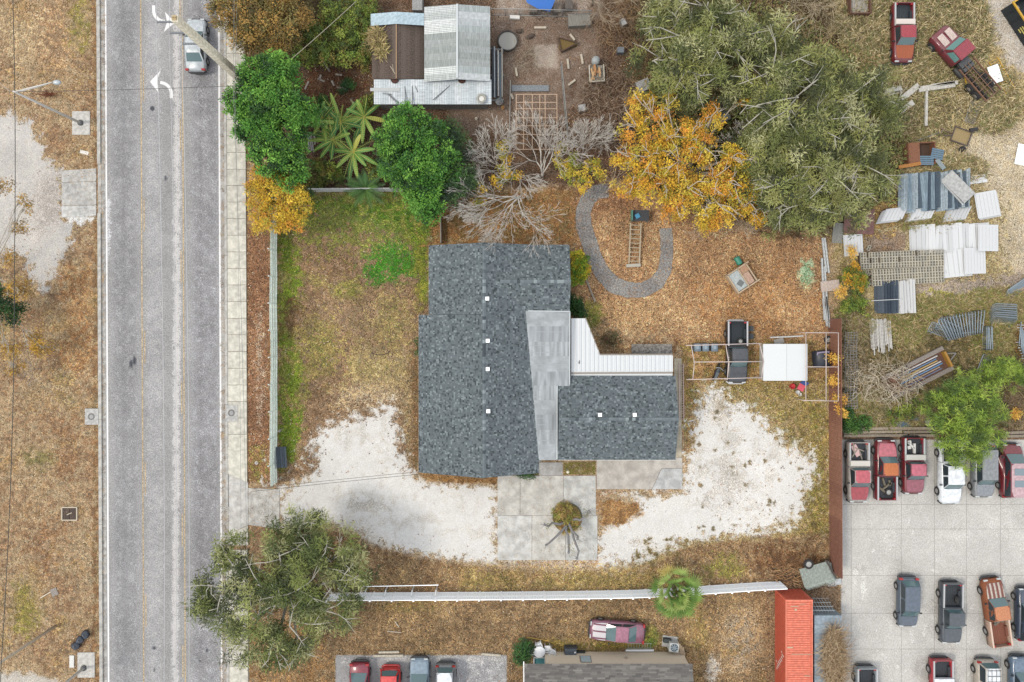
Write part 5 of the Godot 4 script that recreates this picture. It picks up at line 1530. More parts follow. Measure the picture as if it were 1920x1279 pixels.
func flatbed(red: Material) -> void:
	# old cab with a bare chassis behind it
	var c := P(1806, 120, 0.8); c.y = 0.012
	var t := thing("flatbed_truck", "derelict red flatbed truck with a bare rusty chassis frame", "truck", c, heading(rad_to_deg(atan2(75.0 - 185.0, 1765.0 - 1860.0))))
	var st := B(true)
	loft(st, [ring(0.85, 0.6, 1.15, -3.75), ring(0.98, 0.5, 1.3, -3.5), ring(1.05, 0.5, 1.4, -2.6), ring(1.05, 0.5, 1.45, -2.0), ring(1.05, 0.5, 1.45, -0.5)])
	part("body", st, mat(C(150, 58, 70), 0.6, 0, "blotch", 0.8, "c"), t)
	st = B()
	for x in [-0.42, 0.42]: box(st, Vector3(x, 1.46, -2.85), Vector3(0.6, 0.02, 1.1))
	part("hood_panel", st, mat(C(226, 206, 196), 0.7, 0, "stain", 1), t)
	st = B()
	loft(st, [[Vector3(-0.95, 1.4, -2.15), Vector3(0.95, 1.4, -2.15), Vector3(0.98, 1.4, -0.5), Vector3(-0.98, 1.4, -0.5)], [Vector3(-0.8, 2.05, -1.6), Vector3(0.8, 2.05, -1.6), Vector3(0.82, 2.05, -0.55), Vector3(-0.82, 2.05, -0.55)]])
	part("cabin", st, mat(C(150, 58, 70), 0.6, 0, "blotch", 0.8, "c"), t)
	st = B()
	box(st, Vector3(0, 2.08, -1.08), Vector3(1.7, 0.06, 1.16), Basis(), 0.93)
	part("roof_panel", st, mat(C(190, 84, 98), 0.7, 0, "blotch", 1), t)
	var glass := mat(C(112, 156, 154), 0.07)
	st = B()
	quad(st, Vector3(-0.86, 1.47, -2.12), Vector3(0.86, 1.47, -2.12), Vector3(0.74, 1.99, -1.68), Vector3(-0.74, 1.99, -1.68))
	part("windshield", st, glass, t)
	for s in [-1, 1]:
		st = B()
		quad(st, Vector3(s * 0.985, 1.46, -1.8), Vector3(s * 0.995, 1.46, -0.65), Vector3(s * 0.86, 1.98, -0.7), Vector3(s * 0.85, 1.98, -1.5))
		part("side_window", st, glass, t)
		for z in [-3.0, 2.1, 2.95]:
			var w := B(true)
			lathe(w, Vector3(s * (0.95 if z < 0 else 0.8), 0.46, z), [Vector2(0.25, -0.14), Vector2(0.42, -0.15), Vector2(0.46, -0.1), Vector2(0.46, 0.1), Vector2(0.42, 0.15), Vector2(0.25, 0.14)], 18, Basis(Vector3.BACK, PI / 2))
			var wh := part("wheel", w, mat(C(48, 48, 50), 0.9, 0, "grain", 4), t)
			w = B(true)
			lathe(w, Vector3(s * (0.95 if z < 0 else 0.8), 0.46, z), [Vector2(0, -0.06), Vector2(0.25, -0.12), Vector2(0.25, 0.12), Vector2(0, 0.06)], 12, Basis(Vector3.BACK, PI / 2))
			part("rim", w, mat(C(170, 166, 160), 0.6, 0.3), wh)
		st = B()
		box(st, Vector3(s * 0.42, 0.85, 1.6), Vector3(0.1, 0.24, 4.4))
		part("chassis_rail", st, mat(C(70, 64, 62), 0.8, 0, "blotch", 1), t)
		st = B()
		box(st, Vector3(s * 0.85, 1.12, 2.0), Vector3(0.07, 0.12, 3.8))
		part("bed_rail", st, mat(C(166, 122, 96), 0.9, 0, "blotch", 1.5), t)
		st = B()
		tube(st, [Vector3(s * 0.95, 1.4, -2.3), Vector3(s * 1.25, 1.6, -2.25)], 0.02, 0.02, 5)
		box(st, Vector3(s * 1.28, 1.65, -2.25), Vector3(0.1, 0.3, 0.06))
		part("mirror", st, mat(C(60, 60, 62), 0.7), t)
	for i in 8:
		st = B()
		box(st, Vector3(0, 1.06, 0.3 + i * 0.5), Vector3(1.7, 0.08, 0.07))
		part("cross_member", st, mat(C(150, 116, 94) if i % 2 else C(110, 90, 78), 0.9, 0, "blotch", 2), t)
	for x in [-0.2, 0.15]:
		st = B()
		box(st, Vector3(x, 1.12, 1.9), Vector3(0.06, 0.06, 3.6))
		part("stringer", st, mat(C(156, 124, 100), 0.9, 0, "blotch", 2), t)
	st = B()
	box(st, Vector3(0, 0.95, 0.15), Vector3(1.1, 0.3, 1.0))
	part("deck_plate", st, mat(C(112, 116, 120), 0.7, 0.2, "blotch", 1), t)
	st = B(true)
	tube(st, [Vector3(-0.75, 0.6, -0.2), Vector3(-0.75, 0.6, 0.9)], 0.24, 0.24, 12)
	part("fuel_tank", st, mat(C(84, 84, 84), 0.6, 0.3, "blotch", 2), t)

func beam(nm: String, label: String, cat: String, a: Vector3, b: Vector3, w: float, h: float, m: Material, group := "") -> Node3D:
	var t := thing(nm, label, cat, (a + b) / 2, 0.0, group)
	var st := B()
	bar(st, a - t.position, b - t.position, w, h)
	part("plank" if nm != "board" else "slab", st, m, t)
	return t
# a ribbed or plain sheet as a shared mesh: x along the row, z across
func sheet_mesh(w: float, l: float, ribs: int, th := 0.03) -> ArrayMesh:
	var key := "sheet %s %s %s" % [w, l, ribs]
	if not meshes.has(key):
		var st := B()
		box(st, Vector3(0, 0, 0), Vector3(w, th, l))
		for k in ribs: box(st, Vector3(-w / 2 + (k + 0.5) * w / ribs, th / 2 + 0.022, 0), Vector3(w / ribs * 0.42, 0.045, l - 0.06), Basis(), 0.8)
		meshes[key] = done(st, null)
	return meshes[key]
func sheet_thing(nm: String, label: String, cat: String, group: String, at: Vector3, bs: Basis, w: float, l: float, ribs: int, m: Material) -> Node3D:
	var o := MeshInstance3D.new()
	o.mesh = sheet_mesh(w, l, ribs)
	o.material_override = m
	o.name = numbered(nm)
	add_child(o, true)
	o.transform = Transform3D(bs, at)
	return tag(o, label, cat, group)
# overlapping row of leaning sheets
func domino(nm: String, label: String, cat: String, group: String, a: Array, b: Array, n: int, w: float, l: float, tilt: float, ribs: int, ms: Array, jit := 0.04) -> void:
	var pa := P(a[0], a[1]); var pb := P(b[0], b[1])
	var yaw := -atan2(pb.z - pa.z, pb.x - pa.x)
	for i in n:
		var f := float(i) / maxf(1, n - 1)
		var t := deg_to_rad(tilt * rr(0.82, 1.14))
		var at := pa.lerp(pb, f) + Vector3(rr(-jit, jit), sin(t) * w / 2 + 0.04, rr(-jit, jit) * 2)
		var bs := Basis(Vector3.UP, yaw + rr(-jit, jit)) * Basis(Vector3.BACK, t) * Basis.from_scale(Vector3(1, 1, rr(0.93, 1.06)))
		sheet_thing(nm, label % nth(i), cat, group, at, bs, w, l, ribs, ms[rng.randi() % ms.size()])

func make_yard() -> void:
	var white := mat(C(226, 228, 228), 0.5, 0.1, "stain", 1)
	# bench against the wooden fence
	var t := thing("bench", "dark slatted bench with back against the wooden fence", "bench", P(529, 856), 0.06)
	for k in 5:
		var st := B()
		box(st, Vector3(-0.3 + k * 0.19, 0.45, 0), Vector3(0.17, 0.04, 1.9))
		part("seat_slat", st, mat(C(78, 92, 106) if k % 2 else C(92, 104, 118), 0.7, 0, "streak", 1), t)
	for k in 3:
		var st := B()
		box(st, Vector3(-0.42, 0.6 + k * 0.15, 0), Vector3(0.03, 0.11, 1.9))
		part("back_slat", st, mat(C(196, 204, 206), 0.6), t)
	for z in [-0.85, 0.85]:
		for x in [-0.38, 0.42]:
			var st := B()
			box(st, Vector3(x, 0.22, z), Vector3(0.06, 0.44, 0.06))
			part("leg", st, mat(C(120, 126, 132), 0.6), t)
	# garden lamp, downspout bits by the house
	t = thing("garden_lamp", "white globe lamp on a thin post in the small front lawn", "lamp", P(1062, 878))
	var s := B(true)
	tube(s, [Vector3(0, 0, 0), Vector3(0, 1.5, 0)], 0.035, 0.03, 8)
	part("post", s, white, t)
	s = B(true)
	lathe(s, Vector3(0, 1.62, 0), [Vector2(0, 0.15), Vector2(0.1, 0.12), Vector2(0.15, 0.0), Vector2(0.1, -0.1), Vector2(0, -0.13)], 12)
	part("globe", s, mat(C(246, 240, 214), 0.3), t)
	s = B()
	prism(s, poly([1057, 866, 1116.5, 866, 1116.5, 889.5, 1057, 889.5]), -0.02, 0.006)
	struct("small_lawn", s, mat(C(138, 132, 52), 0.95, 0, "blotch", 0.7, "w"))
	# aluminium ladder lying on the walk beside the garage
	ladder("aluminium ladder lying along the walk east of the garage", P(1277, 682, 0.1), P(1278, 788, 0.1), 0.4, 22, mat(C(196, 176, 166), 0.5, 0.3), 0.07)
	# climbing ladder frame with junk at its top
	ladder("pale wooden ladder frame lying inside the curved path", P(1192, 418, 0.45), P(1189, 494, 0.25), 0.95, 9, mat(C(206, 192, 166), 0.85, 0, "streak", 2), 0.1)
	board("grey board at the foot of the ladder frame", P(1187, 498), Vector3(1.3, 0.25, 0.28), 0.06, mat(C(186, 182, 170), 0.9))
	t = thing("play_platform", "small dark platform with blue lid and green side above the ladder frame", "platform", P(1196, 407))
	s = B(); box(s, Vector3(0.1, 0.8, 0), Vector3(1.5, 0.08, 1.0)); part("deck", s, mat(C(70, 72, 76), 0.9), t)
	for q in [[-0.6, -0.45], [0.8, -0.45], [-0.6, 0.45], [0.8, 0.45]]:
		s = B(); box(s, Vector3(q[0], 0.4, q[1]), Vector3(0.1, 0.8, 0.1)); part("leg", s, mat(C(150, 140, 122), 0.9), t)
	s = B(); box(s, Vector3(-0.2, 0.9, 0.05), Vector3(0.4, 0.12, 0.4), Basis(Vector3.UP, 0.5)); part("lid", s, mat(C(74, 150, 190), 0.6), t)
	s = B(); box(s, Vector3(-0.72, 0.95, 0), Vector3(0.12, 0.5, 0.9)); part("side_panel", s, mat(C(86, 140, 122), 0.7), t)
	# hutch on its back with a green barrel
	t = thing("wooden_hutch", "pale wooden hutch lying on the leaves with a glazed front", "hutch", P(1390, 521), 0.58)
	for q in [[-0.55, 0.0, 1.1, 1.7, 196, 206, 206], [0.35, 0.3, 0.7, 1.1, 206, 172, 150], [0.42, -0.6, 0.85, 0.65, 196, 156, 124]]:
		s = B(); box(s, Vector3(q[0], 0.3, q[1]), Vector3(q[2], 0.5, q[3])); part("panel", s, mat(C(q[4], q[5], q[6]), 0.7, 0, "stain", 1), t)
	for q in [[0, -0.95, 2.3, 0.12], [0, 0.95, 2.3, 0.12], [-1.15, 0, 0.12, 2.0], [0.86, 0, 0.1, 1.9], [-0.02, 0.0, 0.1, 1.9]]:
		s = B(); box(s, Vector3(q[0], 0.36, q[1]), Vector3(q[2], 0.6, q[3])); part("frame_bar", s, mat(C(214, 190, 160), 0.85, 0, "streak", 2), t)
	s = B(); box(s, Vector3(-0.5, 0.57, 0.3), Vector3(0.5, 0.03, 0.5), Basis(Vector3.UP, 0.4)); part("door", s, mat(C(110, 116, 116), 0.6), t)
	t = thing("green_barrel", "green plastic barrel lying beside the wooden hutch", "barrel", P(1382, 489), 0.5)
	s = B(true)
	lathe(s, Vector3(0, 0.28, -0.35), [Vector2(0, 0), Vector2(0.26, 0), Vector2(0.28, 0.1), Vector2(0.26, 0.35), Vector2(0.28, 0.6), Vector2(0.25, 0.75), Vector2(0, 0.75)], 16, Basis(Vector3.RIGHT, PI / 2))
	part("drum", s, mat(C(52, 140, 118), 0.5), t)
	# white gutter lengths stacked along the east edge of the yard
	var gk := 0
	for q in [[1542, 446, 1549, 510, 1549], [1546, 446, 1554, 512, 1554], [1541, 484, 1546, 600, 1546], [1546, 500, 1553, 606, 1553], [1543, 560, 1551, 612, 1551], [1549, 556, 1556, 614, 1556]]:
		beam("gutter_length", ["white gutter length at the yard's north-east corner, outer one", "white gutter length at the yard's north-east corner, inner one", "longest white gutter length at the yard's east edge", "second longest white gutter length, next to the brown fence line", "short white gutter length south of the pinkish board, outer one", "short white gutter length south of the pinkish board, inner one"][gk], "gutter", P(q[0], q[1], 0.2), P(q[2], q[3], 0.2), 0.16, 0.12, mat(C(214, 218, 218), 0.5, 0.1, "stain", 1), "gutter lengths at the yard's east edge")
		gk += 1
	board("pinkish board lying across the white gutter lengths", P(1556, 536, 0.3), Vector3(1.7, 0.1, 0.95), 0.12, mat(C(214, 196, 184), 0.85, 0, "stain", 1))
	# log and garden debris
	beam("log", "thin bare log lying by the yellow bush and path", "log", P(1098, 521, 0.08), P(1116, 566, 0.08), 0.14, 0.14, mat(C(176, 166, 150), 0.95, 0, "streak", 2))
	# wheeled bins
	for k in 3:
		var b := thing("wheelie_bin", ["grey-blue bin by the carport frame, nearest the garage", "grey-blue bin by the carport frame, middle of three", "grey-blue bin by the carport frame, nearest the black pickup"][k], "bin", P([1303, 1318, 1334.5][k], 651), 0.0, "grey-blue bins")
		s = B(); box(s, Vector3(0, 0.45, 0), Vector3(0.52, 0.9, 0.62), Basis(), 1.12); part("tub", s, mat(C(96, 112, 126), 0.6), b)
		s = B(true); box(s, Vector3(0, 0.95, 0), Vector3(0.62, 0.08, 0.74), Basis(), 0.9); part("lid", s, mat(C(128, 146, 160), 0.5, 0, "stain", 1), b)
		s = B(); box(s, Vector3(0, 0.98, 0), Vector3(0.24, 0.05, 0.3)); part("handle", s, mat(C(150, 166, 178), 0.5), b)
	# carport pipe frame
	var pm := mat(C(222, 206, 200), 0.5, 0.2)
	t = thing("carport_frame", "bare pale pipe carport frame over the bins and black pickup", "frame", P(1360, 680))
	var pipes := [[1286, 648, 1428, 644], [1300, 679, 1430, 678], [1287, 712, 1430, 708], [1296, 648, 1302, 680], [1302, 680, 1299, 712], [1361, 646, 1366, 679], [1366, 679, 1364, 712], [1424, 644, 1432, 676], [1432, 676, 1428, 709]]
	for q in pipes:
		s = B(true)
		tube(s, [P(q[0], q[1], 2.3) - t.position, P((q[0] + q[2]) / 2.0, (q[1] + q[3]) / 2.0, 2.34) - t.position, P(q[2], q[3], 2.3) - t.position], 0.04, 0.04, 6)
		part("pipe", s, pm, t)
	for q in [[1296, 648], [1299, 712], [1361, 646], [1364, 712], [1424, 644], [1428, 709]]:
		var p := P(q[0], q[1], 2.3)
		s = B(true); tube(s, [p - t.position, Vector3(p.x, 0, p.z) - t.position], 0.035, 0.035, 6); part("post", s, pm, t)
	t = thing("canopy_frame", "bare pipe canopy frame straddling the brown sheet metal fence", "frame", P(1545, 690))
	for q in [[1511, 624, 1511, 752], [1549, 624, 1549, 752], [1572, 624, 1572, 752], [1511, 624, 1572, 624], [1511, 688, 1572, 688], [1505, 751, 1572, 752]]:
		s = B(true)
		tube(s, [P(q[0], q[1], 2.5) - t.position, P(q[2], q[3], 2.5) - t.position], 0.035, 0.035, 6)
		part("pipe", s, pm, t)
	for q in [[1511, 624], [1511, 752], [1549, 752], [1549, 624]]:
		var p := P(q[0], q[1], 2.5)
		s = B(true); tube(s, [p - t.position, Vector3(p.x, 0, p.z) - t.position], 0.035, 0.035, 6); part("post", s, pm, t)
	# white canopy stretched on its poles
	t = thing("white_canopy", "white fabric canopy stretched flat beside the black pickup", "canopy", P(1471, 678))
	for k in 2:
		s = B(true)
		for i in 6:
			for j in 6:
				var q := []
				for c in [[i, j], [i, j + 1], [i + 1, j + 1], [i + 1, j]]:
					var fx := lerpf(1431.0 if k == 0 else 1475.3, 1475.0 if k == 0 else 1514.0, c[1] / 6.0); var fy := lerpf(645, 714, c[0] / 6.0)
					q.append(P(fx, fy, 2.45 - 0.12 * absf(fx - 1473.0) / 42.0 - (0.05 if c[0] % 2 else 0.0)) - t.position)
				quad(s, q[0], q[1], q[2], q[3])
		part("fabric_panel", s, mat(Color(0.73, 0.745, 0.75), 0.8, 0, "grain", 1), t)
	s = B(); quad(s, P(1431, 646, 2.3) - t.position, P(1431, 713, 2.3) - t.position, P(1424, 710, 0.9) - t.position, P(1424, 650, 0.9) - t.position)
	part("side_flap", s, mat(C(206, 204, 194), 0.85), t)
	for q in [[1433, 647], [1512, 647], [1433, 712], [1512, 712]]:
		var p := P(q[0], q[1], 2.3)
		s = B(true); tube(s, [p - t.position, Vector3(p.x, 0, p.z) - t.position], 0.03, 0.03, 6); part("pole", s, pm, t)
	beam("long_pipe", "long white pipe lying north of the white canopy", "pipe", P(1444, 633, 0.15), P(1506, 630, 0.15), 0.12, 0.12, white)
	board("grey metal sheet lying north of the white canopy", P(1460, 640), Vector3(0.9, 0.1, 0.5), 0.3, mat(C(170, 166, 160), 0.8))
	# covered grill, its wheel and odds and ends
	t = thing("covered_grill", "black domed grill with a pale lavender strap beside the canopy", "grill", P(1535, 672), 0.1)
	s = B(true)
	loft(s, [[Vector3(-0.6, 0, -0.7), Vector3(0.6, 0, -0.7), Vector3(0.6, 0, 0.75), Vector3(-0.6, 0, 0.75)], [Vector3(-0.65, 0.8, -0.75), Vector3(0.65, 0.8, -0.75), Vector3(0.65, 0.8, 0.8), Vector3(-0.65, 0.8, 0.8)], [Vector3(-0.4, 1.15, -0.5), Vector3(0.4, 1.15, -0.5), Vector3(0.4, 1.15, 0.5), Vector3(-0.4, 1.15, 0.5)]])
	part("body", s, mat(C(48, 54, 66), 0.5), t)
	s = B(); box(s, Vector3(0, 1.0, -0.5), Vector3(1.1, 0.1, 0.34), Basis(Vector3.RIGHT, 0.5)); part("strap", s, mat(C(176, 166, 196), 0.7), t)
	s = B(); box(s, Vector3(0.1, 1.18, 0.05), Vector3(0.14, 0.05, 0.1)); part("knob", s, white, t)
	loose_wheel("black wheel lying north of the covered grill by the fence", P(1551, 637), 0.38, 0.3)
	for q in [["red plastic tub beside the canopy's south edge", 1484, 724, 0.5, 208, 52, 58], ["white bucket lid south of the canopy", 1494, 735, 0.34, 236, 236, 236], ["small white pot south of the canopy", 1498, 739, 0.3, 228, 226, 220]]:
		var b := thing("plastic_tub", q[0], "tub", P(q[1], q[2]))
		s = B(true); lathe(s, Vector3.ZERO, [Vector2(0, 0.02), Vector2(q[3] * 0.4, 0.0), Vector2(q[3] * 0.5, 0.28), Vector2(q[3] * 0.44, 0.28), Vector2(q[3] * 0.36, 0.05), Vector2(0, 0.05)], 14); part("shell", s, mat(C(q[4], q[5], q[6]), 0.5), b)
		s = B(true); lathe(s, Vector3(0, 0.27, 0), [Vector2(q[3] * 0.5, 0.0), Vector2(q[3] * 0.54, 0.02), Vector2(q[3] * 0.5, 0.04)], 14); part("rim", s, mat(C(q[4], q[5], q[6]), 0.5), b)
	t = thing("folding_chair", "folding chair with blue back and red striped seat by the canopy", "chair", P(1501, 722), -0.5)
	s = B(); box(s, Vector3(0, 0.42, 0.2), Vector3(0.6, 0.04, 0.6)); part("seat", s, mat(C(224, 92, 108), 0.8), t)
	s = B(); box(s, Vector3(-0.05, 0.7, -0.24), Vector3(0.6, 0.5, 0.06), Basis(Vector3.RIGHT, -0.6)); part("backrest", s, mat(C(52, 84, 150), 0.8), t)
	for q in [[-0.26, -0.1], [0.26, -0.1], [-0.26, 0.46], [0.26, 0.46]]:
		s = B(); box(s, Vector3(q[0], 0.2, q[1]), Vector3(0.04, 0.4, 0.04)); part("leg", s, white, t)
	# two small motorcycles
	for k in 1:
		t = thing("motorcycle", "black motorcycle standing under the carport frame beside the pickup", "motorcycle", P(1341, 697), -0.38)
		for z in [-0.55, 0.55]:
			s = B(true); lathe(s, Vector3(0, 0.3, z), [Vector2(0.2, -0.06), Vector2(0.3, -0.05), Vector2(0.3, 0.05), Vector2(0.2, 0.06)], 14, Basis(Vector3.BACK, PI / 2)); part("wheel", s, mat(C(40, 40, 42), 0.9), t)
		s = B(true); loft(s, [[Vector3(-0.08, 0.4, -0.4), Vector3(0.08, 0.4, -0.4), Vector3(0.06, 0.8, -0.4), Vector3(-0.06, 0.8, -0.4)], [Vector3(-0.2, 0.3, -0.1), Vector3(0.2, 0.3, -0.1), Vector3(0.17, 0.85, -0.1), Vector3(-0.17, 0.85, -0.1)], [Vector3(-0.1, 0.5, 0.6), Vector3(0.1, 0.5, 0.6), Vector3(0.1, 0.75, 0.6), Vector3(-0.1, 0.75, 0.6)]]); part("body", s, mat(C(54, 62, 72), 0.4), t)
		s = B(); box(s, Vector3(0, 0.82, 0.3), Vector3(0.24, 0.08, 0.55)); part("seat", s, mat(C(96, 104, 112), 0.6), t)
		s = B(true); tube(s, [Vector3(-0.38, 0.95, -0.3), Vector3(0, 0.95, -0.45), Vector3(0.38, 0.95, -0.3)], 0.035, 0.035, 6); part("handlebar", s, mat(C(170, 174, 178), 0.4, 0.3), t)
	for k in 2: board(["black plastic bin beside the pickup's bed, upper of two", "black plastic bin beside the pickup's bed, lower of two"][k], P(1405, [616, 631][k]), Vector3(0.4, 0.55, 0.5), 0.0, mat(C(50, 56, 60), 0.6), "plastic_bin", "black bins beside the pickup")
	# pruned tree in the concrete drive is with the trees; hose coil, verge litter
	t = thing("hose", "dark hose curled on the dry front lawn", "hose", P(712, 657))
	var hp := []
	for i in 10:
		var a := PI * (0.05 + 0.8 * i / 9.0)
		hp.append(Vector3(cos(a) * 0.9, 0.05, sin(a) * 0.42))
	s = B(true); tube(s, hp, 0.04, 0.03, 6); part("loop", s, mat(C(84, 66, 58), 0.8), t)
	t = thing("water_meter", "small round water meter cover in the litter strip", "meter cover", P(481, 868))
	s = B(); disc(s, Vector3.ZERO, 0.16, 0.05, 14); part("cover", s, mat(C(206, 204, 200), 0.7), t)
	s = B(); disc(s, Vector3(0, 0.05, 0), 0.08, 0.02, 10); part("lid", s, mat(C(150, 150, 150), 0.7), t)
	# verge: valve box, black bags, stick, papers
	t = thing("valve_box", "sunken valve box with brown lids and white frame in the west verge", "valve box", P(131, 963))
	for q in [[0, -0.58, 1.4, 0.08], [0, 0.58, 1.4, 0.08], [-0.68, 0, 0.08, 1.1], [0.68, 0, 0.08, 1.1]]:
		s = B(); box(s, Vector3(q[0], 0.05, q[1]), Vector3(q[2], 0.14, q[3])); part("frame_bar", s, mat(C(210, 198, 178), 0.8), t)
	for q in [[-0.32, -0.26], [0.32, -0.26], [-0.32, 0.26], [0.32, 0.26]]:
		s = B(); box(s, Vector3(q[0], 0.03, q[1]), Vector3(0.6, 0.05, 0.48)); part("lid", s, mat(C(86, 66, 58), 0.8, 0, "blotch", 2), t)
	s = B(); box(s, Vector3(0, 0.09, 0), Vector3(0.5, 0.04, 0.07), Basis(Vector3.UP, 0.4)); part("stick", s, mat(C(200, 188, 168), 0.9), t)
	for k in 3:
		t = thing("rubbish_bag", ["black rubbish bag on the verge, southernmost of three", "black rubbish bag on the verge, middle of three", "black rubbish bag on the verge, northernmost of three"][k], "bag", P([146, 154, 164][k], [1208, 1197, 1187][k]), k * 0.8, "black rubbish bags")
		s = B(true)
		for i in 6:
			for j in 10:
				var q := []
				for c in [[i, j], [i, j + 1], [i + 1, j + 1], [i + 1, j]]:
					var a: float = PI * c[0] / 6.0; var b: float = TAU * (c[1] % 10) / 10.0
					var r: float = 0.42 * (1.0 + 0.14 * sin(b * 3.0 + k) * sin(a * 2.0))
					q.append(Vector3(sin(a) * cos(b) * r, 0.3 - cos(a) * 0.3, sin(a) * sin(b) * r * 0.85))
				quad(s, q[0], q[1], q[2], q[3])
		part("sack", s, mat(C(52, 60, 74), 0.25), t)
		s = B(); box(s, Vector3(0.05, 0.62, 0), Vector3(0.12, 0.12, 0.1)); part("knot", s, mat(C(60, 68, 80), 0.3), t)
	beam("stick", "white stick lying in the west verge grass", "stick", P(76, 1121, 0.06), P(95, 1110, 0.06), 0.07, 0.05, mat(C(236, 226, 206), 0.8))
	board("white plastic tray beside the lamp's footing slab", P(135, 1240), Vector3(0.42, 0.07, 1.1), 0.0, mat(C(226, 226, 222), 0.7))
	board("scrap of white paper on the verge south of the lamp slab", P(158, 286), Vector3(0.8, 0.03, 0.3), -0.25, mat(C(240, 238, 232), 0.8), "paper_scrap")
	board("flat stone beside the white stick in the west verge", P(102, 1110), Vector3(0.6, 0.06, 0.7), 0.4, mat(C(190, 182, 174), 0.95, 0, "blotch", 1), "flat_stone")
	t = thing("dead_bush", "withered rusty bush with a white stone by the street lamp arm", "bush", P(92, 178))
	s = B()
	for k in 60:
		var a := rng.randf() * TAU
		tube(s, [Vector3(rr(-0.3, 0.3), 0, rr(-0.15, 0.15)), Vector3(cos(a) * rr(0.5, 1.4), rr(0.2, 0.7), sin(a) * rr(0.2, 0.6))], 0.02, 0.006, 4)
	part("twigs", s, mat(C(132, 76, 48), 0.95), t)

func ladder(label: String, a: Vector3, b: Vector3, w: float, n: int, m: Material, r: float) -> void:
	var t := thing("ladder", label, "ladder", (a + b) / 2)
	var d := (b - a).normalized()
	var x := d.cross(Vector3.UP).normalized() * w / 2
	for s in [-1, 1]:
		var st := B()
		bar(st, a + x * s - t.position, b + x * s - t.position, r, r)
		part("rail", st, m, t)
	for i in n:
		var st := B()
		var p := a.lerp(b, (i + 0.5) / n) - t.position
		bar(st, p - x * 0.98, p + x * 0.98, r * 0.6, r * 0.6)
		part("rung", st, m, t)

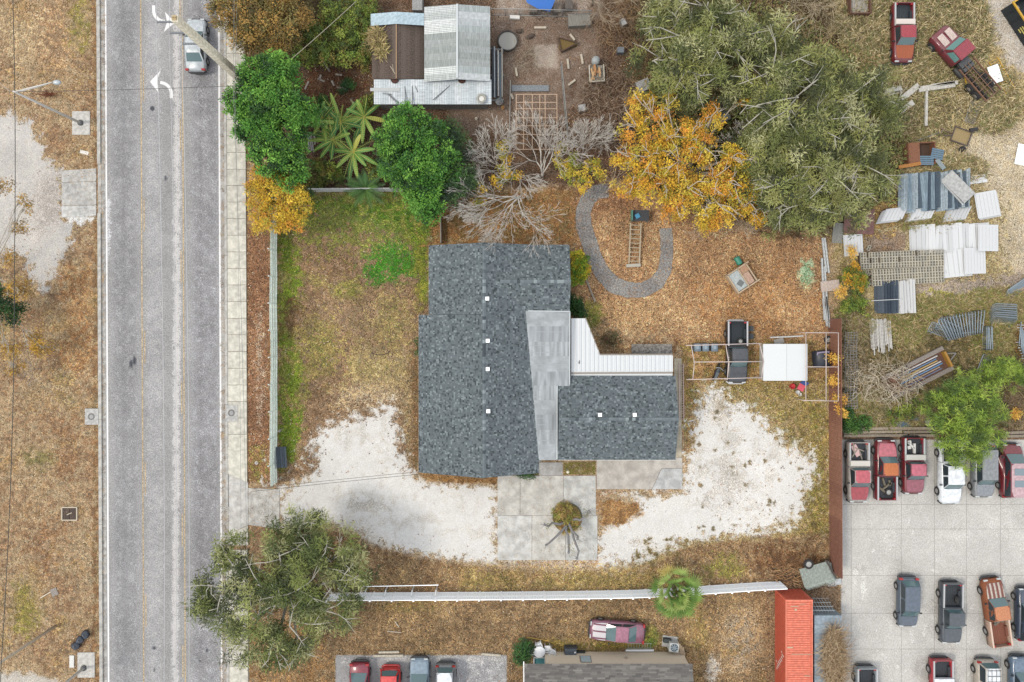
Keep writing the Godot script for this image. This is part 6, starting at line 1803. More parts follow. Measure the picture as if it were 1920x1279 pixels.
func make_stockyard() -> void:
	var white := mat(Color(0.71, 0.72, 0.73), 0.5, 0, "grain", 0.5)
	var white2 := mat(Color(0.66, 0.67, 0.68), 0.55, 0, "grain", 0.6)
	var steel := mat(C(196, 214, 226), 0.5, 0.1, "stain", 0.6); var steel2 := mat(C(160, 184, 202), 0.55, 0.1, "streak", 0.6); var steel3 := mat(C(92, 112, 130), 0.55, 0.1, "stain", 0.8)  # darkest steel stands for the shade in gaps between panels
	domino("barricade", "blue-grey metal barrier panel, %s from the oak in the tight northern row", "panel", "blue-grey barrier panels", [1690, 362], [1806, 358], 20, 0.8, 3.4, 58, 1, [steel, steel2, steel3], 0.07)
	for q in [[1668, 406, 4, 0.42, "westernmost"], [1722, 404, 4, 0.35, "middle"], [1790, 404, 3, 0.4, "easternmost"]]:
		for k in q[2]:
			sheet_thing("ribbed_sheet", "white ribbed sheet, %s from the bottom of the %s slanted pile" % [nth(k), q[4]], "sheet", "%s pile of white ribbed sheets" % q[4], P(q[0] + k * 3.0, q[1] - k * 1.5, 0.08 + k * 0.07) , Basis(Vector3(1, 0.0, -0.12), Vector3(0, 1, 0), Vector3(-0.55, 0.12, 1).normalized()), 2.0, 1.35, 6, white if k % 2 else white2)
	for k in 5:
		sheet_thing("ribbed_sheet", "white ribbed sheet, %s from the bottom of the square eastern pile" % nth(k), "sheet", "square pile of white sheets", P(1853 - k * 0.6, 386 - k * 0.8, 0.06 + k * 0.07), Basis(Vector3.UP, 0.2 + rr(-0.05, 0.05)), 2.0, 2.3, 6, white if k != 2 else white2)
	sheet_thing("grey_board", "large pale grey board slanting on top of the blue-grey panels", "board", "", P(1797, 350, 1.05), Basis(Vector3.UP, -0.82) * Basis(Vector3.BACK, 0.06), 2.9, 1.35, 0, mat(C(196, 198, 196), 0.7, 0, "stain", 0.6))
	for k in 3: sheet_thing("white_plank", "white plank under the large pale grey board, %s from the north" % nth(k), "plank", "white planks under the grey board", P(1783 + k * 3, 358 + k * 4, 0.9 - k * 0.1), Basis(Vector3.UP, -0.82), 2.4, 0.12, 0, white)
	for k in 3: sheet_thing("white_plank", "white plank lying east of the pale grey board, %s from the north" % nth(k), "plank", "white planks at the sandy edge", P(1830 + k * 2, 331 + k * 5, 0.1 + 0.05 * k), Basis(Vector3.UP, 0.14), 1.7, 0.26, 0, white)
	domino("white_sheet", "white sheet, %s from the west in the long row north of the blocks", "sheet", "long row of white sheets", [1718, 449], [1836, 446], 20, 1.3, 2.45, 17, 3, [white, white, white2], 0.05)
	sheet_thing("ribbed_sheet", "last full white ribbed sheet at the east end of the long row", "sheet", "", P(1853, 446, 0.55), Basis(Vector3.BACK, -0.12), 2.0, 2.4, 6, white)
	domino("white_sheet", "white sheet, %s from the west in the short row east of the blocks", "sheet", "short row of white sheets", [1776, 494], [1806, 491], 8, 1.4, 2.45, 17, 3, [white, white2], 0.04)
	sheet_thing("ribbed_sheet", "last full white ribbed sheet at the east end of the short row", "sheet", "", P(1828, 489, 0.5), Basis(Vector3.UP, 0.03) * Basis(Vector3.BACK, -0.1), 2.1, 2.35, 7, white)
	sheet_thing("ribbed_sheet", "small white ribbed sheet beside the brown metal sheet", "sheet", "", P(1600, 460, 0.15), Basis(Vector3.UP, 0.06), 1.75, 1.95, 6, white)
	sheet_thing("brown_sheet", "big maroon-brown metal sheet lying by the oak", "sheet", "", P(1611, 415, 0.2), Basis(Vector3.UP, -0.05), 2.75, 2.3, 0, mat(C(140, 100, 94), 0.75, 0.1, "stain", 0.5))
	sheet_thing("grey_board", "mottled grey board beside the small white ribbed sheet", "board", "", P(1571, 437, 0.1), Basis(Vector3.UP, -0.1), 0.95, 1.85, 0, mat(C(176, 176, 168), 0.9, 0, "blotch", 1))
	sheet_thing("mossy_crate_lid", "mossy pale crate lid north of the mottled grey board", "lid", "", P(1572, 404, 0.2), Basis(Vector3.UP, 0.05), 0.7, 1.2, 0, mat(C(166, 158, 104), 0.9, 0, "blotch", 1))
	# concrete blocks with two cores each, stacked two high on pallets
	var bt := B()
	for x in [-0.235, 0.0, 0.235]: box(bt, Vector3(0, 0.12, x), Vector3(0.24, 0.24, 0.03))
	for x in [-0.105, 0.105]: box(bt, Vector3(x, 0.12, 0), Vector3(0.03, 0.236, 0.49))
	var bm: Mesh = done(bt, null)
	var btones := [mat(C(218, 214, 198), 0.95, 0, "grain", 3), mat(C(206, 203, 190), 0.95, 0, "grain", 3), mat(C(228, 222, 204), 0.95, 0, "grain", 3)]
	var bands := [["upper", 1615, 474, 1765, 468, 29, 3], ["lower", 1636, 506, 1765, 499, 25, 3]]
	for b in bands:
		var pa := P(b[1], b[2], 0.4); var pb := P(b[3], b[4], 0.4)
		var dir := (pb - pa).normalized(); var crs := Vector3(-dir.z, 0, dir.x)
		# the timber pallet they stand on
		var ctr := (pa + pb) / 2 + crs * 0.72
		board("long low timber pallet under the %s band of concrete blocks" % b[0], Vector3(ctr.x, 0, ctr.z), Vector3(pa.distance_to(pb) + 0.2, 0.3, 1.5), -atan2(dir.z, dir.x), mat(C(84, 72, 60), 0.95), "block_pallet")
		for i in b[5]:
			for j in b[6]:
				if rng.randf() < 0.03: continue
				var o := MeshInstance3D.new()
				o.mesh = bm
				o.material_override = btones[rng.randi() % 3]
				o.name = numbered("concrete_block")
				add_child(o, true)
				o.position = pa.lerp(pb, float(i) / (b[5] - 1)) + crs * (0.24 + 0.5 * j) + Vector3(0, -0.09 + rr(0, 0.01), 0) + dir * rr(-0.008, 0.008)
				o.rotation.y = -atan2(dir.z, dir.x) + rr(-0.06, 0.06) * (3.0 if rng.randf() < 0.06 else 1.0)
				tag(o, "pale hollow concrete block, %s from the west in the %s row of the %s band" % [nth(i), nth(j), b[0]], "block", "%s band of concrete blocks" % b[0])
	for q in [[1614, 508], [1619, 513], [1624, 508], [1628, 512], [1622, 530], [1626, 534], [1630, 529], [1616, 519], [1610, 540], [1617, 537]]:
		var o := MeshInstance3D.new()
		o.mesh = bm; o.material_override = btones[rng.randi() % 3]; o.name = numbered("concrete_block")
		add_child(o, true)
		o.position = P(q[0], q[1], 0.02); o.rotation.y = rr(-0.5, 0.5)
		tag(o, "loose hollow concrete block west of the stacked bands", "block", "loose concrete blocks")
	var o2 := MeshInstance3D.new()
	o2.mesh = bm; o2.material_override = btones[0]; o2.name = numbered("concrete_block"); add_child(o2, true)
	o2.position = P(1627.5, 465.5, 0.02); o2.rotation.y = -0.4
	tag(o2, "single hollow concrete block alone on the bare soil", "block")
	# dark and white upright panels strapped together
	domino("slate_sheet", "dark slate sheet, %s from the west in the strapped upright bundle", "panel", "dark panels strapped upright", [1644, 559], [1672, 558], 6, 0.85, 2.9, 52, 1, [mat(C(66, 82, 100), 0.5, 0.1, "stain", 1), mat(C(84, 100, 118), 0.5, 0.1, "stain", 1)], 0.05)
	domino("pale_sheet", "white sheet, %s of the white ones in the strapped upright bundle", "panel", "white panels strapped upright", [1681, 557], [1702, 556], 5, 0.85, 2.9, 48, 1, [white], 0.04)
	beam("strap", "pale strap pulled over the dark and white panel bundle", "strap", P(1634, 564, 1.2), P(1690, 561, 1.2), 0.06, 0.03, mat(C(196, 200, 200), 0.7))
	# white pickets
	for k in 15:
		var x := 1632.0 + k * 2.7
		beam("white_picket", "weathered white picket, %s from the west in the bundle north of the trailer" % nth(k), "picket", P(x - 1, 599 + rr(-2, 3), 0.1 + rr(0, 0.12)), P(x + 2.5, 650 + rr(-6, 18), 0.1 + rr(0, 0.1)), 0.1, 0.06, mat(C(220, 218, 212) if k % 3 else C(196, 194, 188), 0.8, 0, "stain", 1), "white pickets in the weeds")
	# crowd barriers: tubular frame with upright bars and two feet
	var galv := mat(C(168, 184, 196), 0.45, 0.4)
	var proto := thing("crowd_barrier", "galvanised crowd barrier", "barrier", Vector3.ZERO, 0, "galvanised crowd barriers")
	var st := B(true)
	tube(st, [Vector3(-1.05, 0.1, 0), Vector3(-1.05, 1.0, 0), Vector3(-0.95, 1.1, 0), Vector3(0.95, 1.1, 0), Vector3(1.05, 1.0, 0), Vector3(1.05, 0.1, 0)], 0.03, 0.03, 6)
	tube(st, [Vector3(-1.05, 0.2, 0), Vector3(1.05, 0.2, 0)], 0.025, 0.025, 6)
	part("frame", st, galv, proto)
	for k in 14:
		st = B()
		box(st, Vector3(-0.91 + k * 0.14, 0.65, 0), Vector3(0.022, 0.9, 0.022))
		part("bar", st, galv, proto)
	for s in [-0.8, 0.8]:
		st = B()
		box(st, Vector3(s, 0.06, 0), Vector3(0.05, 0.05, 0.5))
		part("foot", st, galv, proto)
	var first := true
	var put := func(px: float, py: float, h: float, bs: Basis, label: String) -> void:
		var c: Node3D = proto
		if used.has("_b"):
			c = proto.duplicate()
			c.name = numbered("crowd_barrier")
			add_child(c, true)
		used["_b"] = 1
		c.transform = Transform3D(bs, P(px, py, h))
		c.set_meta("label", label)
	for k in 16:
		var f := k / 15.0
		var yaw := PI / 2 + lerpf(0.5, -0.12, f)
		put.call(lerpf(1776, 1836, f), lerpf(612, 604, f), 0.05, Basis(Vector3.UP, yaw) * Basis(Vector3.RIGHT, lerpf(-0.9, -0.3, f)), "galvanised crowd barrier, %s from the west in the fanned leaning row" % nth(k))
	for k in 2: put.call(1758 + k * 14, 632 - k * 6, 0.3 + k * 0.1, Basis(Vector3.UP, -0.35 - k * 0.1) * Basis(Vector3.RIGHT, -1.4), ["galvanised crowd barrier fallen flat at the fan's west side, outer one", "galvanised crowd barrier fallen flat at the fan's west side, inner one"][k])
	for k in 7: put.call(1874, 586 + k * 4.0, 0.08, Basis(Vector3.UP, -0.06 + rr(-0.05, 0.05)) * Basis(Vector3.RIGHT, -0.75), "galvanised crowd barrier, %s from the north in the east-west row" % nth(k))
	for k in 5: put.call(1841 + k * 2.6, 634, 0.06, Basis(Vector3.UP, PI / 2 + rr(-0.04, 0.04)) * Basis(Vector3.RIGHT, -0.25), "galvanised crowd barrier, %s from the west in the narrow upright row" % nth(k))
	for k in 9: put.call(1912 + k * 1.8, 626 + k * 5, 0.06, Basis(Vector3.UP, PI / 2 + rr(-0.1, 0.1)) * Basis(Vector3.RIGHT, -0.6), "galvanised crowd barrier at the east picture edge, %s from the north" % nth(k))
	put.call(1846, 690, 0.15, Basis(Vector3.UP, 1.2) * Basis(Vector3.RIGHT, -1.0), "galvanised crowd barrier alone above the bright green tree")
	for k in 7: put.call(1906 + k * 3, 548 - k * 2, 0.06, Basis(Vector3.UP, 0.6) * Basis(Vector3.RIGHT, -0.9), "galvanised crowd barrier in the pile at the east edge, %s from its bottom" % nth(k))
	for k in 6: beam("steel_rail", "greenish steel rail, %s from the north on the grass south of the sand" % nth(k), "rail", P(1783 + k, 562 + k * 1.5, 0.1), P(1842 - k * 2, 561 + k * 1.5, 0.1), 0.06, 0.06, mat(C(140, 158, 150), 0.5, 0.3), "greenish steel rails")
	# wire racks along the fence
	for k in 4:
		var t := thing("wire_rack", ["grey wire rack leaning by the brown fence, first from the north", "grey wire rack leaning by the brown fence, second from the north", "grey wire rack leaning by the brown fence, third from the north", "grey wire rack leaning by the brown fence, southernmost"][k], "rack", P(1591, 640 + k * 36), rr(-0.08, 0.08), "grey wire racks")
		for i in 8:
			st = B(); box(st, Vector3(0, 0.5 + 0.05 * (i % 2), -0.8 + i * 0.23), Vector3(1.15, 0.03, 0.03)); part("bar", st, mat(C(150, 152, 154), 0.6, 0.3), t)
		for i in 5:
			st = B(); box(st, Vector3(-0.55 + i * 0.27, 0.47, 0), Vector3(0.03, 0.03, 1.7)); part("bar", st, mat(C(150, 152, 154), 0.6, 0.3), t)
		for q in [[-0.55, -0.8], [0.55, -0.8], [-0.55, 0.8], [0.55, 0.8]]:
			st = B(); box(st, Vector3(q[0], 0.25, q[1]), Vector3(0.04, 0.5, 0.04)); part("leg", st, mat(C(120, 122, 124), 0.6, 0.3), t)
	# long low trailer overgrown by dead stems
	var tr := thing("long_trailer", "long flat trailer with grey side rails and yellow head frame in dead stems", "trailer", P(1712, 700), deg_to_rad(27.0))
	for q in [[-1.0, 0.42, 216, 196, 178], [1.0, 0.4, 216, 196, 178]]:
		st = B(); box(st, Vector3(0.1, 0.5, q[0]), Vector3(6.2, 0.22, 0.36)); part("side_rail", st, mat(C(176, 166, 158), 0.9, 0, "blotch", 1), tr)
	for k in 10:
		st = B(); box(st, Vector3(-2.7 + k * 0.62, 0.45, 0), Vector3(0.58, 0.05, 1.62)); part("deck_board", st, mat(C(142, 100, 82) if k % 2 else C(128, 96, 80), 0.95, 0, "blotch", 1), tr)
	st = B(); box(st, Vector3(2.95, 0.75, 0), Vector3(0.2, 0.5, 1.5)); part("head_frame", st, mat(C(212, 158, 60), 0.7, 0, "blotch", 2), tr)
	for s in [-0.5, 0.5]:
		st = B(); bar(st, Vector3(3.0, 0.45, s), Vector3(4.1, 0.4, 0.0), 0.1); part("drawbar", st, mat(C(140, 136, 132), 0.7, 0.2), tr)
	for s in [-1.1, 1.1]:
		st = B(true); lathe(st, Vector3(-0.6, 0.33, s), [Vector2(0, -0.1), Vector2(0.33, -0.1), Vector2(0.33, 0.1), Vector2(0, 0.1)], 14, Basis(Vector3.RIGHT, PI / 2)); part("wheel", st, mat(C(50, 50, 52), 0.9), tr)
	var bar_c := [[206, 206, 206], [96, 134, 170], [196, 170, 110], [206, 206, 206], [96, 146, 190], [170, 150, 130], [110, 120, 150]]
	for k in 7:
		var a: Vector3 = tr.transform * Vector3(-1.6 + rr(-0.4, 0.6), 0.55, -0.65 + k * 0.21); var b: Vector3 = tr.transform * Vector3(2.5 + rr(-0.4, 0.2), 0.55, -0.6 + k * 0.2)
		beam("steel_tube", ["pale tube nearest the trailer's north rail", "blue tube second on the trailer", "yellowish tube third on the trailer", "pale tube in the middle of the trailer", "light blue tube fifth on the trailer", "brown tube sixth on the trailer", "dark blue tube nearest the trailer's south rail"][k], "tube", a, b, 0.09, 0.09, mat(C(bar_c[k][0], bar_c[k][1], bar_c[k][2]), 0.5), "tubes on the trailer")
	# weathered guard rails stacked behind the parked row
	var rl := ["northern weathered timber rail behind the parked row, west length", "second weathered timber rail from the north behind the parked row, west length", "southern weathered timber rail behind the parked row, west length", "northern weathered timber rail behind the parked row, length by the lime tree", "second weathered timber rail from the north, length by the lime tree", "southern weathered timber rail, length by the lime tree", "northern timber rail east of the lime tree", "southern timber rail east of the lime tree"]
	var rk := 0
	for q in [[1580, 805, 1664, 803], [1580, 811, 1690, 809], [1581, 817, 1700, 816], [1668, 803, 1752, 803], [1694, 810, 1752, 809], [1704, 817, 1752, 816], [1878, 812, 1925, 810], [1878, 818, 1925, 817]]:
		beam("guard_rail", rl[rk], "rail", P(q[0], q[1], 0.22), P(q[2], q[3], 0.22), 0.24, 0.3, mat(C(176, 162, 144) if rng.randf() < 0.5 else C(160, 148, 132), 0.95, 0, "streak", 0.8), "timber rails behind the parked row")
		rk += 1
	for q in [["blue folded tarp by the timber rails", 1690, 795, 1.1, 0.7, 0.3, 110, 142, 164], ["smaller blue tarp by the timber rails", 1712, 784, 0.7, 0.4, -0.2, 130, 158, 178], ["white broken block by the timber rails", 1738, 791, 0.5, 0.5, 0.4, 206, 200, 190]]:
		board(q[0], P(q[1], q[2]), Vector3(q[3], 0.3, q[4]), q[5], mat(C(q[6], q[7], q[8]), 0.8, 0, "blotch", 2), "folded_tarp" if q[6] < 150 else "broken_block")
	# orange shipping container and the blue-grey one beside it
	var om_lit := mat(C(250, 142, 114), 0.6, 0, "stain", 0.5); var om_lit2 := mat(C(240, 118, 90), 0.65, 0, "stain", 0.6)  # lighter roof and darker sides carry top light and side shade in paint
	var cx := (24.0 + 26.36) / 2.0
	var ct := thing("shipping_container", "orange-red corrugated shipping container at the south end of the brown fence", "container", Vector3(cx, 0, 24.05 + 6.1))
	st = B(); box(st, Vector3(0, 1.28, 0), Vector3(2.28, 2.5, 12.1)); part("box_core", st, om_lit2, ct)
	for k in 60:
		if k * 0.2 > 9.6: break
		var z := -6.0 + k * 0.2
		st = B(); box(st, Vector3(0, 2.545, z + 0.05), Vector3(2.2, 0.04, 0.13), Basis(), 0.9); part("roof_rib", st, om_lit, ct)
		st = B(); box(st, Vector3(-1.16, 1.3, z + 0.05), Vector3(0.05, 2.2, 0.11)); part("side_rib", st, om_lit2, ct)
	for k in 10:
		st = B(); box(st, Vector3(-1.0 + k * 0.22, 1.3, -6.07), Vector3(0.1, 2.2, 0.05)); part("end_rib", st, om_lit2, ct)
	for s in [-1, 1]:
		for z in [-6.02, 6.02]:
			st = B(); box(st, Vector3(s * 1.13, 1.3, z), Vector3(0.15, 2.6, 0.15)); part("corner_post", st, om_lit2, ct)
		st = B(); box(st, Vector3(s * 1.14, 2.56, 0), Vector3(0.1, 0.09, 12.1)); part("top_rail", st, om_lit, ct)
	for z in [-6.02, 6.02]:
		st = B(); box(st, Vector3(0, 2.57, z), Vector3(2.3, 0.09, 0.12)); part("end_rail", st, om_lit, ct)
	# worn paint and the white lettering on its west side
	for q in [[-0.4, -5.5, 0.7, 0.06], [0.3, -5.7, 0.5, 0.04], [-0.8, -1.9, 0.5, 0.12], [0.2, -1.3, 1.8, 0.05], [0.7, 0.6, 0.6, 0.06], [-0.3, -5.2, 0.2, 0.2], [0.5, 2.4, 0.8, 0.05]]:
		st = B(); box(st, Vector3(q[0], 2.595, q[1]), Vector3(q[2], 0.012, q[3])); part("paint_chip", st, mat(C(206, 176, 150), 0.9), ct)
	for q in [[1.95, -0.9, 0.9], [1.75, -0.62, 0.7], [1.6, -0.34, 1.0], [1.35, -0.1, 0.8], [1.15, 0.16, 1.1], [0.95, 0.42, 0.9], [0.8, 0.66, 0.7], [0.62, 0.9, 0.5], [1.7, -1.1, 0.4], [0.5, 0.3, 0.4]]:
		st = B(); box(st, Vector3(-1.19, q[0], q[1]), Vector3(0.012, q[2] * 0.42, 0.1), Basis(Vector3.RIGHT, 0.2)); part("lettering_stroke", st, mat(C(236, 228, 222), 0.8), ct)
	var bc := thing("storage_container", "pale blue-grey container half buried under dead brush", "container", Vector3(0, 0, 0))
	var bx0 := P(1527, 0, 2.0).x; var bx1 := P(1578, 0, 2.0).x; var bz := P(0, 1154, 2.0).z
	st = B(); box(st, Vector3((bx0 + bx1) / 2, 1.0, bz + 5.0), Vector3(bx1 - bx0, 1.96, 10)); part("box_core", st, mat(C(150, 166, 176), 0.6, 0, "stain", 0.6), bc)
	for k in 12:
		st = B(); box(st, Vector3((bx0 + bx1) / 2, 1.99, bz + 0.42 + k * 0.8), Vector3(bx1 - bx0, 0.03, 0.78)); part("roof_sheet", st, mat(C(172, 190, 202) if k % 2 else C(164, 182, 196), 0.55, 0.1, "stain", 0.6), bc)
	for k in 8:
		st = B(); box(st, Vector3(lerpf(bx0, bx1 - 0.4, (k + 0.5) / 8), 0.95, bz - 0.55), Vector3(0.04, 1.7, 0.04), Basis(Vector3.RIGHT, 0.45)); part("rack_bar", st, mat(C(176, 186, 192), 0.6, 0.2), bc)
	for k in 4:
		st = B(); box(st, Vector3((bx0 + bx1) / 2 - 0.2, 0.4 + k * 0.42, bz - 0.85 + k * 0.18), Vector3(bx1 - bx0 - 0.4, 0.04, 0.04)); part("rack_bar", st, mat(C(176, 186, 192), 0.6, 0.2), bc)
	# stack of pale corrugated sheets with a tyre on top
	for k in 9:
		sheet_thing("corrugated_sheet", "pale green-grey corrugated sheet, %s from the bottom of the pile carrying a tyre" % nth(k), "sheet", "pale corrugated sheets in one pile", P(1531 + rr(-2, 3) + (9 - k) * 0.6, 1076 + (9 - k) * 0.8, 0.1 + k * 0.09), Basis(Vector3.UP, 0.28 + rr(-0.07, 0.07)), 2.7, 1.7, 9, mat(C(188, 200, 192) if k % 2 else C(170, 180, 172), 0.8, 0, "stain", 0.8))
	loose_wheel("black tyre lying on the pile of pale corrugated sheets", P(1515, 1057, 0.95), 0.44)
	for k in 2: sheet_thing("white_plank", ["white board at the brown fence's south end, west one", "white board at the brown fence's south end, east one"][k], "plank", "", P(1560 + k * 9, 1094 - k * 3, 0.15 + k * 0.1), Basis(Vector3.UP, 0.05), 0.8, 0.55, 0, mat(C(206, 212, 214), 0.7, 0, "stain", 1))
	beam("timber_beam", "dark timber leaning between the sheet pile and brown fence", "timber", P(1548, 1050, 0.9), P(1568, 1084, 0.9), 0.14, 0.14, mat(C(84, 76, 72), 0.9))
	for k in 26:
		var a := rr(-0.6, 0.9); var p := P(rr(1440, 1492), rr(1062, 1098), rr(0.05, 0.35)); var l := rr(0.5, 1.0)
		beam("firewood", "split brown stick in the brushwood heap north of the orange container", "stick", p, p + Vector3(cos(a) * l, rr(-0.05, 0.1), sin(a) * l), rr(0.04, 0.1), rr(0.04, 0.08), mat(C(150, 112, 76) if k % 3 else C(186, 150, 108), 0.95), "brushwood heap by the container")

func make_top_right() -> void:
	var st: SurfaceTool
	# roll-off dumpster with yellow top edges
	var a := P(1876, 20); var b := P(1936, 112)
	var d := (b - a).normalized()
	var t := thing("dumpster", "black roll-off dumpster with yellow rim at the north-east corner", "dumpster", a, -atan2(d.z, d.x))
	var dk := mat(C(44, 54, 62), 0.6, 0, "stain", 0.6)
	var yl := mat(C(226, 178, 52), 0.6, 0, "stain", 1)
	for q in [[2.75, 0.75, -0.05, 5.5, 1.5, 0.08], [2.75, 0.75, -2.35, 5.5, 1.5, 0.08], [0.04, 0.75, -1.2, 0.08, 1.5, 2.3], [5.46, 0.75, -1.2, 0.08, 1.5, 2.3]]:
		st = B(); box(st, Vector3(q[0], q[1], q[2]), Vector3(q[3], q[4], q[5])); part("side_panel", st, dk, t)
	st = B(); box(st, Vector3(2.75, 0.15, -1.2), Vector3(5.4, 0.1, 2.2)); part("floor_plate", st, dk, t)
	for q in [[2.75, -0.03, 5.7, 0.14], [2.75, -2.37, 5.7, 0.14]]:
		st = B(); box(st, Vector3(q[0], 1.56, q[1]), Vector3(q[2], 0.12, q[3])); part("rim_bar", st, yl, t)
	for x in [0.0, 5.5]:
		st = B(); box(st, Vector3(x, 1.56, -1.2), Vector3(0.14, 0.12, 2.2)); part("rim_bar", st, yl, t)
	for k in 6:
		st = B(); box(st, Vector3(0.6 + k * 0.9, 0.75, 0.02), Vector3(0.1, 1.4, 0.08)); part("stake", st, dk, t)
	for q in [[2.5, 1.1, 0.5], [2.6, 0.85, 0.7], [2.5, 0.6, 0.4]]:
		st = B(); box(st, Vector3(q[0], q[1], 0.07), Vector3(q[2], 0.12, 0.01)); part("lettering_stroke", st, mat(C(226, 214, 120), 0.7), t)
	loose_wheel("black tyre lying inside the roll-off dumpster", t.transform * Vector3(0.6, 0.22, -1.0), 0.45)
	# yellow rack, white sheet, cream panel
	t = thing("yellow_rack", "yellow tubular ladder rack lying in the dry grass", "rack", P(1879, 142, 0.25), deg_to_rad(-61))
	for z in [-0.45, 0.45]:
		st = B(); box(st, Vector3(0, 0, z), Vector3(3.4, 0.06, 0.06)); part("rail", st, yl, t)
	for k in 14:
		st = B(); box(st, Vector3(-1.6 + k * 0.24, 0, 0), Vector3(0.035, 0.035, 0.9)); part("rung", st, yl, t)
	sheet_thing("white_board", "white board lying against the yellow rack", "board", "", P(1866, 139, 0.5), Basis(Vector3.UP, -1.25) * Basis(Vector3.RIGHT, 0.1), 1.6, 0.95, 0, mat(Color(0.8, 0.82, 0.83), 0.6))
	for k in 4:
		beam("cream_strip", "cream corrugated strip behind the flatbed truck, %s from the west" % nth(k), "strip", P(1842 + k * 6, 170, 0.12 + 0.02 * (k % 2)), P(1847 + k * 5.4, 228 - k * 3, 0.12 + 0.02 * (k % 2)), 0.28, 0.04, mat(C(222, 212, 184) if k % 2 else C(212, 200, 170), 0.7, 0, "stain", 1), "cream corrugated strips")
	ladder("grey metal grate leaning by the cream strips", P(1832, 187, 0.3), P(1817, 231, 0.15), 0.85, 22, mat(C(160, 160, 158), 0.6, 0.3), 0.04)
	ladder("small rusty grate half buried in the dry weeds", P(1783, 200, 0.15), P(1800, 213, 0.15), 0.8, 8, mat(C(150, 134, 112), 0.8), 0.04)
	loose_wheel("large dark wheel lying beside the flatbed truck's rear", P(1822, 166), 0.5)
	beam("outrigger", "yellow outrigger strut beside the flatbed truck", "strut", P(1804, 118, 0.8), P(1812, 158, 0.4), 0.08, 0.08, yl)
	# garden cart frame with wheel
	t = thing("cart", "open tubular cart frame with a drawbar and one wheel on the sand edge", "cart", P(1796, 258), -0.35)
	var fm := mat(C(96, 84, 80), 0.7, 0.2)
	for q in [[-0.8, -0.65, 0.8, -0.65], [0.8, -0.65, 0.8, 0.65], [0.8, 0.65, -0.8, 0.65], [-0.8, 0.65, -0.8, -0.65], [-0.8, 0.2, -1.5, 0.5], [0.8, -0.65, 1.1, -1.3]]:
		st = B(); bar(st, Vector3(q[0], 0.5, q[1]), Vector3(q[2], 0.5, q[3]), 0.08); part("frame_bar", st, fm, t)
	st = B(); box(st, Vector3(0, 0.4, 0), Vector3(1.5, 0.04, 1.2)); part("bed_floor", st, mat(C(196, 172, 122), 0.95, 0, "blotch", 2), t)
	st = B(true); lathe(st, Vector3(0.6, 0.3, 1.0), [Vector2(0.1, -0.08), Vector2(0.28, -0.08), Vector2(0.28, 0.08), Vector2(0.1, 0.08)], 14, Basis(Vector3.RIGHT, 0.6)); part("wheel", st, mat(C(40, 40, 42), 0.9), t)
	st = B(); box(st, Vector3(0.8, 0.55, -0.9), Vector3(0.7, 0.2, 0.3), Basis(Vector3.UP, 0.5)); part("seat", st, mat(C(40, 38, 38), 0.7), t)
	beam("steel_bar", "long grey steel bar west of the cart frame", "bar", P(1722, 263, 0.25), P(1768, 246, 0.25), 0.12, 0.12, mat(C(120, 118, 114), 0.6, 0.3))
	beam("steel_bar", "shorter brown steel bar west of the cart frame", "bar", P(1762, 240, 0.35), P(1784, 250, 0.35), 0.1, 0.1, mat(C(122, 96, 82), 0.7))
	# rusty skip with pallets
	t = thing("rusty_skip", "rust-brown metal skip with orange edge at the oak's rim", "skip", P(1712, 292), 0.05)
	var ru := mat(C(166, 112, 82), 0.9, 0, "blotch", 1)
	for q in [[-0.4, 0.9, 0, 0.95, 0.06, 1.9], [0.1, 0.45, 0.95, 2.8, 0.9, 0.07], [1.5, 0.45, 0, 0.07, 0.9, 1.9], [-0.9, 0.45, 0, 0.07, 0.9, 1.9], [0.4, 0.45, -0.95, 2.3, 0.9, 0.07]]:
		st = B(); box(st, Vector3(q[0], q[1], q[2]), Vector3(q[3], q[4], q[5])); part("side_panel", st, ru, t)
	st = B(); box(st, Vector3(0.3, 0.1, 0), Vector3(2.5, 0.08, 1.8)); part("floor_plate", st, mat(C(90, 70, 58), 0.95), t)
	st = B(); box(st, Vector3(-0.9, 0.95, 1.05), Vector3(2.0, 0.08, 0.3), Basis(Vector3.UP, 0.12)); part("edge_flap", st, mat(C(216, 146, 66), 0.8, 0, "blotch", 1), t)
	for q in [["blue-grey plastic pallet lying in the rusty skip", 1737, 301, 1.25, 0.85, 0.0], ["dark blue plastic pallet leaning on the rusty skip", 1757, 289, 1.1, 0.95, -0.2], ["pale grey plastic board by the rusty skip", 1763, 308, 1.1, 0.4, -0.9]]:
		var p := thing("plastic_pallet", q[0], "pallet", P(q[1], q[2], 0.85), q[5])
		for k in 5:
			st = B(); box(st, Vector3(0, 0.05, -q[4] / 2 + (k + 0.5) * q[4] / 5), Vector3(q[3], 0.04, q[4] / 5 - 0.04)); part("slat", st, mat(C(96, 124, 144) if q[1] != 1763 else C(170, 184, 190), 0.6), p)
		for x in [-0.4, 0.0, 0.4]:
			st = B(); box(st, Vector3(x * q[3], -0.02, 0), Vector3(0.1, 0.1, q[4])); part("runner", st, mat(C(76, 100, 120), 0.6), p)
	sheet_thing("white_board", "white board cut by the east picture edge", "board", "", P(1916, 290, 0.1), Basis(Vector3.UP, -0.2), 1.0, 1.9, 3, mat(Color(0.8, 0.82, 0.83), 0.6))
	# bleached beams in the weeds
	for q in [[1658, 172, 1690, 165, 0.4], [1690, 186, 1722, 160, 0.5], [1722, 168, 1790, 158, 0.5], [1745, 162, 1795, 155, 0.35], [1737, 170, 1736, 236, 0.22], [1685, 210, 1712, 192, 0.5]]:
		beam("bleached_beam", "bleached timber beam lying in the weeds under the oak's rim", "beam", P(q[0], q[1], 0.45), P(q[2], q[3], 0.45), q[4], 0.2, mat(C(216, 213, 204), 0.9, 0, "streak", 1), "bleached beams in the weeds")
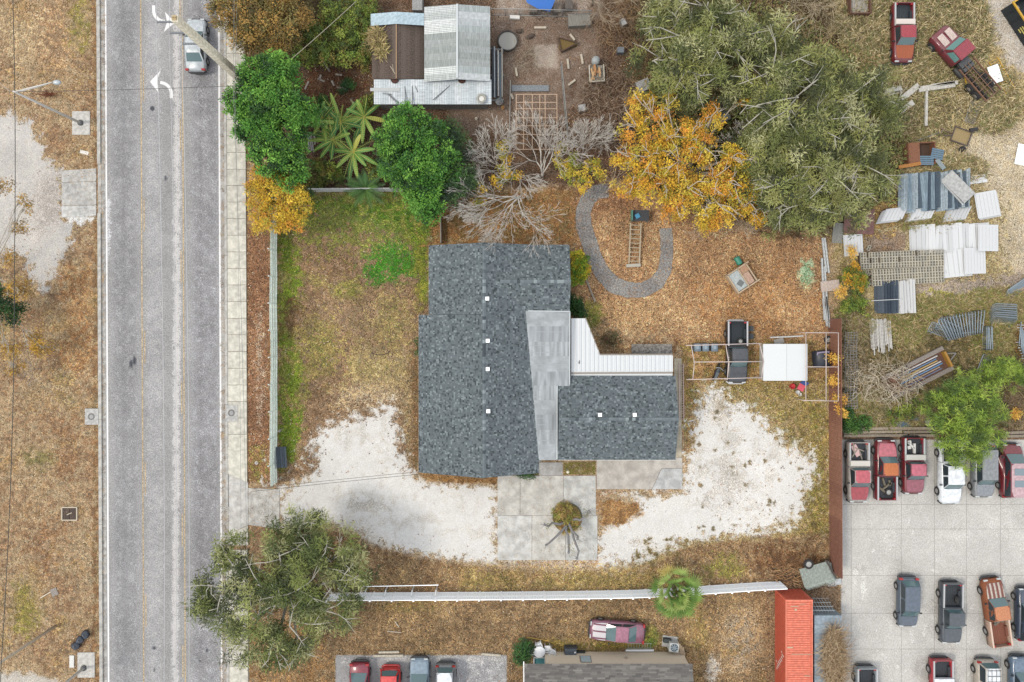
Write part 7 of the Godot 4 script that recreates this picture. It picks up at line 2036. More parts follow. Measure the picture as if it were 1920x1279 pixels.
	# skip of scrap at the top edge
	t = thing("scrap_crate", "open rusty crate of pale scrap at the north picture edge", "crate", P(1606, 12), 0.0)
	for q in [[-0.9, 0.4, 0, 0.08, 0.8, 2.0], [0.9, 0.4, 0, 0.08, 0.8, 2.0], [0, 0.4, 0.95, 1.8, 0.8, 0.08], [0, 0.4, -0.95, 1.8, 0.8, 0.08]]:
		st = B(); box(st, Vector3(q[0], q[1], q[2]), Vector3(q[3], q[4], q[5])); part("side_panel", st, mat(C(140, 100, 78), 0.9, 0, "blotch", 1), t)
	st = B(); box(st, Vector3(0, 0.2, 0), Vector3(1.7, 0.3, 1.8)); part("fill", st, mat(C(206, 200, 190), 0.9, 0, "blotch", 2), t)

func make_debris_yard() -> void:
	var st: SurfaceTool
	var t: Node3D
	# blue tarp hung over a line
	t = thing("blue_tarp", "bright blue tarpaulin hanging in at the north picture edge", "tarp", P(1012, 4))
	st = B(true)
	var c := [P(982, -12, 1.6), P(1046, -14, 1.7), P(1036, 12, 1.3), P(1031, 22, 1.1), P(1008, 16, 1.2), P(988, 5, 1.3)]
	for k in range(1, 5): tri(st, c[0] - t.position, c[k] - t.position, c[k + 1] - t.position)
	part("sheet", st, mat(C(30, 112, 206), 0.5), t)
	# chain-link fence lines
	for q in [["pale pipe fence along the north side of the dirt yard", 922, 29, 1105, 33, 1.4, 8], ["pipe fence by the wire-grid coop, west side", 957, 160, 955, 280, 1.3, 5], ["blue-grey pipe fence along the brush heap", 1051, 124, 1064, 264, 1.2, 6]]:
		t = thing("pipe_fence", q[0], "fence", P(q[1], q[2]))
		var a := P(q[1], q[2]) - t.position; var b := P(q[3], q[4]) - t.position
		for y in [q[5], 0.15]:
			st = B(true); tube(st, [a + Vector3(0, y, 0), b + Vector3(0, y, 0)], 0.03, 0.03, 6); part("rail", st, mat(C(176, 178, 176), 0.5, 0.3), t)
		for k in q[6]:
			st = B(true)
			var p: Vector3 = a.lerp(b, float(k) / (q[6] - 1))
			tube(st, [p, p + Vector3(0, q[5], 0)], 0.03, 0.03, 6); part("post", st, mat(C(166, 168, 166), 0.5, 0.3), t)
		st = B()
		for k in 60:
			var p: Vector3 = a.lerp(b, k / 60.0); var p2: Vector3 = a.lerp(b, minf(1.0, (k + 4) / 60.0))
			bar(st, p + Vector3(0, 0.1, 0), p2 + Vector3(0, q[5], 0), 0.008); bar(st, p2 + Vector3(0, 0.1, 0), p + Vector3(0, q[5], 0), 0.008)
		part("wire_mesh", st, mat(C(150, 152, 150), 0.5, 0.4), t)
	# wire-grid coop top
	t = thing("coop_frame", "pinkish pole grid of an open coop in the dirt yard", "frame", P(1000, 228))
	var pk := mat(C(206, 178, 152), 0.85)
	for x in [968, 982, 998, 1012, 1022, 1044]:
		st = B(); bar(st, P(x, 177, 1.9) - t.position, P(x + (x - 1000) * 0.02, 280, 1.9) - t.position, 0.06); part("pole", st, pk, t)
	for y in [177, 192, 204, 221, 236, 252, 280]:
		st = B(); bar(st, P(967, y, 1.94) - t.position, P(1045, y, 1.94) - t.position, 0.05); part("pole", st, pk, t)
	for q in [[968, 177], [1044, 177], [968, 280], [1044, 280]]:
		var p := P(q[0], q[1], 1.9)
		st = B(); bar(st, p - t.position, Vector3(p.x, 0, p.z) - t.position, 0.07); part("post", st, pk, t)
	board("grey-blue panel lying north of the coop", P(994, 166), Vector3(3.4, 0.1, 0.55), 0.0, mat(C(140, 148, 154), 0.7, 0, "stain", 1))
	board("grey roof sheet by the north fence of the dirt yard", P(1085, 42), Vector3(2.0, 0.6, 1.1), 0.05, mat(C(150, 146, 138), 0.9, 0, "streak", 1))
	board("white board by the north fence of the dirt yard", P(965, 34), Vector3(0.9, 0.25, 0.3), -0.05, mat(C(236, 234, 228), 0.7))
	# round stock tank
	t = thing("stock_tank", "round grey stock tank with still water beside the tin roof", "tank", P(952, 80))
	st = B(true); lathe(st, Vector3.ZERO, [Vector2(0.85, 0), Vector2(0.9, 0.45), Vector2(0.95, 0.47), Vector2(0.9, 0.5), Vector2(0.83, 0.46), Vector2(0.8, 0.1)], 24); part("wall_ring", st, mat(C(92, 88, 82), 0.8, 0, "blotch", 2), t)
	st = B(); disc(st, Vector3(0, 0.36, 0), 0.82, 0.02, 24); part("water", st, mat(C(160, 158, 150), 0.12), t)
	# stones, logs and offcuts lying about
	var logs := [[1013, 52, 0.0, 1.1, "by the north fence"], [1073, 70, 0.9, 0.7, "beside the wedge of moss"], [1065, 120, 1.45, 0.9, "right of the bare concrete patch"], [1091, 111, 1.4, 0.9, "near the scrap cart"], [968, 135, 1.4, 0.8, "west of the bare concrete patch"], [1072, 155, -0.65, 0.8, "by the brush heap fence"], [960, 181, 1.2, 0.5, "inside the coop's west fence"]]
	for q in logs:
		var l: float = q[3] / 2
		var dv := Vector3(cos(q[2]), 0, sin(q[2])) * l
		beam("pale_log", "short pale log lying %s" % q[4], "log", P(q[0], q[1], 0.1) - dv, P(q[0], q[1], 0.1) + dv, 0.18, 0.18, mat(C(220, 208, 188), 0.9, 0, "streak", 2), "short pale logs in the dirt yard")
	for k in 2:
		t = thing("dark_stone", ["dark rounded stone east of the stock tank, smaller one", "dark rounded stone east of the stock tank, larger one"][k], "stone", P([974, 994][k], [59, 69][k]), k * 0.4)
		st = B(true); lathe(st, Vector3.ZERO, [Vector2(0.42, 0), Vector2(0.45, 0.12), Vector2(0.3, 0.26), Vector2(0, 0.3)], 12, Basis().scaled(Vector3(1.0 if k else 0.8, 1, 0.5))); part("rock", st, mat(C(112, 96, 84), 0.95, 0, "blotch", 2), t)
	t = thing("moss_wedge", "wedge-shaped mossy feed trough on the bare dirt", "trough", P(1063, 86))
	st = B(); prism(st, PackedVector2Array([Vector2(-0.75, -0.6), Vector2(0.85, -0.2), Vector2(0.95, 0.0), Vector2(-0.5, 0.6), Vector2(-0.75, 0.3)]), 0.0, 0.3); part("block", st, mat(C(146, 120, 66), 0.95, 0, "blotch", 2), t)
	for q in [[-0.75, -0.6, 0.9, -0.15], [0.9, -0.1, -0.5, 0.65], [-0.5, 0.65, -0.8, -0.6]]:
		st = B(); bar(st, Vector3(q[0], 0.25, q[1]), Vector3(q[2], 0.25, q[3]), 0.1, 0.3); part("side_board", st, mat(C(84, 66, 54), 0.95), t)
	# shelf rack full of pipes beside the tin roof
	t = thing("pipe_rack", "rack of dark and pale pipes along the tin-roofed wall", "rack", P(933, 148))
	for k in 6:
		st = B(true); tube(st, [Vector3(-0.45 + k * 0.17, 0.9 + 0.1 * (k % 2), -2.6 + rr(0, 0.6)), Vector3(-0.42 + k * 0.17, 0.9 + 0.1 * (k % 2), 2.2 - rr(0, 0.5))], 0.08, 0.08, 8); part("pipe", st, mat([C(70, 78, 88), C(176, 186, 194), C(60, 66, 76), C(206, 206, 200), C(120, 136, 150), C(190, 186, 176)][k], 0.5, 0.2), t)
	for z in [-2.4, 0, 2.2]:
		for x in [-0.55, 0.55]:
			st = B(); box(st, Vector3(x, 0.5, z), Vector3(0.07, 1.0, 0.07)); part("post", st, mat(C(150, 156, 160), 0.7), t)
		st = B(); box(st, Vector3(0, 0.78, z), Vector3(1.15, 0.07, 0.07)); part("cross_bar", st, mat(C(150, 156, 160), 0.7), t)
	for q in [["jumble of white cans at the rack's south end", 936, 192, 0.7, 206, 204, 200], ["orange clay pot by the rack's south end", 943, 203, 0.3, 226, 176, 112], ["white disc on the dirt south of the lean-to", 893, 224, 0.24, 240, 232, 216]]:
		t = thing("clay_pot", q[0], "pot", P(q[1], q[2]))
		st = B(true); lathe(st, Vector3.ZERO, [Vector2(q[3] * 0.35, 0), Vector2(q[3] * 0.5, 0.3), Vector2(q[3] * 0.42, 0.3), Vector2(q[3] * 0.3, 0.05), Vector2(0, 0.05)], 12); part("shell", st, mat(C(q[4], q[5], q[6]), 0.8), t)
	# scrap cart and white junk in the brush
	t = thing("scrap_cart", "low cart loaded with timber offcuts and a white drum by the brush heap", "cart", P(1117, 138), 0.05)
	st = B(); box(st, Vector3(0, 0.45, 0.2), Vector3(1.3, 0.1, 1.5)); part("bed_floor", st, mat(C(190, 186, 174), 0.9, 0, "blotch", 1), t)
	for q in [[-0.65, 0.2, 0.08, 1.5], [0.65, 0.2, 0.08, 1.5], [0, 0.95, 1.3, 0.08]]:
		st = B(); box(st, Vector3(q[0], 0.6, q[1]), Vector3(q[2], 0.3, q[3])); part("side_board", st, mat(C(206, 200, 184), 0.9), t)
	for k in 7:
		st = B(); box(st, Vector3(rr(-0.4, 0.4), 0.6 + k * 0.03, rr(-0.2, 0.6)), Vector3(0.16, 0.08, rr(0.5, 1.1)), Basis(Vector3.UP, rr(-0.8, 0.8))); part("offcut", st, mat(C(186, 138, 92) if k % 2 else C(206, 170, 128), 0.9), t)
	st = B(true); lathe(st, Vector3(-0.05, 0.5, -0.9), [Vector2(0, 0.5), Vector2(0.34, 0.5), Vector2(0.38, 0.0)], 12); part("drum", st, mat(C(206, 214, 214), 0.6, 0, "blotch", 2), t)
	for q in [[-0.55, -0.4], [0.55, -0.4], [-0.55, 0.8], [0.55, 0.8]]:
		st = B(true); lathe(st, Vector3(q[0], 0.2, q[1]), [Vector2(0, -0.06), Vector2(0.2, -0.06), Vector2(0.2, 0.06), Vector2(0, 0.06)], 12, Basis(Vector3.BACK, PI / 2)); part("wheel", st, mat(C(60, 58, 56), 0.9), t)
	for q in [["white dented appliance shell in the brush heap", 1205, 163, 1.2, 0.5, 1.0, 0.4], ["small white appliance panel in the brush heap", 1091, 205, 0.7, 0.5, 0.6, 0.2], ["grey metal drum at the oak's west edge", 1162, 98, 0.6, 0.6, 0.5, 0.0], ["white box at the oak's north-west edge", 1167, 46, 0.45, 0.6, 0.6, 0.5]]:
		board(q[0], P(q[1], q[2]), Vector3(q[3], q[4], q[5]), q[6], mat(C(214, 214, 212) if q[1] != 1162 else C(140, 150, 160), 0.6, 0, "blotch", 1), "scrap_appliance")
	beam("wooden_post", "leaning grey wooden post beside the palm clump", "post", P(618, 134, 0.1), P(600, 106, 1.6), 0.16, 0.16, mat(C(176, 166, 150), 0.95, 0, "streak", 2))
	for q in [[602, 150, 0.4, 0.7], [624, 156, 1.1, 0.5], [640, 165, 0.2, 0.9], [575, 160, 2.0, 0.8], [660, 190, 0.9, 0.5], [585, 265, 1.4, 1.1], [590, 262, 1.5, 0.9], [676, 235, 0.3, 0.4], [600, 145, 1.9, 0.5], [635, 140, 0.1, 0.6]]:
		var l: float = q[3] / 2
		var dv := Vector3(cos(q[2]), 0, sin(q[2])) * l
		beam("broken_board", "broken pale board among the litter by the palm clump", "board", P(q[0], q[1], 0.08) - dv, P(q[0], q[1], 0.08) + dv, 0.16, 0.05, mat(C(196, 188, 176), 0.9), "broken boards by the palm clump")
	board("small dark roofed hatch under the yellow tree", P(1350, 205), Vector3(0.9, 1.4, 1.1), 0.1, mat(C(60, 56, 54), 0.9), "hatch_box")
	board("grey tin sheet showing through the yellow tree", P(1345, 228), Vector3(1.5, 1.2, 0.9), 0.5, mat(C(176, 180, 180), 0.6, 0.2, "stain", 1), "tin_sheet")
	board("pale blue-grey tin roof showing through the oaks", P(1385, 88), Vector3(2.4, 1.8, 0.9), 0.0, mat(C(176, 190, 196), 0.6, 0.2, "blotch", 1), "tin_sheet")
	board("old grey board at the tarp's east side", P(1050, 20), Vector3(0.3, 0.3, 1.2), 0.0, mat(C(176, 160, 146), 0.9, 0, "streak", 1))
	for k in 4: board("dark crate standing in a row north of the dirt yard", P(1000 + k * 22, 20 - (k % 2) * 6), Vector3(0.7, 0.6, 0.8), 0.0, mat(C(112, 104, 98) if k % 2 else C(140, 128, 116), 0.9, 0, "streak", 1), "old_crate", "crates north of the dirt yard")
	board("white scrap cupboard north of the tin roof", P(785, 12), Vector3(0.9, 1.0, 1.6), 0.0, mat(C(196, 198, 198), 0.7, 0, "blotch", 1), "scrap_cupboard")
	for k in 3: beam("rain_barrel_pipe", ["grey downpipe lying west of the low white fence", "white downpipe lying beside the palm clump", "pale downpipe lying under the palm clump"][k], "pipe", P(577 + k * 4, 250 + k * 6, 0.1), P(580 + k * 4, 280 + k * 3, 0.1), 0.1, 0.1, mat(C(210, 210, 206), 0.6))

func make_south() -> void:
	var st: SurfaceTool
	var t: Node3D
	var white := mat(Color(0.78, 0.79, 0.8), 0.5)
	# concrete wheel stops
	for q in [[700, 1229.5, 756, 1229, "longer concrete wheel stop behind the red cars"], [710, 1223, 748, 1222.5, "shorter timber stop on the grass behind the red cars"], [903, 1226, 939, 1229, "pale wheel stop at the car park's east bay"]]:
		beam("wheel_stop", q[4], "wheel stop", P(q[0], q[1], 0.08), P(q[2], q[3], 0.08), 0.18, 0.15, mat(C(214, 206, 188), 0.9, 0, "stain", 1))
	# patio table and chairs
	t = thing("patio_table", "round white plastic table on the patio", "table", P(1011, 1216))
	st = B(true); lathe(st, Vector3(0, 0.68, 0), [Vector2(0, 0.04), Vector2(0.5, 0.04), Vector2(0.52, 0.02), Vector2(0.5, 0.0), Vector2(0, 0)], 20); part("table_top", st, white, t)
	for k in 4:
		st = B(); var a := PI / 4 + k * PI / 2; bar(st, Vector3(cos(a) * 0.2, 0.68, sin(a) * 0.2), Vector3(cos(a) * 0.42, 0, sin(a) * 0.42), 0.05); part("leg", st, white, t)
	for k in 4:
		var q: Array = [[998, 1216, 0.0], [1010, 1205, -1.2], [1026, 1212, PI], [1034, 1218, 2.6]][k]
		t = thing("plastic_chair", ["white plastic chair west of the patio table", "white plastic chair north of the patio table", "white plastic chair east of the patio table", "white plastic chair set apart by the house corner"][k], "chair", P(q[0], q[1]), q[2], "white plastic chairs on the patio")
		st = B(); box(st, Vector3(0, 0.42, 0), Vector3(0.5, 0.04, 0.5)); part("seat", st, white, t)
		for j in 5:
			st = B(); box(st, Vector3(-0.26, 0.65, -0.2 + j * 0.1), Vector3(0.03, 0.45, 0.06), Basis(Vector3.BACK, 0.2)); part("back_slat", st, white, t)
		for z in [-0.26, 0.26]:
			st = B(); box(st, Vector3(0, 0.64, z), Vector3(0.5, 0.03, 0.05)); part("armrest", st, white, t)
			for x in [-0.22, 0.22]:
				st = B(); box(st, Vector3(x, 0.3, z), Vector3(0.04, 0.64, 0.04)); part("leg", st, white, t)
	t = thing("patio_tub", "teal-lined patio tub between table and house", "tub", P(1011, 1238))
	for q in [[-0.5, 0, 0.08, 1.0], [0.5, 0, 0.08, 1.0], [0, -0.5, 1.08, 0.08], [0, 0.5, 1.08, 0.08]]:
		st = B(); box(st, Vector3(q[0], 0.3, q[1]), Vector3(q[2], 0.6, q[3])); part("side_panel", st, mat(C(206, 212, 214), 0.6), t)
	st = B(); box(st, Vector3(0, 0.4, 0), Vector3(0.94, 0.05, 0.94)); part("water", st, mat(C(86, 140, 146), 0.1), t)
	beam("yellow_pole", "thin yellow pole lying north of the patio", "pole", P(988, 1195, 0.06), P(1030, 1202, 0.06), 0.06, 0.06, mat(C(222, 178, 90), 0.7))
	t = thing("wheelie_bin", "dark slate wheelie bin lying against the beige house", "bin", P(1071, 1216), 0.0, "dark bins by the beige house")
	st = B(); box(st, Vector3(-0.1, 0.35, 0), Vector3(1.15, 0.65, 0.6), Basis(), 0.92); part("tub", st, mat(C(82, 90, 102), 0.5), t)
	st = B(); box(st, Vector3(0, 0.36, -0.34), Vector3(1.0, 0.6, 0.06)); part("lid", st, mat(C(58, 64, 72), 0.5), t)
	st = B(); box(st, Vector3(0.3, 0.68, 0.05), Vector3(0.16, 0.02, 0.12)); part("emblem", st, white, t)
	board("black plastic crate beside the slate wheelie bin", P(1089, 1223), Vector3(0.75, 0.35, 0.4), 0.0, mat(C(50, 56, 56), 0.6), "plastic_crate")
	ladder("grey ladder lying beside the sports coupe's rear", P(1176, 1211, 0.1), P(1222, 1211, 0.1), 0.42, 9, mat(C(170, 176, 160), 0.6, 0.2), 0.05)
	beam("gutter_length", "white gutter length lying along the beige house", "gutter", P(1173, 1219.5, 0.12), P(1226, 1219.5, 0.12), 0.16, 0.12, white)
	# air conditioner on its pad
	t = thing("air_conditioner", "grey air conditioner with round fan beside the beige house", "air conditioner", P(1258, 1206), -0.12)
	st = B(); box(st, Vector3(-0.15, 0.04, -0.15), Vector3(1.35, 0.1, 1.0)); part("pad", st, mat(C(196, 196, 192), 0.9), t)
	st = B(); box(st, Vector3(0.1, 0.48, 0.0), Vector3(0.85, 0.8, 0.8)); part("housing", st, mat(C(196, 200, 200), 0.6), t)
	st = B(true); lathe(st, Vector3(0.1, 0.885, 0.0), [Vector2(0.1, 0), Vector2(0.1, 0.02), Vector2(0.34, 0.02), Vector2(0.34, 0)], 20); part("grille", st, mat(C(66, 84, 100), 0.5), t)
	for k in 4:
		st = B(); box(st, Vector3(0.1, 0.92, 0), Vector3(0.66, 0.012, 0.05), Basis(Vector3.UP, k * PI / 4)); part("blade", st, mat(C(176, 190, 200), 0.4), t)
	board("dark duct box on the air conditioner's pad", P(1250, 1199, 0.1), Vector3(0.7, 0.4, 0.35), -0.1, mat(C(56, 66, 66), 0.6), "duct_box")
	for k in 4: beam("lattice_strip", "pale wooden strip leaning at the beige house's east end", "strip", P(1272 + k * 3, 1205 + k * 3, 0.9), P(1280 + k * 2, 1243, 0.4), 0.06, 0.06, mat(C(190, 170, 146), 0.9), "strips at the beige house's east end")
	beam("white_branch", "bleached thin stick lying on the south lawn", "stick", P(726, 1184, 0.06), P(752, 1186, 0.06), 0.05, 0.05, mat(C(214, 206, 192), 0.9))
	beam("white_branch", "short slanted bleached stick on the south lawn", "stick", P(741, 1166, 0.06), P(748, 1176, 0.06), 0.05, 0.05, mat(C(226, 220, 208), 0.9))

# ---------- vegetation
func clump_mesh(kind: String) -> ArrayMesh:
	if meshes.has(kind): return meshes[kind]
	var st := B()
	var r := RandomNumberGenerator.new()
	r.seed = kind.hash()
	var spec: Array = {"broad": [8, 0.24, 0.11, 0.2], "fine": [10, 0.4, 0.06, 0.24], "small": [9, 0.14, 0.06, 0.17], "blade": [6, 0.42, 0.05, 0.08]}[kind]
	for i in spec[0]:
		var c: Vector3 = Vector3(r.randf_range(-1, 1), r.randf_range(-0.6, 0.6), r.randf_range(-1, 1)) * spec[3]
		var d: Vector3 = (c.normalized() + Vector3(r.randf_range(-1, 1), r.randf_range(-0.3, 0.6), r.randf_range(-1, 1)) * 0.8).normalized()
		var n: Vector3 = d.cross(Vector3(r.randf_range(-0.5, 0.5), 1, r.randf_range(-0.5, 0.5))).normalized()
		var u: Vector3 = n.cross(d).normalized()
		var l: float = spec[1] * r.randf_range(0.7, 1.2); var w: float = spec[2] * r.randf_range(0.8, 1.2) / 2
		var a: Vector3 = c; var b: Vector3 = c + d * l
		var m: Vector3 = c + d * l * 0.45
		tri(st, a, m + n * w + u * w * 0.3, b); tri(st, a, b, m - n * w + u * w * 0.3)
	meshes[kind] = done(st, null)
	return meshes[kind]
func tint(c: Color, f: float) -> Color: return Color(c.r * f, c.g * f, c.b * f)
# crown: circles of [px, py, radius px, top height]; clusters of leaf clumps spread over and inside each dome
func canopy(parent: Node3D, nm: String, circles: Array, dens: float, kind: String, s0: float, s1: float, pal: Array, rc := 0.35, k := 6, depth := 1.4, gap := -2.0) -> void:
	var xf := []; var cols := PackedColorArray()
	var gn := FastNoiseLite.new()
	gn.seed = nm.hash() % 99 + int(circles[0][0]); gn.frequency = 0.34 if kind == "fine" else 0.55
	for c in circles:
		var ctr := P(c[0], c[1], c[3])
		var R: float = c[2] / S * (H - c[3]) / H
		for i in int(maxf(3.0, PI * R * R * dens)):
			var r := sqrt(rng.randf()); var a := rng.randf() * TAU
			if rng.randf() < 0.14: r *= rr(1.0, 1.3)
			var q := Vector3(cos(a) * r, 0, sin(a) * r)
			var y := (sqrt(maxf(0.0, 1.0 - r * r * 0.92)) - 1.0) * minf(R * 0.8, c[3] * 0.5)
			y -= pow(rng.randf(), 1.6) * minf(depth, c[3] * 0.4)
			var p := ctr + Vector3(q.x * R, y, q.z * R) * Vector3(1, 1, 1)
			if gn.get_noise_2d(p.x, p.z) < gap and rng.randf() < 0.92: continue
			var tone: Color = tint(pal[rng.randi() % pal.size()], rr(0.8, 1.2))
			var out := (q * 0.8 + Vector3(0, 0.9, 0)).normalized()
			for j in k:
				var o := Vector3(rr(-1, 1), rr(-0.7, 0.7), rr(-1, 1)) * rc
				var n := (out + Vector3(rr(-1, 1), rr(-0.4, 0.6), rr(-1, 1)) * 0.6).normalized()
				var x := n.cross(Vector3(rr(-1, 1), 0.1, rr(-1, 1))).normalized()
				var s := rr(s0, s1)
				xf.append(Transform3D(Basis(x, n, x.cross(n)) * Basis.from_scale(Vector3(s, s, s)), p + o))
				cols.append(tint(tone, rr(0.8, 1.25)))
	scatter(nm, clump_mesh(kind), mat(Color.WHITE, 0.75, 0, "", 1, "vl"), xf, cols, parent)
func limbs(parent: Node3D, base: Vector3, circles: Array, r0: float, m: Material, twigs := 3, top := 0.85) -> void:
	var st := B(true)
	var mid := Vector3.ZERO
	for c in circles: mid += P(c[0], c[1], c[3])
	mid /= circles.size()
	var fork := base.lerp(mid, 0.3); fork.y = mid.y * 0.35
	tube(st, [base + Vector3(0, -0.1, 0), base.lerp(fork, 0.5) + Vector3(rr(-0.1, 0.1), 0, rr(-0.1, 0.1)), fork], r0, r0 * 0.75, 8)
	part("trunk", st, m, parent)
	st = B(true)
	for c in circles:
		var e := P(c[0], c[1], c[3]); var R: float = c[2] / S
		e.y = c[3] * top - 0.1
		var h1 := fork.lerp(e, 0.5) + Vector3(rr(-0.4, 0.4), 0.3, rr(-0.4, 0.4))
		tube(st, [fork, h1, e], r0 * 0.5, r0 * 0.14, 6)
		for k in twigs:
			var a := rng.randf() * TAU
			var tip := e + Vector3(cos(a) * R * rr(0.5, 0.95), rr(-0.3, 0.35), sin(a) * R * rr(0.5, 0.95))
			var q := h1.lerp(e, rr(0.5, 1.0))
			var w := q.lerp(tip, 0.5) + Vector3(rr(-0.25, 0.25), 0.15, rr(-0.25, 0.25))
			tube(st, [q, w, tip], r0 * 0.16, 0.025, 5)
			for j in 2:
				var b := rng.randf() * TAU
				var t2 := tip + Vector3(cos(b), rr(0.0, 0.4), sin(b)) * R * 0.3
				tube(st, [w.lerp(tip, 0.5), t2], 0.028, 0.014, 4)
	part("branches", st, m, parent)
func tree(nm: String, label: String, base: Array, circles: Array, dens: float, kind: String, s0: float, s1: float, pal: Array, bark: Color, r0 := 0.22, twigs := 3, rc := 0.35, k := 6, top := 0.85, depth := 1.4, gap := -2.0, group := "") -> Node3D:
	var p := P(base[0], base[1])
	var t := thing(nm, label, "tree", Vector3.ZERO, 0.0, group)
	limbs(t, p, circles, r0, mat(bark, 0.95, 0, "streak2", 1.0), twigs, top)
	canopy(t, "crown", circles, dens, kind, s0, s1, pal, rc, k, depth, gap)
	return t
func grow(st: SurfaceTool, p: Vector3, d: Vector3, l: float, r: float, n: int, lift: float) -> void:
	var e := p + d * l
	var m := p.lerp(e, 0.5) + Vector3(rr(-1, 1), rr(-1, 1), rr(-1, 1)) * l * 0.07
	tube(st, [p, m, e], r, r * 0.72, 6 if r > 0.04 else 4)
	if n <= 0: return
	for i in (3 if rng.randf() < 0.35 else 2):
		var q := (d + Vector3(rr(-1, 1), rr(-0.6, 0.5) + lift, rr(-1, 1)) * 0.5).normalized()
		grow(st, e if i < 2 else m, q, l * rr(0.7, 0.92), maxf(r * rr(0.52, 0.7), 0.014), n - 1, lift)
func bare_tree(label: String, base: Array, dirs: Array, l: float, r: float, n: int, c: Color) -> Node3D:
	var p := P(base[0], base[1])
	var t := thing("bare_tree", label, "tree", p)
	var st := B(true)
	var f := Vector3(0, 0.9, 0)
	tube(st, [Vector3(0, -0.1, 0), f], r * 1.3, r, 8)
	part("trunk", st, mat(c, 0.95, 0, "streak2", 1), t)
	st = B(true)
	for d in dirs: grow(st, f, Vector3(d[0], d[1], d[2]).normalized(), l, r * 0.55, n, 0.1)
	part("branches", st, mat(c, 0.95), t)
	return t
func tangle(label: String, nm: String, cx: float, cy: float, rx: float, ry: float, n: int, h: float, cs: Array, r := 0.014, y0 := 0.0) -> void:
	var t := thing(nm, label, nm.replace("_", " "), P(cx, cy) * Vector3(1, 0, 1))
	for q in cs.size():
		var st := B()
		for i in n / cs.size():
			var a := rng.randf() * TAU; var u := sqrt(rng.randf())
			var p := P(cx + cos(a) * u * rx, cy + sin(a) * u * ry, y0) - t.position
			p.y = y0 + rr(0.0, h * 0.6)
			var d := Vector3(rr(-1, 1), rr(-0.1, 0.35), rr(-1, 1)).normalized() * rr(0.5, 1.5)
			var m := p + d * 0.5 + Vector3(rr(-0.2, 0.2), rr(0, h * 0.5), rr(-0.2, 0.2))
			tube(st, [p, m, p + d], r * rr(0.7, 1.6), r * 0.5, 3)
		part("stems", st, mat(cs[q], 0.95), t).set_meta("kind", "stuff")
func weeds(label: String, nm: String, rects: Array, kind: String, s0: float, s1: float, pal: Array, h: float) -> void:
	var xf := []; var cols := PackedColorArray()
	for q in rects:
		for i in q[4]:
			var a := rng.randf() * TAU; var u := pow(rng.randf(), 0.6)
			var p := P(q[0] + cos(a) * u * q[2], q[1] + sin(a) * u * q[3])
			p.y = rr(0.0, h)
			var s := rr(s0, s1)
			xf.append(Transform3D(Basis.from_euler(Vector3(rr(-0.5, 0.5), rng.randf() * TAU, rr(-0.5, 0.5))) * Basis.from_scale(Vector3.ONE * s), p))
			cols.append(tint(pal[rng.randi() % pal.size()], rr(0.75, 1.25)))
	tag(scatter(nm, clump_mesh(kind), mat(Color.WHITE, 0.8, 0, "", 1, "vl"), xf, cols, self), label, nm.replace("_", " "))
func shrub(label: String, circles: Array, kind: String, s0: float, s1: float, pal: Array, dens := 9.0) -> void:
	var t := thing("shrub", label, "shrub", Vector3.ZERO)
	var st := B(true)
	var g := P(circles[0][0], circles[0][1])
	for c in circles:
		var e := P(c[0], c[1], c[3] * 0.8)
		for i in 3: tube(st, [g, g.lerp(e, 0.5) + Vector3(rr(-0.1, 0.1), 0.2, rr(-0.1, 0.1)), e + Vector3(rr(-0.3, 0.3), 0, rr(-0.3, 0.3))], 0.03, 0.01, 5)
	part("stems", st, mat(C(110, 90, 66), 0.95), t)
	canopy(t, "foliage", circles, dens, kind, s0, s1, pal, 0.22, 6, 0.8)

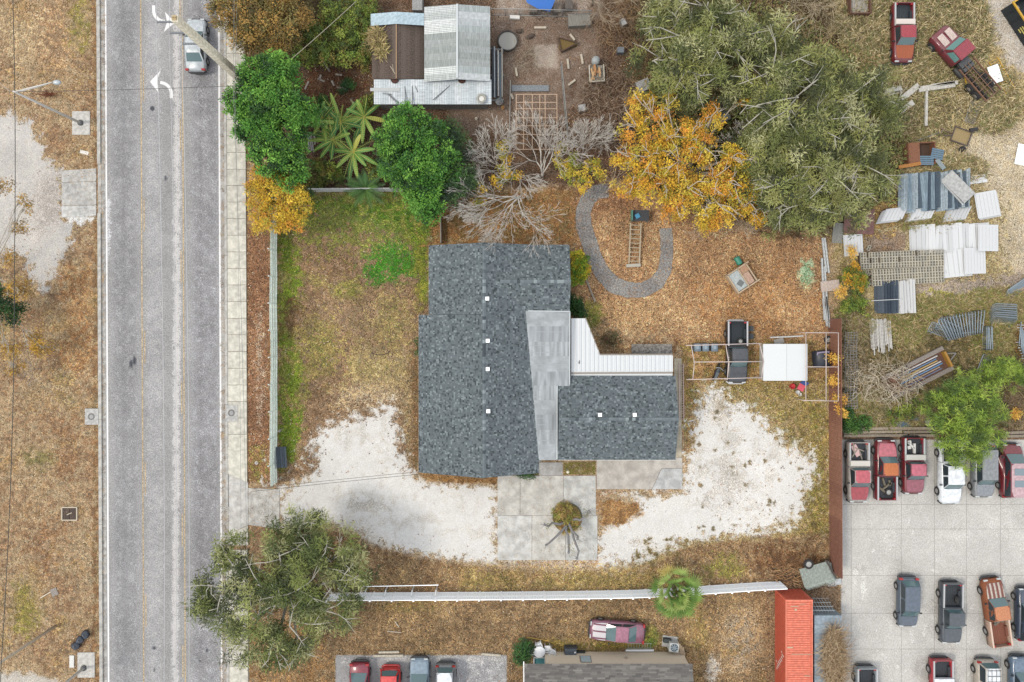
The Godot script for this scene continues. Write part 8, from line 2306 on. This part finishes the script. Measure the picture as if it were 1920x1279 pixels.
func make_trees() -> void:
	var oakp := [lin(134, 142, 74), lin(104, 114, 54), lin(164, 168, 104), lin(62, 72, 34), lin(148, 150, 80), lin(190, 190, 140), lin(82, 92, 44)]
	var oakb := C(212, 208, 194)
	tree("oak_tree", "grey-green oak over the north edge, west of the other two", [1305, 95], [[1270, 62, 62, 8.0], [1225, 112, 44, 7.0], [1292, 132, 60, 7.6], [1335, 62, 66, 8.2], [1390, 92, 62, 8.0], [1262, 20, 52, 7.6], [1330, 0, 60, 8.0], [1352, 140, 52, 7.4], [1240, 60, 40, 7.2]], 6.0, "fine", 0.7, 1.25, oakp, oakb, 0.36, 3, 0.42, 9, 0.97, 1.8, 0.04)
	tree("oak_tree", "grey-green oak in the middle of the grove, behind the yellow tree", [1450, 190], [[1452, 120, 72, 8.4], [1500, 180, 76, 8.6], [1440, 200, 58, 7.8], [1550, 130, 66, 8.2], [1590, 190, 64, 8.0], [1500, 250, 70, 8.2], [1545, 240, 60, 8.2], [1420, 40, 46, 7.0], [1470, 60, 46, 7.2]], 6.0, "fine", 0.7, 1.25, oakp, oakb, 0.38, 3, 0.42, 9, 0.97, 1.8, 0.04)
	tree("oak_tree", "grey-green oak at the grove's south-east, beside the stockyard", [1560, 310], [[1490, 330, 62, 7.6], [1560, 330, 72, 7.8], [1620, 300, 66, 7.6], [1600, 370, 54, 7.2], [1520, 388, 50, 7.0], [1640, 230, 60, 7.4], [1462, 390, 36, 6.4], [1650, 345, 40, 6.8], [1660, 150, 42, 6.6], [1440, 330, 40, 6.8], [1690, 190, 30, 6.2]], 6.0, "fine", 0.7, 1.25, oakp, oakb, 0.38, 3, 0.42, 9, 0.97, 1.8, 0.04)
	var swp := [lin(122, 136, 62), lin(88, 104, 46), lin(156, 164, 92), lin(56, 70, 32), lin(178, 180, 124), lin(74, 88, 40)]
	tree("oak_tree", "open-crowned oak overhanging the road and vinyl fence at the south-west", [560, 1098], [[520, 1040, 50, 7.4], [600, 1050, 58, 7.6], [640, 1090, 44, 7.4], [555, 1110, 62, 8.2], [480, 1100, 54, 7.8], [430, 1060, 34, 7.0], [405, 1110, 44, 7.2], [400, 1165, 36, 7.0], [470, 1165, 54, 7.6], [540, 1180, 58, 7.8], [610, 1150, 54, 7.6], [500, 1232, 40, 7.0], [560, 988, 34, 6.6], [440, 1222, 34, 6.8], [385, 1100, 34, 6.8], [372, 1150, 26, 6.6], [655, 1115, 34, 7.0], [640, 1040, 30, 6.8], [420, 1040, 26, 6.6], [560, 1235, 30, 6.6]], 4.0, "fine", 0.7, 1.2, swp, oakb, 0.34, 3, 0.42, 9, 0.96, 2.0, -0.06)
	var yel := [lin(238, 198, 50), lin(226, 176, 42), lin(244, 212, 76), lin(210, 160, 44), lin(194, 178, 56), lin(232, 160, 54)]
	tree("yellow_tree", "large golden-leaved tree with bare pale limbs in the back yard", [1270, 330], [[1205, 188, 22, 6.4], [1248, 186, 28, 6.6], [1190, 232, 30, 6.2], [1240, 242, 38, 6.8], [1172, 292, 24, 5.8], [1215, 292, 34, 6.6], [1270, 300, 40, 7.0], [1322, 278, 32, 6.8], [1335, 215, 26, 6.4], [1378, 292, 22, 6.2], [1230, 345, 36, 6.0], [1290, 355, 38, 6.2], [1346, 336, 34, 6.4], [1390, 350, 32, 6.0], [1355, 392, 32, 5.6], [1180, 345, 24, 5.4], [1412, 385, 18, 5.4], [1390, 178, 14, 6.0], [1300, 240, 24, 6.6], [1420, 405, 16, 5.0], [1400, 300, 22, 6.0], [1425, 350, 22, 5.8], [1442, 395, 16, 5.2], [1328, 408, 22, 5.2], [1268, 392, 22, 5.4]], 5.2, "small", 0.9, 1.5, yel, C(216, 204, 186), 0.26, 4, 0.32, 10, 1.03, 1.2, -0.25)
	tree("yellow_tree", "small golden tree over the wooden fence and sidewalk", [515, 385], [[508, 345, 32, 5.0], [486, 330, 24, 4.8], [545, 358, 26, 5.0], [482, 372, 26, 4.6], [540, 402, 28, 4.6], [505, 405, 26, 4.6], [480, 415, 18, 4.4], [570, 385, 12, 4.4], [470, 352, 12, 4.4]], 8.5, "small", 0.9, 1.4, yel, C(150, 126, 98), 0.14, 3, 0.32, 8, 0.9, 1.0)
	tree("yellow_sapling", "thin yellow-leaved sapling by the path's upper end", [1080, 338], [[1048, 276, 9, 3.6], [1052, 300, 10, 3.6], [1076, 300, 14, 3.4], [1072, 326, 16, 3.2], [1094, 338, 16, 3.0], [1112, 308, 14, 3.2], [1128, 328, 10, 2.8]], 8.0, "small", 0.9, 1.3, [yel[0], yel[2], yel[4], lin(150, 160, 50)], C(170, 158, 140), 0.07, 3, 0.24, 8, 0.95, 0.8)
	tree("yellow_sapling", "thin yellow-leaved sapling between the dark green tree and bare branches", [950, 330], [[944, 272, 12, 3.8], [948, 292, 9, 3.6], [946, 318, 13, 3.2], [968, 326, 9, 3.0], [930, 338, 10, 3.2], [898, 352, 11, 3.0], [896, 372, 13, 2.8]], 7.5, "small", 0.9, 1.3, [yel[0], yel[1], yel[4], lin(140, 150, 50)], C(170, 158, 140), 0.07, 3, 0.24, 8, 0.95, 0.8)
	var grn := [lin(86, 146, 46), lin(60, 112, 38), lin(126, 182, 68), lin(36, 76, 30), lin(104, 162, 56)]  # darkest leaf tones paint in shaded hollows, lightest ones the highlights
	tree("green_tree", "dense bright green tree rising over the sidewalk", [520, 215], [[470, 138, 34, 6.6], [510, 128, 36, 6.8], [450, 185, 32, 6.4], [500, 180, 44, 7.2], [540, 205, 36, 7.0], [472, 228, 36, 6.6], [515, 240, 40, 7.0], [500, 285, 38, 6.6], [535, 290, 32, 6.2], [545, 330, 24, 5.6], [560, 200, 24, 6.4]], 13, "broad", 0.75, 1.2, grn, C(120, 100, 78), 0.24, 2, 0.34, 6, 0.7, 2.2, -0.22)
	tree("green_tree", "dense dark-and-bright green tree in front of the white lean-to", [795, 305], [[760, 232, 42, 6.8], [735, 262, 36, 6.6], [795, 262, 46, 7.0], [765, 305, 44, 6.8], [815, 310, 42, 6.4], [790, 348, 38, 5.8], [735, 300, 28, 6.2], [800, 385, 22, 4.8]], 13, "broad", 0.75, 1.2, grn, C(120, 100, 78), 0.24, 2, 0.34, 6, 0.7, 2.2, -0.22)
	tree("green_tree", "darker olive-green tree at the east flank of the dense green one", [860, 310], [[850, 268, 30, 4.8], [858, 320, 34, 5.2], [838, 352, 30, 5.0], [842, 235, 16, 4.0], [875, 340, 20, 4.4]], 11, "small", 0.9, 1.5, [lin(62, 96, 42), lin(46, 76, 38), lin(86, 122, 60), lin(34, 60, 34)], C(110, 96, 80), 0.14, 2, 0.3, 6, 0.7)
	tree("autumn_tree", "orange-brown leaved tree at the north edge by the road", [470, 30], [[420, 8, 42, 6.2], [470, 20, 52, 6.6], [520, 30, 42, 6.2], [450, 58, 30, 5.6], [505, 70, 34, 5.6], [545, 20, 28, 5.4], [480, -30, 60, 6.4]], 11, "small", 0.9, 1.5, [lin(166, 130, 62), lin(132, 108, 52), lin(196, 156, 80), lin(92, 86, 44), lin(146, 134, 72)], C(130, 108, 84), 0.2, 2, 0.34, 7, 0.75)
	var lime := [lin(128, 158, 50), lin(98, 128, 42), lin(164, 188, 76), lin(74, 102, 36), lin(142, 170, 58)]
	tree("lime_tree", "bright lime-green tree overhanging the parked row", [1820, 795], [[1772, 752, 16, 3.6], [1884, 775, 16, 3.8], [1790, 742, 26, 4.2], [1826, 728, 26, 4.4], [1858, 752, 30, 4.6], [1784, 785, 30, 4.4], [1822, 785, 38, 5.0], [1864, 795, 30, 4.6], [1800, 825, 32, 4.6], [1842, 832, 34, 4.8], [1876, 826, 20, 4.0], [1830, 866, 22, 4.2], [1806, 862, 16, 4.0]], 8, "blade", 0.7, 1.1, lime, C(130, 110, 80), 0.16, 2, 0.28, 9, 0.75, 1.6, -0.3)
	tree("lime_tree", "smaller lime-green tree at the east picture edge", [1900, 706], [[1876, 704, 22, 3.0], [1902, 696, 26, 3.2], [1926, 712, 24, 3.2]], 8, "blade", 0.7, 1.1, lime, C(130, 110, 80), 0.1, 2, 0.28, 9, 0.75, 1.4, -0.3)
	tree("young_tree", "sparse tree with dark green heart at the west picture edge", [-20, 570], [[8, 590, 15, 3.6], [20, 604, 10, 3.2], [-14, 560, 22, 4.2], [22, 578, 8, 3.4]], 9, "broad", 0.7, 1.1, [lin(44, 84, 34), lin(34, 66, 32), lin(70, 110, 44)], C(150, 130, 104), 0.12, 2, 0.3, 6, 0.8)
	tree("young_tree", "leaf-shedding ochre tree at the west picture edge", [-40, 520], [[2, 345, 12, 4.6], [36, 372, 9, 4.2], [44, 388, 7, 4.0], [26, 422, 12, 4.2], [10, 480, 14, 4.2], [24, 540, 20, 4.0], [62, 640, 18, 3.0], [74, 655, 14, 2.8], [12, 655, 16, 3.4], [20, 690, 12, 3.0], [44, 545, 10, 3.6]], 9.0, "small", 0.9, 1.4, [lin(206, 166, 80), lin(166, 128, 66), lin(206, 160, 46), lin(146, 118, 62)], C(206, 196, 178), 0.1, 4, 0.3, 6, 1.0, 0.7)
	# pruned crape tree in a round bed in the drive
	var t := thing("pruned_tree", "knobbly pruned tree growing from a round leafy bed in the concrete drive", "tree", P(1064, 968))
	var st := B(true); lathe(st, Vector3(0, 0.05, 0.1), [Vector2(1.22, -0.02), Vector2(1.26, 0.06), Vector2(1.36, 0.06), Vector2(1.38, -0.02)], 28); part("bed_ring", st, mat(C(140, 140, 112), 0.9, 0, "blotch", 2), t)
	st = B(); disc(st, Vector3(0, 0.05, 0.1), 1.25, 0.02, 24); part("bed_soil", st, mat(C(190, 164, 100), 0.95, 0, "blotch", 1), t)
	st = B(true)
	var tips := [[1024, 1022, 2.5], [1021, 984, 2.6], [1082, 1047, 3.0], [1083, 1010, 2.6], [1104, 958, 2.6], [1066, 1036, 2.8]]
	var o := t.position
	tube(st, [Vector3(0, 0, 0), Vector3(0.05, 0.5, 0.05), Vector3(0, 0.9, 0.1)], 0.17, 0.14, 8)
	part("trunk", st, mat(C(150, 148, 148), 0.95, 0, "streak2", 2), t)
	st = B(true)
	for q in tips:
		var e := P(q[0], q[1], q[2]) - o
		var m := Vector3(0, 0.9, 0.1).lerp(e, 0.55) + Vector3(rr(-0.25, 0.25), 0.25, rr(-0.25, 0.25))
		tube(st, [Vector3(0, 0.9, 0.1), m * 0.6 + Vector3(rr(-0.15, 0.15), 0.45, rr(-0.1, 0.2)), m + Vector3(rr(-0.3, 0.3), -0.2, rr(-0.3, 0.3)), e.lerp(m, 0.3) + Vector3(rr(-0.25, 0.25), 0, rr(-0.25, 0.25)), e], 0.13, 0.075, 7)
		lathe(st, e, [Vector2(0, -0.12), Vector2(0.1, -0.05), Vector2(0.11, 0.06), Vector2(0, 0.13)], 8)
		for j in 3: tube(st, [e, e + Vector3(rr(-0.4, 0.4), rr(0.0, 0.3), rr(-0.4, 0.4))], 0.03, 0.012, 4)
	part("branches", st, mat(C(150, 148, 148), 0.95, 0, "streak2", 2), t)
	canopy(t, "crown", [[1061, 966, 22, 0.5], [1054, 958, 15, 0.5], [1068, 978, 20, 1.3], [1060, 972, 18, 1.6], [1072, 986, 16, 1.7], [1058, 990, 15, 1.5]], 20, "small", 0.6, 1.0, [lin(186, 176, 84), lin(150, 160, 70), lin(206, 168, 104), lin(156, 122, 76)], 0.16, 5, 0.4)
	canopy(t, "sprouts", [[1068, 1034, 9, 2.8], [1100, 960, 9, 2.7], [1026, 990, 6, 2.6]], 3.0, "small", 0.4, 0.8, [lin(150, 140, 70), lin(120, 120, 60)], 0.2, 4, 0.4)
	t.position = o
	for c in t.get_children():
		if c is MultiMeshInstance3D: c.position = -o
	# bare winter trees
	var bk := C(218, 213, 204)
	bare_tree("bare pale tree fanning north over the coop grid", [1016, 330], [[-0.15, 0.9, -0.8], [0.2, 0.9, -0.9], [-0.4, 0.8, -0.6], [0.4, 0.8, -0.5]], 1.45, 0.12, 6, bk)
	bare_tree("bare pale tree fanning south-west towards the house roof", [972, 372], [[-0.8, 0.45, 0.4], [-0.6, 0.45, 0.7], [-0.9, 0.5, 0.1], [0.1, 0.6, 0.7], [0.0, 0.9, 0.2]], 1.7, 0.12, 6, bk)
	bare_tree("bare pale tree spreading west into the dark green tree", [960, 330], [[-0.9, 0.7, -0.5], [-0.8, 0.7, -0.1], [-0.4, 0.9, -0.5], [0.2, 0.9, 0.1]], 1.40, 0.09, 6, bk)
	bare_tree("slender bare tree beside the brush heap", [1086, 312], [[0.15, 0.9, -0.6], [0.3, 0.8, -0.7], [0.0, 0.9, -0.4]], 1.3, 0.07, 6, bk)
	bare_tree("bare pale tree at the east side of the golden tree", [1400, 318], [[0.1, 0.8, -0.7], [-0.3, 0.8, -0.4], [0.4, 0.8, -0.2], [0.4, 0.7, 0.5]], 1.59, 0.11, 6, bk)
	bare_tree("low bare tree straggling over the south end of the golden tree", [1330, 400], [[-0.4, 0.6, 0.2], [0.4, 0.6, 0.3], [0.1, 0.6, 0.5], [-0.1, 0.6, -0.3]], 1.1, 0.06, 6, C(206, 184, 156))
	bare_tree("bare tree at the north edge beside the tarpaulin", [1110, 10], [[-0.7, 0.7, 0.1], [0.3, 0.7, 0.5], [-0.4, 0.8, -0.3], [0.6, 0.7, 0.0]], 1.2, 0.1, 6, C(186, 170, 146))
	bare_tree("bare twisted tree at the top of the curved path", [1136, 362], [[0.15, 0.8, -0.3], [0.3, 0.8, -0.6]], 1.2, 0.09, 3, C(196, 176, 156))
	bare_tree("leafless scrub tree among the weeds near the scrap crate", [1480, 20], [[0.4, 0.7, 0.3], [-0.4, 0.7, 0.2], [0.2, 0.7, -0.3]], 1.2, 0.06, 6, C(206, 190, 160))
	bare_tree("tiny leafless sapling in the west verge", [78, 690], [[0.1, 0.8, -0.3], [-0.2, 0.8, 0.3], [0.2, 0.8, 0.4]], 0.55, 0.03, 4, C(190, 178, 166))

func frond_part(parent: Node3D, base: Vector3, dir: Vector3, l: float, w: float, n: int, droop: float, m: Material, rib: Material, broad := false) -> void:
	# a feather leaf: curved midrib with leaflets to both sides
	var st := B()
	var side := dir.cross(Vector3.UP).normalized()
	var pts := []
	for i in n + 1:
		var f := float(i) / n
		pts.append(base + dir * l * f + Vector3(0, -droop * f * f * l, 0))
	if broad:
		for i in n:
			var f0 := float(i) / n; var f1 := (i + 0.86) / n
			var w0 := w * pow(sin(PI * (0.06 + 0.9 * f0)), 0.6); var w1 := w * pow(sin(PI * (0.06 + 0.9 * f1)), 0.6)
			var p0: Vector3 = pts[i]; var p1: Vector3 = p0.lerp(pts[i + 1], 0.86)
			for s in [-1.0, 1.0]:
				var dn := Vector3(0, -0.25 + rr(-0.15, 0.15), 0)
				quad(st, p0, p1, p1 + (side * s + dn + dir * 0.25) * w1, p0 + (side * s + dn + dir * 0.25) * w0)
	for i in range(1, 1 if broad else n):
		var f := float(i) / n
		var ww := w * sin(PI * (0.12 + 0.88 * f)) + 0.04
		for s in [-1.0, 1.0]:
			var tip: Vector3 = pts[i] + side * s * ww + dir * ww * 0.6 + Vector3(0, -0.1 * ww, 0)
			tri(st, pts[i] - dir * 0.03, pts[i] + dir * 0.03, tip)
	var fr := part("frond", st, m, parent)
	st = B(true)
	tube(st, pts, 0.035, 0.012, 4)
	part("midrib", st, rib, fr)
func make_plants() -> void:
	# fan palm by the vinyl fence
	var pg := [mat(C(140, 174, 84), 0.6, 0, "", 1, "l"), mat(C(110, 146, 66), 0.6, 0, "", 1, "l"), mat(C(172, 194, 108), 0.6, 0, "", 1, "l"), mat(C(206, 190, 110), 0.7, 0, "", 1, "l")]
	var c := P(1268, 1116, 2.2)
	var t := thing("fan_palm", "fan palm with spiky pale green leaves over the vinyl fence", "palm", Vector3(c.x, 0, c.z - 0.3))
	var st := B(true)
	tube(st, [Vector3(0, -0.1, 0), Vector3(0.05, 1.1, 0.05), Vector3(0, 2.1, 0.1)], 0.24, 0.2, 10)
	part("trunk", st, mat(C(130, 112, 86), 0.95, 0, "blotch", 3), t)
	for k in 30:
		var a := k * 2.399; var el := lerpf(1.3, 0.0, k / 29.0)
		var d := Vector3(cos(a) * cos(el), sin(el), sin(a) * cos(el))
		var b := Vector3(0, 2.1, 0.1)
		var pl := lerpf(0.4, 1.7, minf(1.0, k / 22.0))
		var e := b + d * pl + Vector3(0, -0.15 * pl, 0)
		st = B()
		var side := d.cross(Vector3.UP).normalized(); var up := side.cross(d).normalized()
		for j in 13:
			var f := (j - 6) / 6.0 * 1.55
			var dd := (d * cos(f) + side * sin(f) + up * 0.12 * cos(f * 2.0)).normalized()
			var wv := (d * -sin(f) + side * cos(f)).normalized()
			var ln := rr(0.85, 1.15)
			quad(st, e, e + dd * ln * 0.5 + wv * 0.062, e + dd * ln + Vector3(0, -0.14, 0), e + dd * ln * 0.5 - wv * 0.062)
		var fr := part("frond", st, pg[(k % 3) if k < 28 else 3], t)
		st = B(true)
		tube(st, [b, b.lerp(e, 0.5) + Vector3(0, 0.04, 0), e], 0.025, 0.016, 5)
		part("stalk", st, mat(C(150, 156, 84), 0.7), fr)
	# feather palm leaning over the low white fence
	var dg := mat(C(62, 112, 52), 0.6, 0, "", 1, "l"); var dg2 := mat(C(92, 138, 62), 0.6, 0, "", 1, "l")
	t = thing("feather_palm", "dark green feather palm arching over the low white fence", "palm", P(690, 358))
	st = B(true); tube(st, [Vector3(0, -0.1, 0), Vector3(0, 0.9, 0)], 0.16, 0.13, 8); part("trunk", st, mat(C(110, 90, 70), 0.95), t)
	for k in 18:
		var a := k * 2.399
		var el := lerpf(0.9, 0.1, k / 17.0)
		frond_part(t, Vector3(0, 0.95, 0), Vector3(cos(a) * cos(el), sin(el), sin(a) * cos(el)), rr(1.7, 2.4), 0.36, 28, 0.3, dg if k % 3 else dg2, mat(C(110, 140, 70), 0.7))
	# clump of young yellow-green palms
	var yg := [mat(C(104, 156, 60), 0.6, 0, "", 1, "l"), mat(C(140, 176, 72), 0.6, 0, "", 1, "l"), mat(C(74, 130, 50), 0.6, 0, "", 1, "l"), mat(C(188, 190, 80), 0.6, 0, "", 1, "l")]
	var spots := [[645, 238, "yellow-green banana-like palm by the lean-to, northern one of the clump"], [632, 270, "yellow-green banana-like palm, south-western one of the clump"], [668, 292, "yellow-green banana-like palm, south-eastern one of the clump"], [612, 232, "yellow-green banana-like palm nearest the sidewalk tree"], [688, 228, "yellow-green banana-like palm nearest the lean-to corner"]]
	for q in spots:
		t = thing("young_palm", q[2], "palm", P(q[0], q[1]), 0.0, "young palms by the lean-to")
		st = B(true); tube(st, [Vector3(0, -0.1, 0), Vector3(0.05, 1.4, 0)], 0.1, 0.07, 8); part("trunk", st, mat(C(150, 142, 80), 0.9), t)
		for k in 14:
			var a: float = k * 2.399 + q[0]
			var el := rr(-0.1, 1.0)
			frond_part(t, Vector3(0.05, 1.4, 0), Vector3(cos(a) * cos(el), sin(el), sin(a) * cos(el)), rr(1.9, 3.0), 0.2, 14, rr(0.2, 0.45), yg[rng.randi() % 4 if k % 4 == 0 else rng.randi() % 3], mat(C(214, 210, 110), 0.7), k % 3 != 0)
	# shrubs
	var g1 := [lin(120, 146, 50), lin(92, 116, 42), lin(150, 166, 66), lin(74, 94, 38), lin(146, 132, 60)]
	var dgp := [lin(46, 92, 36), lin(34, 70, 30), lin(66, 116, 44)]
	shrub("yellow-and-green bush against the house's north-east corner", [[1082, 488, 16, 1.5], [1090, 505, 14, 1.4], [1080, 520, 14, 1.3], [1096, 492, 10, 1.2]], "broad", 0.6, 0.9, [lin(186, 190, 44), lin(130, 164, 46), lin(226, 194, 50), lin(96, 140, 40)], 16)
	shrub("dark green bush by the house's east wall", [[1080, 572, 12, 1.1], [1088, 585, 10, 1.0], [1078, 560, 8, 0.9]], "broad", 0.6, 0.9, dgp, 16)
	shrub("low dark hedge tuft under the house's south eave", [[985, 889, 12, 0.9], [974, 889, 8, 0.8], [995, 890, 8, 0.7]], "small", 0.8, 1.2, dgp, 16)
	shrub("dark round bush beside the white patio", [[980, 1228, 16, 1.4], [986, 1216, 12, 1.3], [976, 1240, 11, 1.1]], "small", 0.8, 1.3, dgp, 18)
	shrub("small green bush against the house's west wall", [[783, 655, 6, 0.9], [784, 640, 5, 0.8]], "small", 0.8, 1.2, dgp, 14)
	shrub("withered bush by the white metal roof's bend", [[1146, 632, 12, 0.8], [1158, 640, 9, 0.7]], "small", 0.8, 1.2, [lin(110, 96, 62), lin(86, 90, 50), lin(130, 96, 70)], 10)
	shrub("mixed green bush west of the concrete blocks", [[1604, 520, 16, 1.2], [1614, 532, 14, 1.1], [1600, 505, 10, 1.1]], "broad", 0.6, 0.9, [lin(140, 150, 50), lin(110, 126, 46), lin(220, 168, 50)], 12)
	shrub("green bush between the fence and dark panel bundle", [[1606, 562, 16, 1.1], [1618, 572, 12, 1.0], [1596, 574, 10, 0.9]], "broad", 0.6, 0.9, g1, 12)
	shrub("green bush at the foot of the wire racks", [[1600, 792, 18, 0.9], [1620, 796, 14, 0.8], [1590, 780, 10, 0.8]], "broad", 0.6, 0.9, [lin(80, 130, 50), lin(110, 150, 60), lin(60, 100, 40)], 12)
	shrub("green bush in the middle of the brush by the timber rails", [[1704, 772, 18, 0.9], [1680, 780, 14, 0.8], [1722, 760, 12, 0.8]], "small", 0.9, 1.4, g1, 10)
	for q in [[1568, 672, "orange leaf sprig on the brown fence by the canopy frame"], [1567, 712, "golden leaf sprig on the brown fence, biggest of three"], [1580, 748, "small orange leaf sprig east of the brown fence"], [1580, 770, "round golden leaf sprig east of the brown fence"], [1598, 470, "golden leaf sprig beside the small white ribbed sheet"], [1580, 545, "golden leaf sprig by the pinkish board"], [1908, 774, "orange leaf sprig near the east picture edge"]]:
		shrub(q[2], [[q[0], q[1], 7, 2.2 if q[0] < 1590 else 0.9], [q[0] + 3, q[1] + 5, 6, 2.1 if q[0] < 1590 else 0.8]], "small", 0.8, 1.2, [lin(240, 190, 78), lin(226, 168, 70), lin(244, 206, 100)], 22)
	var nb := [[575, 50, 26], [612, 30, 26], [640, 66, 28], [668, 40, 28], [690, 86, 20], [600, 92, 22], [655, 100, 22], [625, 0, 26], [680, 4, 24], [560, 100, 18]]
	var nl := ["by the autumn tree", "north-west of the cable", "in the middle of the thicket", "at the brown felt roof's corner", "against the brown felt roof", "by the leaning post", "south of the thicket", "at the north picture edge under the cable", "north of the blue tin end", "above the green tree"]
	for k in nb.size():
		shrub("leafy green thicket shrub %s" % nl[k], [[nb[k][0], nb[k][1], nb[k][2], 2.6], [nb[k][0] + 14, nb[k][1] + 8, nb[k][2] * 0.7, 2.2], [nb[k][0] - 12, nb[k][1] + 10, nb[k][2] * 0.6, 2.0]], "small", 0.9, 1.5, g1, 7)
	shrub("pale dead vine mound on the brown felt roof's edge", [[704, 76, 14, 3.3], [712, 90, 12, 3.2], [706, 62, 12, 3.2]], "fine", 0.9, 1.4, [lin(196, 176, 122), lin(166, 144, 98), lin(150, 140, 80)], 10)
	shrub("small dark green plant in the litter by the lean-to", [[652, 158, 12, 0.8], [644, 166, 9, 0.7]], "small", 0.8, 1.2, dgp, 12)
	shrub("leafy green plant between the banana palms and the low white fence", [[610, 318, 16, 1.4], [630, 325, 14, 1.2], [594, 306, 12, 1.2]], "broad", 0.6, 1.0, g1, 10)
	shrub("leafy green plant at the lean-to's west corner", [[690, 190, 12, 1.3], [676, 204, 12, 1.1]], "broad", 0.6, 1.0, g1, 10)
	shrub("leafy green plant beside the sidewalk tree's trunk litter", [[596, 205, 12, 1.2], [602, 190, 10, 1.0]], "broad", 0.6, 1.0, dgp, 10)
	shrub("leafy green plant south of the banana palms, by the dense tree", [[702, 322, 14, 1.5], [696, 304, 12, 1.2]], "broad", 0.6, 1.0, g1, 10)
	shrub("dark shade plants under the green tree's south side", [[560, 335, 20, 1.6], [585, 345, 14, 1.2], [600, 330, 14, 1.0]], "small", 0.9, 1.4, g1, 8)
	# weeds of the east yard and thickets
	var dry := [lin(212, 190, 140), lin(170, 152, 104), lin(148, 146, 90), lin(116, 120, 70), lin(230, 212, 170), lin(130, 112, 82)]
	weeds("tall dry weeds covering the north-east yard", "dry_weeds", [[1770, 60, 90, 90, 3600], [1720, 190, 80, 80, 2200], [1860, 190, 50, 60, 1600], [1790, 320, 60, 30, 900], [1640, 60, 70, 70, 2600], [1740, 130, 70, 60, 2400]], "blade", 0.8, 1.5, dry, 0.3)
	weeds("green and dry weeds between the stacks and barrier rows", "green_weeds", [[1770, 575, 90, 16, 1500], [1700, 600, 40, 50, 1300], [1860, 640, 40, 60, 1300], [1660, 770, 90, 40, 2200], [1880, 580, 50, 30, 900], [1600, 600, 40, 40, 800], [1740, 420, 60, 14, 500], [1870, 560, 60, 20, 700]], "blade", 0.7, 1.3, [lin(152, 154, 76), lin(122, 130, 64), lin(182, 160, 108), lin(136, 116, 78), lin(206, 186, 140)], 0.25)
	weeds("dark undergrowth beneath the oak grove", "undergrowth", [[1400, 200, 200, 200, 5000], [1580, 250, 120, 160, 3000], [580, 330, 60, 20, 500]], "small", 1.0, 1.8, [lin(134, 142, 74), lin(160, 142, 92), lin(176, 148, 104), lin(112, 124, 64)], 0.8)
	# dead stems and brush
	tangle("dead grey-tan stems smothering the long trailer", "dead_brush", 1658, 716, 62, 42, 460, 0.7, [C(234, 224, 202), C(208, 196, 172), C(176, 156, 130)], 0.017, 0.45)
	tangle("dead stems along the wire racks and brown fence", "dead_brush", 1600, 640, 26, 70, 240, 0.8, [C(186, 170, 142), C(150, 130, 104)])
	tangle("brown brush heap between the cart and golden tree", "brush_heap", 1140, 210, 56, 84, 900, 1.0, [C(156, 132, 108), C(112, 88, 70), C(186, 168, 146)], 0.017)
	tangle("dry brush at the north edge behind the scrap cart", "brush_heap", 1160, 40, 60, 50, 420, 1.0, [C(176, 146, 110), C(146, 118, 88)])
	tangle("dead twigs on the dirt east of the stock tank", "dead_brush", 985, 110, 24, 30, 90, 0.4, [C(176, 160, 138)])
	tangle("dead stems beside the timber rails", "dead_brush", 1700, 775, 80, 22, 300, 0.6, [C(186, 172, 144), C(150, 136, 108)])
	tangle("brushwood by the bright lime tree's east side", "brush_heap", 1900, 760, 26, 40, 240, 0.7, [C(176, 152, 126), C(130, 106, 84)])
	tangle("pale dead brush thrown over the blue-grey container", "brush_heap", 1562, 1232, 19, 58, 1600, 0.6, [C(216, 192, 156), C(186, 160, 124), C(156, 130, 100)], 0.018, 2.02)
	tangle("dead stems between container and sheet pile", "dead_brush", 1545, 1116, 26, 24, 260, 0.6, [C(176, 152, 126), C(136, 112, 90)])
	tangle("brown litter of sticks by the palm clump", "brush_heap", 625, 190, 60, 50, 420, 0.3, [C(150, 106, 74), C(176, 142, 110), C(120, 88, 64)], 0.012)
	tangle("pale dead twigs in the weeds at the north picture edge", "dead_brush", 1520, 40, 70, 40, 260, 1.0, [C(206, 190, 156), C(170, 152, 120)])
